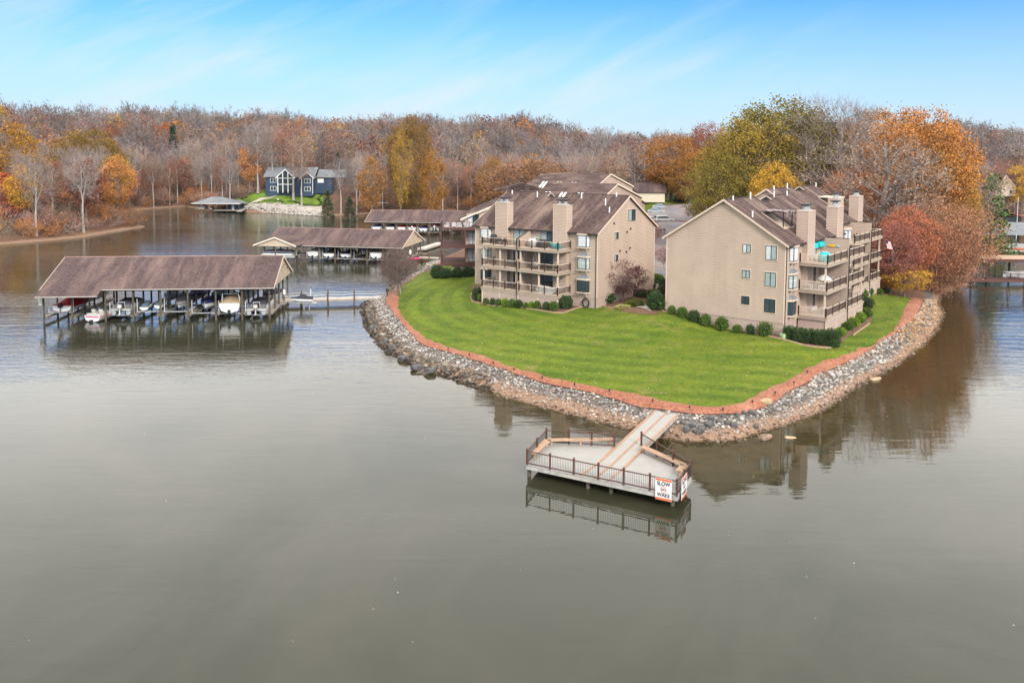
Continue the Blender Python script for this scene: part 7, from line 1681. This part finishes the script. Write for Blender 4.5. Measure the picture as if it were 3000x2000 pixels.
# wall-foot things
p = PG(1865, 868, 3); o = thing('utility_box', 'brown metal utility cabinet in the garden between the front blocks', 'utility box', (p.x, p.y, p.z), R(20)); MB().box(-.9, .9, -.6, .6, 0, 1.05).build('cabinet', simple('brown_cabinet', (.14, .09, .075), .6), o, bevel=.04); MB().box(-.98, .98, -.68, .68, 1.06, 1.16).build('lid', simple('brown_lid', (.24, .165, .14), .6), o)
def wallpt(blk, flip, x, y, z): return blk.matrix_world @ Vector((-x if flip else x, y, z))
bpy.context.view_layer.update()
p = wallpt(b1, True, 1.55, -.2, -.75); o = thing('hose_reel', 'round dark coiled hose hanging low on the middle block beside the bay windows', 'hose', p, RZ1)
m_ = MB(); n_ = 24
for k in range(n_):
    a0_, a1_ = 6.283 * k / n_, 6.283 * (k + 1) / n_
    for r_ in (.42, .52): m_.tube((r_ * math.cos(a0_), 0, r_ * 1.25 * math.sin(a0_)), (r_ * math.cos(a1_), 0, r_ * 1.25 * math.sin(a1_)), .055, .055, 5, False)
m_.build('coil', M['dark'], o)
p = PG(1741, 898, 3); o = thing('splash_block', 'teal splash block at the foot of the middle block corner downpipe', 'splash block', (p.x, p.y, p.z + .1), RZ1); MB().prism([(-.22, 0), (.22, 0), (.3, .9), (-.3, .9)], 'z', 0, .1).build('trough', M['teal'], o); MB().box(-.22, .22, .85, .9, .1, .2).build('lip', M['teal'], o)
p = PG(2296, 993, 3); o = thing('splash_block', 'pale green splash block at the near corner of the right block', 'splash block', (p.x, p.y, p.z + .1), R(10)); MB().box(-.28, .28, -.5, .5, 0, .5).build('trough', simple('pale_green', (.38, .55, .28), .6), o, bevel=.08); MB().box(-.2, .2, -.4, .4, .51, .55).build('lip', bpy.data.materials['pale_green'], o)
# ================================================================ DECK FURNITURE
def chair(p, rz, mat, lab, style='std', group=None, s=1.0):
    o = thing('chair', lab, 'chair', p, rz, group); w = .3 * s
    if style == 'adirondack':
        m_ = MB(); m_.add([(-.32, -.3, .38), (.32, -.3, .38), (.28, .3, .24), (-.28, .3, .24), (-.32, -.3, .33), (.32, -.3, .33), (.28, .3, .19), (-.28, .3, .19)], [(0, 1, 2, 3), (7, 6, 5, 4), (0, 4, 5, 1), (1, 5, 6, 2), (2, 6, 7, 3), (3, 7, 4, 0)]); m_.build('seat', mat, o)
        m_ = MB()
        for i, h_ in enumerate((.88, .98, 1.02, .98, .88)): q = -.24 + i * .12; m_.beam((q, .28, .22), (q * 1.15, .55, h_), .10, .025, up=(0, 1, 0))
        m_.build('backrest', mat, o)
        for q in (-.36, .36): MB().beam((q, -.35, .56), (q, .42, .56), .12, .03).build('armrest', mat, o)
        for q in (-.34, .34): MB().box(q - .04, q + .04, -.36, -.28, 0, .55).build('leg', mat, o); 
        for q in (-.34, .34): MB().beam((q, -.3, .34), (q, .55, 0), .04, .08).build('leg', mat, o)
        return o
    MB().box(-w, w, -.28, .28, .42, .46).build('seat', mat, o); m_ = MB(); m_.beam((0, .28, .46), (0, .40, .98), 2 * w, .04, up=(0, 1, 0)); m_.build('backrest', mat, o)
    for a, b_ in ((-w, -.27), (w, -.27), (-w, .27), (w, .27)): MB().beam((a, b_, 0), (a, b_, .42), .035, .035).build('leg', mat, o)
    for a in (-w, w): MB().beam((a, -.27, .66), (a, .33, .66), .045, .03).build('armrest', mat, o)
    return o
def table(p, rz, mat, lab, r=.55, group=None):
    o = thing('table', lab, 'table', p, rz, group); MB().lathe([(r, .69), (r, .73)], 14).build('table_top', mat, o)
    for k in range(4): a = .785 + k * 1.571; MB().beam((r * .75 * math.cos(a), r * .75 * math.sin(a), 0), (r * .6 * math.cos(a), r * .6 * math.sin(a), .69), .035, .035).build('leg', M['black'], o)
    return o
def grill(p, rz, lab, covered=None):
    o = thing('grill', lab, 'grill', p, rz)
    if covered: MB().loft([[(-.62 * k, -.35 * k, z), (.62 * k, -.35 * k, z), (.62 * k, .35 * k, z), (-.62 * k, .35 * k, z)] for z, k in ((.08, 1.02), (.75, 1.0), (.95, .9), (1.15, .6))]).build('cover', covered, o, smooth=True)
    else:
        m_ = MB()
        for a in (-.45, .45): m_.box(a - .03, a + .03, -.25, .25, 0, .8)
        m_.build('frame', M['black'], o); MB().lathe([(.02, 0), (.5, .02), (.5, .25), (.35, .5), (.05, .56)], 12, (0, 0, .8)).build('lid', M['dark'], o, smooth=True)
    for a in (-.45, .45): MB().tube((a - .03, .2, .09), (a + .03, .2, .09), .09, .09, 8).build('wheel', M['black'], o)
    return o
def D1(x, y, lv): return wallpt(b1, True, x, y, FL[lv])
FL2 = (0.35, 3.35, 6.45)
def Dk2(x, y, lv): return wallpt(b2, False, x, y, FL2[lv])
A1 = RZ1
# middle block, top floor, right flat: teal chairs, covered grills, swan ornament
chair(D1(5.7, -1.6, 2), A1 + R(150), M['teal'], 'left teal slatted deck chair on the top right balcony of the middle block', 'adirondack')
chair(D1(4.7, -2.1, 2), A1 + R(200), M['teal'], 'right teal slatted deck chair on the top right balcony of the middle block', 'adirondack')
table(D1(5.2, -2.5, 2), A1, M['teal'], 'small teal round table between the two teal deck chairs', .35)
grill(D1(9.3, -1.6, 2), A1, 'grill under a pale grey cover on the top balcony of the middle block', M['pale_cloth'])
grill(D1(7.6, -1.6, 2), A1, 'wide grill under a black cover next to the pale covered one', M['dark_cloth'])
o = thing('wall_ornament', 'teal and white wall ornament beside the upper sliding door, middle block', 'ornament', D1(9.7, -.12, 2) + Vector((0, 0, 1.2)), A1); m_ = MB()
for a, b_, c_, d_ in ((-.2, -.2, .42, .16), (.2, .12, .42, .16)): m_.lathe([(.01, -.06), (.2, -.03), (.2, .03), (.01, .06)], 10, (a, 0, b_))
m_.build('disc', M['teal'], o); MB().box(-.3, .35, -.05, -.01, -.1, .05).build('band', M['white'], o)
for k in range(4): chair(D1(13.4 + (k % 2) * 1.5 + .2, -1.3 - (k // 2) * .9, 2), A1 + R((150, 210, 20, -20)[k]), M['black'], '%s of four black chairs round the table on the top left balcony' % ORD[k], group='black chairs on the top left balcony')
table(D1(14.3, -1.8, 2), A1, M['black'], 'black table on the top left balcony of the middle block', .5); grill(D1(16.2, -1.3, 2), A1, 'dark grill at the left end of the top balcony of the middle block')
# middle floor
o = thing('porch_swing', 'white hanging seat on ropes on the middle floor balcony, middle block', 'swing', D1(8.8, -1.6, 1), A1); MB().box(-.4, .4, -.3, .3, .5, .56).build('seat', M['off_white'], o); m_ = MB()
for a in (-.38, .38): m_.tube((a, 0, .56), (0, 0, 2.6), .025, .025, 5)
m_.build('rope', M['off_white'], o); MB().box(-.4, .4, .28, .34, .56, 1.0).build('backrest', M['off_white'], o)
for k, x_ in enumerate((5.0, 6.6)): chair(D1(x_, -1.8, 1), A1 + R(180), M['black'], '%s black chair on the right middle-floor balcony of the middle block' % ('right' if k == 0 else 'left'))
table(D1(5.8, -2.0, 1), A1, M['black'], 'black table between chairs on the right middle-floor balcony', .5)
table(D1(15.2, -2.0, 1), A1, M['black'], 'tall black table on the left middle-floor balcony of the middle block', .4); chair(D1(12.8, -1.6, 1), A1 + R(160), M['grey'], 'grey chair on the left middle-floor balcony of the middle block')
# ground floor
o = thing('paddle_board', 'white paddle board lying on edge behind the ground floor railing, middle block', 'paddle board', D1(6.3, -2.75, 0) + Vector((0, 0, .55)), A1)
MB().loft([[(math.copysign(abs(math.cos(a)) ** .8, math.cos(a)) * 1.55, t_, math.sin(a) * .52) for a in [k * 2 * math.pi / 28 for k in range(28)]] for t_ in (-.06, .06)]).build('board', M['gloss_white'], o); MB().box(1.0, 1.35, -.08, -.061, -.05, .0).build('fin_box', M['dark'], o)
for k, (x_, y_, a) in enumerate(((9.0, -2.0, 140), (7.9, -1.5, 200), (5.0, -1.2, 180), (4.7, -2.0, 200))): chair(D1(x_, y_, 0), A1 + R(a), M['pale_cloth'] if k > 1 else M['off_white'], '%s pale patio chair from the left on the right ground-floor deck' % ORD[k], group='patio chairs on the right ground-floor deck')
for k, (x_, y_, a) in enumerate(((15.0, -1.6, 160), (12.9, -1.8, 200), (12.0, -1.2, 170))): chair(D1(x_, y_, 0), A1 + R(a), M['slate_cloth'], '%s slate chair from the left on the left ground-floor deck' % ORD[k], group='slate chairs on the left ground-floor deck')
table(D1(12.4, -2.2, 0), A1, M['black'], 'dark table on the left ground-floor deck of the middle block', .5); grill(D1(7.0, -.9, 0), A1, 'tall black smoker grill by the ground-floor door, middle block')
# right block
A2 = RZ2
table(Dk2(7.6, -1.6, 2), A2, M['off_white'], 'cream table on the top balcony of the right block', .7); grill(Dk2(6.6, -2.2, 2), A2 + R(90), 'grill under a teal cover at the top balcony corner, right block', M['teal'])
for k, (x_, y_, a) in enumerate(((6.2, -1.3, 90), (8.9, -1.4, -90), (7.5, -.9, 180), (7.7, -2.6, 0))): chair(Dk2(x_, y_, 2), A2 + R(a), M['off_white'], '%s cream chair round the cream table on the top balcony of the right block' % ORD[k], group='cream chairs on the top balcony of the right block')
o = thing('urn', 'teal glazed urn near the top balcony corner of the right block', 'urn', Dk2(5.6, -2.7, 2), 0); MB().lathe([(.12, 0), (.26, .2), (.3, .45), (.18, .7), (.24, .78)], 12).build('vessel', M['teal'], o, smooth=True); MB().lathe([(.22, .785), (.2, .8)], 12).build('soil', M['dark'], o)
o = thing('wall_ornament', 'yellow and blue fish ornament on the party wall, top balcony of right block', 'ornament', Dk2(11.85, -1.6, 2) + Vector((0, 0, 1.45)), A2 - R(90)); m_ = MB(); m_.prism([(-.75, -.05), (-.5, .13), (.1, .13), (.3, .02), (.1, -.12), (-.5, -.14)], 'y', -.06, 0); m_.build('body', simple('fish_yellow', (.75, .42, .03), .5), o); m_ = MB(); m_.prism([(.3, 0), (.75, .16), (.65, 0), (.75, -.16)], 'y', -.06, 0); m_.build('tail', simple('fish_blue', (.35, .6, .7), .5), o)
o = thing('umbrella', 'folded cream parasol drooping at the middle balcony corner of the right block', 'umbrella', Dk2(6.3, -2.3, 1), A2); MB().tube((0, 0, 0), (0, 0, 1.5), .03, .03, 6).build('pole', M['dark'], o); MB().lathe([(.85, 1.05), (.8, 1.25), (.4, 1.55), (.04, 1.7)], 12).build('canopy', M['off_white'], o, smooth=True)
for k, (x_, y_) in enumerate(((5.2, -1.0), (5.3, -2.4))):
    o = thing('stool', '%s white slatted stool behind the side railing, middle balcony of right block' % ('left' if k == 0 else 'right'), 'stool', Dk2(x_, y_, 1), A2); m_ = MB()
    for q in range(4): m_.box(-.35, .35, -.3 + q * .16, -.18 + q * .16, .5, .54)
    m_.build('seat', M['white'], o)
    for a, b_ in ((-.32, -.27), (.32, -.27), (-.32, .27), (.32, .27)): MB().box(a - .03, a + .03, b_ - .03, b_ + .03, 0, .5).build('leg', M['white'], o)
for k, (x_, y_, a) in enumerate(((9.0, -1.4, 200), (10.6, -1.6, 160))): chair(Dk2(x_, y_, 1), A2 + R(a), M['grey_cloth'] if k else M['black'], '%s on the middle balcony of the right block' % ('grey high-backed chair' if k else 'black chair'))
chair(Dk2(6.4, -1.2, 0), A2 + R(120), M['pale_cloth'], 'pale padded lounge chair on the ground deck of the right block'); table(Dk2(7.4, -2.0, 0), A2, M['off_white'], 'low white table on the ground deck of the right block', .4)
grill(Dk2(13.4, -2.4, 2), A2 + R(90), 'blue-grey kettle grill just past the party wall, top balcony of right block', M['slate_cloth'])
for k in range(3): chair(wallpt(b2, False, 26.5 + k * 1.5, 2.75 - 1.8, 6.45 + .62), A2 + R(180), M['black'], '%s dark chair on the rear top balcony of the right block' % ORD[k], group='dark chairs on the rear top balcony')
# flag
fp = at(2596, 712, 108); o = thing('flag', 'small red, white and blue striped flag hanging at the far end of the right block', 'flag', fp, R(10)); MB().tube((-.9, .5, -.35), (.35, 0, .45), .03, .03, 6).build('pole', M['beam'], o)
m_, w_ = MB(), MB()
for k in range(9):
    z_ = .38 - k * .13; (m_ if k % 2 == 0 else w_).prism([(-.05 + k * .03, z_ - .13), (.62 + k * .05, z_ - .30), (.62 + k * .05, z_ - .17), (-.05 + k * .03, z_)], 'y', -.02, .02)
m_.build('red_stripes', simple('flag_red', (.45, .03, .05), .7), o); w_.build('white_stripes', M['white'], o); MB().prism([(-.04, .37), (-.02, -.05), (.28, -.12), (.26, .30)], 'y', -.03, .03).build('canton', M['navy'], o)
# brown decks: white and striped chairs
o3m = b3.matrix_world
for k, (x_, y_) in enumerate(((1.0, 1.0), (2.2, 1.6), (3.1, 1.2), (4.3, 1.4))): chair(o3m @ Vector((x_, y_, 6.1)), R((200, 180, 175, 150)[k]), M['white'], '%s white fan-back chair from the left on the upper brown deck' % ORD[k], 'adirondack', 'white chairs on the upper brown deck', 1.1)
for k in range(2): chair(o3m @ Vector((6.0 + k * 1.1, 1.2, 6.1)), R(180), M['off_white'], '%s cream chair near the door on the upper brown deck' % ('left' if k == 0 else 'right'), s=1.2)
table(o3m @ Vector((6.6, 1.7, 6.1)), 0, M['stain_brown'], 'dark round table by the cream chairs on the upper brown deck', .6)
for lv, f in enumerate((.15, 3.1)): chair(o3m @ Vector((8.3, 1.5, f)), R(170), M['black'], 'black chair on the %s brown deck' % ('lowest' if lv == 0 else 'middle'))
# ================================================================ CARS, PERSON, MAILBOXES
def car(p, rz, paint, lab, kind='sedan'):
    o = thing('minivan' if kind == 'van' else 'parked_car', lab, 'car', p, rz); L_, W_, H_ = (5.1, 1.95, 1.75) if kind == 'van' else (4.7, 1.8, 1.42); hh = .95 if kind == 'van' else .85
    body = [(-L_ / 2, .35), (-L_ / 2, hh), (-L_ / 2 + .3, hh + .03), (L_ / 2 - 1.1, hh), (L_ / 2 - .1, hh - .22), (L_ / 2, .55), (L_ / 2, .3)]
    MB().prism([(a, b_) for a, b_ in body], 'y', -W_ / 2, W_ / 2).build('body', paint, o, bevel=.06)
    cab = [(-L_ / 2 + .1, hh), (-L_ / 2 + .35, H_ - .05), (L_ * .12, H_), (L_ * .31, hh)] if kind == 'van' else [(-L_ / 2 + .55, hh), (-L_ / 2 + 1.25, H_ - .03), (L_ * .08, H_), (L_ * .27, hh)]
    def ring(y, k): return [(a, y, b_ if i in (0, 3) else b_) for i, (a, b_) in enumerate(cab)]
    m_ = MB(); m_.loft([[(a, -W_ / 2 * (.97 if b_ < hh + .1 else .80), b_) for a, b_ in cab], [(a, W_ / 2 * (.97 if b_ < hh + .1 else .80), b_) for a, b_ in cab]]); m_.build('cabin', paint, o)
    m_ = MB()
    for s in (-1, 1):
        c0 = Vector((sum(a for a, _ in cab) / 4, 0, sum(b_ for _, b_ in cab) / 4)); q = []
        for a, b_ in cab: v = Vector((c0.x + (a - c0.x) * .86, s * (W_ / 2 * (.97 if b_ < hh + .1 else .80) + .012), c0.z + (b_ - c0.z) * .72)); q.append(v)
        m_.add(q, [(0, 1, 2, 3)])
    m_.build('side_windows', M['glass'], o); m_ = MB(); e = .012
    for i, j in ((0, 1), (2, 3)):
        a, b_ = cab[i], cab[j]; n_ = -1 if i == 0 else 1; z0_, z1_ = (a, b_) if a[1] < b_[1] else (b_, a); k0, k1 = .9, .76
        lo_ = (z0_[0] + (z1_[0] - z0_[0]) * .15 + n_ * .03, z0_[1] + (z1_[1] - z0_[1]) * .15); hi_ = (z0_[0] + (z1_[0] - z0_[0]) * .88 + n_ * .03, z0_[1] + (z1_[1] - z0_[1]) * .88)
        m_.add([(lo_[0], -W_ / 2 * .86, lo_[1]), (lo_[0], W_ / 2 * .86, lo_[1]), (hi_[0], W_ / 2 * .74, hi_[1]), (hi_[0], -W_ / 2 * .74, hi_[1])], [(0, 1, 2, 3)])
    m_.build('windscreen', M['glass'], o)
    for a in (-L_ / 2 + .85, L_ / 2 - .9):
        for s in (-1, 1):
            w_ = MB().tube((a, s * (W_ / 2 - .2), .33), (a, s * (W_ / 2 + .02), .33), .33, .33, 16).build('wheel', M['black'], o); MB().tube((a, s * (W_ / 2 + .021), .33), (a, s * (W_ / 2 + .03), .33), .2, .2, 12).build('rim', M['galv'], w_)
    for s in (-1, 1):
        MB().box(L_ / 2 - .06, L_ / 2 + .01, s * W_ * .36 - .18, s * W_ * .36 + .18, .58, .72).build('headlight', M['white'], o); MB().box(-L_ / 2 - .01, -L_ / 2 + .05, s * W_ * .40 - .1, s * W_ * .40 + .1, .62, .88).build('tail_light', bpy.data.materials['flag_red'], o)
    return o
M['silver_blue'] = simple('silver_blue_paint', (.36, .44, .52), .3, .04, spec=.5); M['car_red'] = simple('red_paint', (.42, .012, .03), .3, .04, spec=.5)
p = PG(1945, 652, 6); car((p.x, p.y, p.z + .1), R(10), M['gloss_white'], 'white minivan parked in the court between the two front blocks', 'van')
p = PG(1916, 646, 7); car((p.x - .5, p.y + 3, p.z + .1), R(14), M['gloss_white'], 'white sedan nearly hidden by the gable, beside the white minivan')
p = PG(1922, 621, 8); car((p.x, p.y, p.z + .1), R(-12), M['silver_blue'], 'pale silver-blue sedan parked behind the white minivan'); p = PG(1930, 614, 8); car((p.x + 1, p.y + 3, p.z + .1), R(-12), M['silver_blue'], 'second pale silver-blue sedan, farther back of the pair')
p = PG(2060, 594, 9); car((p.x, p.y, p.z + .1), R(78), M['car_red'], 'red car parked at the back edge of the court near the person')
p = PG(2039, 594, 9); o = thing('person', 'person in a dark jacket standing at the back edge of the parking court', 'person', p, R(160))
def skin_body(par, name, joints, edges, radii, mat):
    me = bpy.data.meshes.new(name); me.from_pydata(joints, edges, []); ob = bpy.data.objects.new(name, me); COL.objects.link(ob); sk_ = ob.modifiers.new('s', 'SKIN')
    for v, r_ in zip(me.skin_vertices[0].data, radii): v.radius = (r_, r_)
    me.skin_vertices[0].data[0].use_root = True; ob.modifiers.new('d', 'SUBSURF').levels = 1
    me.materials.append(mat); ob.parent = par; return ob
J = [(0, 0, .98), (0, 0, 1.2), (0, 0, 1.42), (0, 0, 1.52), (0, 0.01, 1.66), (.2, 0, 1.42), (.25, .02, 1.14), (.24, .1, .9), (-.2, 0, 1.42), (-.25, .02, 1.14), (-.22, .1, .9), (.1, 0, .9), (.11, .03, .5), (.12, 0, .06), (.12, .16, .03), (-.1, 0, .9), (-.12, -.03, .5), (-.13, -.05, .06), (-.13, .11, .03)]
E_ = [(0, 1), (1, 2), (2, 3), (3, 4), (2, 5), (5, 6), (6, 7), (2, 8), (8, 9), (9, 10), (0, 11), (11, 12), (12, 13), (13, 14), (0, 15), (15, 16), (16, 17), (17, 18)]
rad = [.15, .14, .15, .06, .10, .07, .05, .04, .07, .05, .04, .09, .065, .045, .04, .09, .065, .045, .04]
skin_body(o, 'body', J, E_, rad, simple('dark_clothing', (.05, .045, .05), .8)); MB().lathe([(.02, 1.80), (.09, 1.77), (.115, 1.70), (.11, 1.64)], 10).build('hair', M['grey'], o); m_ = MB(); m_.lathe([(.175, .92), (.185, 1.1), (.19, 1.4), (.11, 1.5)], 10); m_.build('jacket', simple('dark_jacket', (.04, .035, .04), .8), o)
for k, (x_, y_) in enumerate([(1926, 690), (1936, 689), (1946, 687)]):
    p = PG(x_, y_, 5); o = thing('mailbox', 'black mailbox on a post by the court, %s from the left' % ORD[k], 'mailbox', p, R(-60), 'mailboxes by the court'); MB().box(-.05, .05, -.05, .05, 0, 1.05).build('post', M['beam'], o); MB().prism([(-.12, 1.05), (.12, 1.05), (.12, 1.22), (.06, 1.32), (-.06, 1.32), (-.12, 1.22)], 'y', -.28, .28).build('box', M['black'], o)
# red chair and white thing on the far lawn
p = PG(822, 562, 8); chair((p.x, p.y, p.z + .1), R(180), bpy.data.materials['flag_red'], 'red lounge chair on the far lawn in front of the blue house', 'adirondack', s=1.2); p = PG(814, 561, 8); chair((p.x, p.y, p.z + .1), R(180), M['white'], 'white lounge chair on the far lawn beside the red one', 'adirondack', s=1.2)
# ================================================================ HAZE
m = bpy.data.materials.new('thin_haze'); m.use_nodes = True; t = m.node_tree
for n in list(t.nodes): t.nodes.remove(n)
pv = t.nodes.new('ShaderNodeVolumePrincipled'); pv.inputs['Color'].default_value = (0.86, 0.90, 0.97, 1); pv.inputs['Density'].default_value = 0.00004; pv.inputs['Anisotropy'].default_value = 0.2
mo = t.nodes.new('ShaderNodeOutputMaterial'); t.links.new(pv.outputs[0], mo.inputs['Volume'])
o = MB().box(-1480, 1480, -150, 2250, -5, 110).build('haze', m); tag(o, kind='stuff')
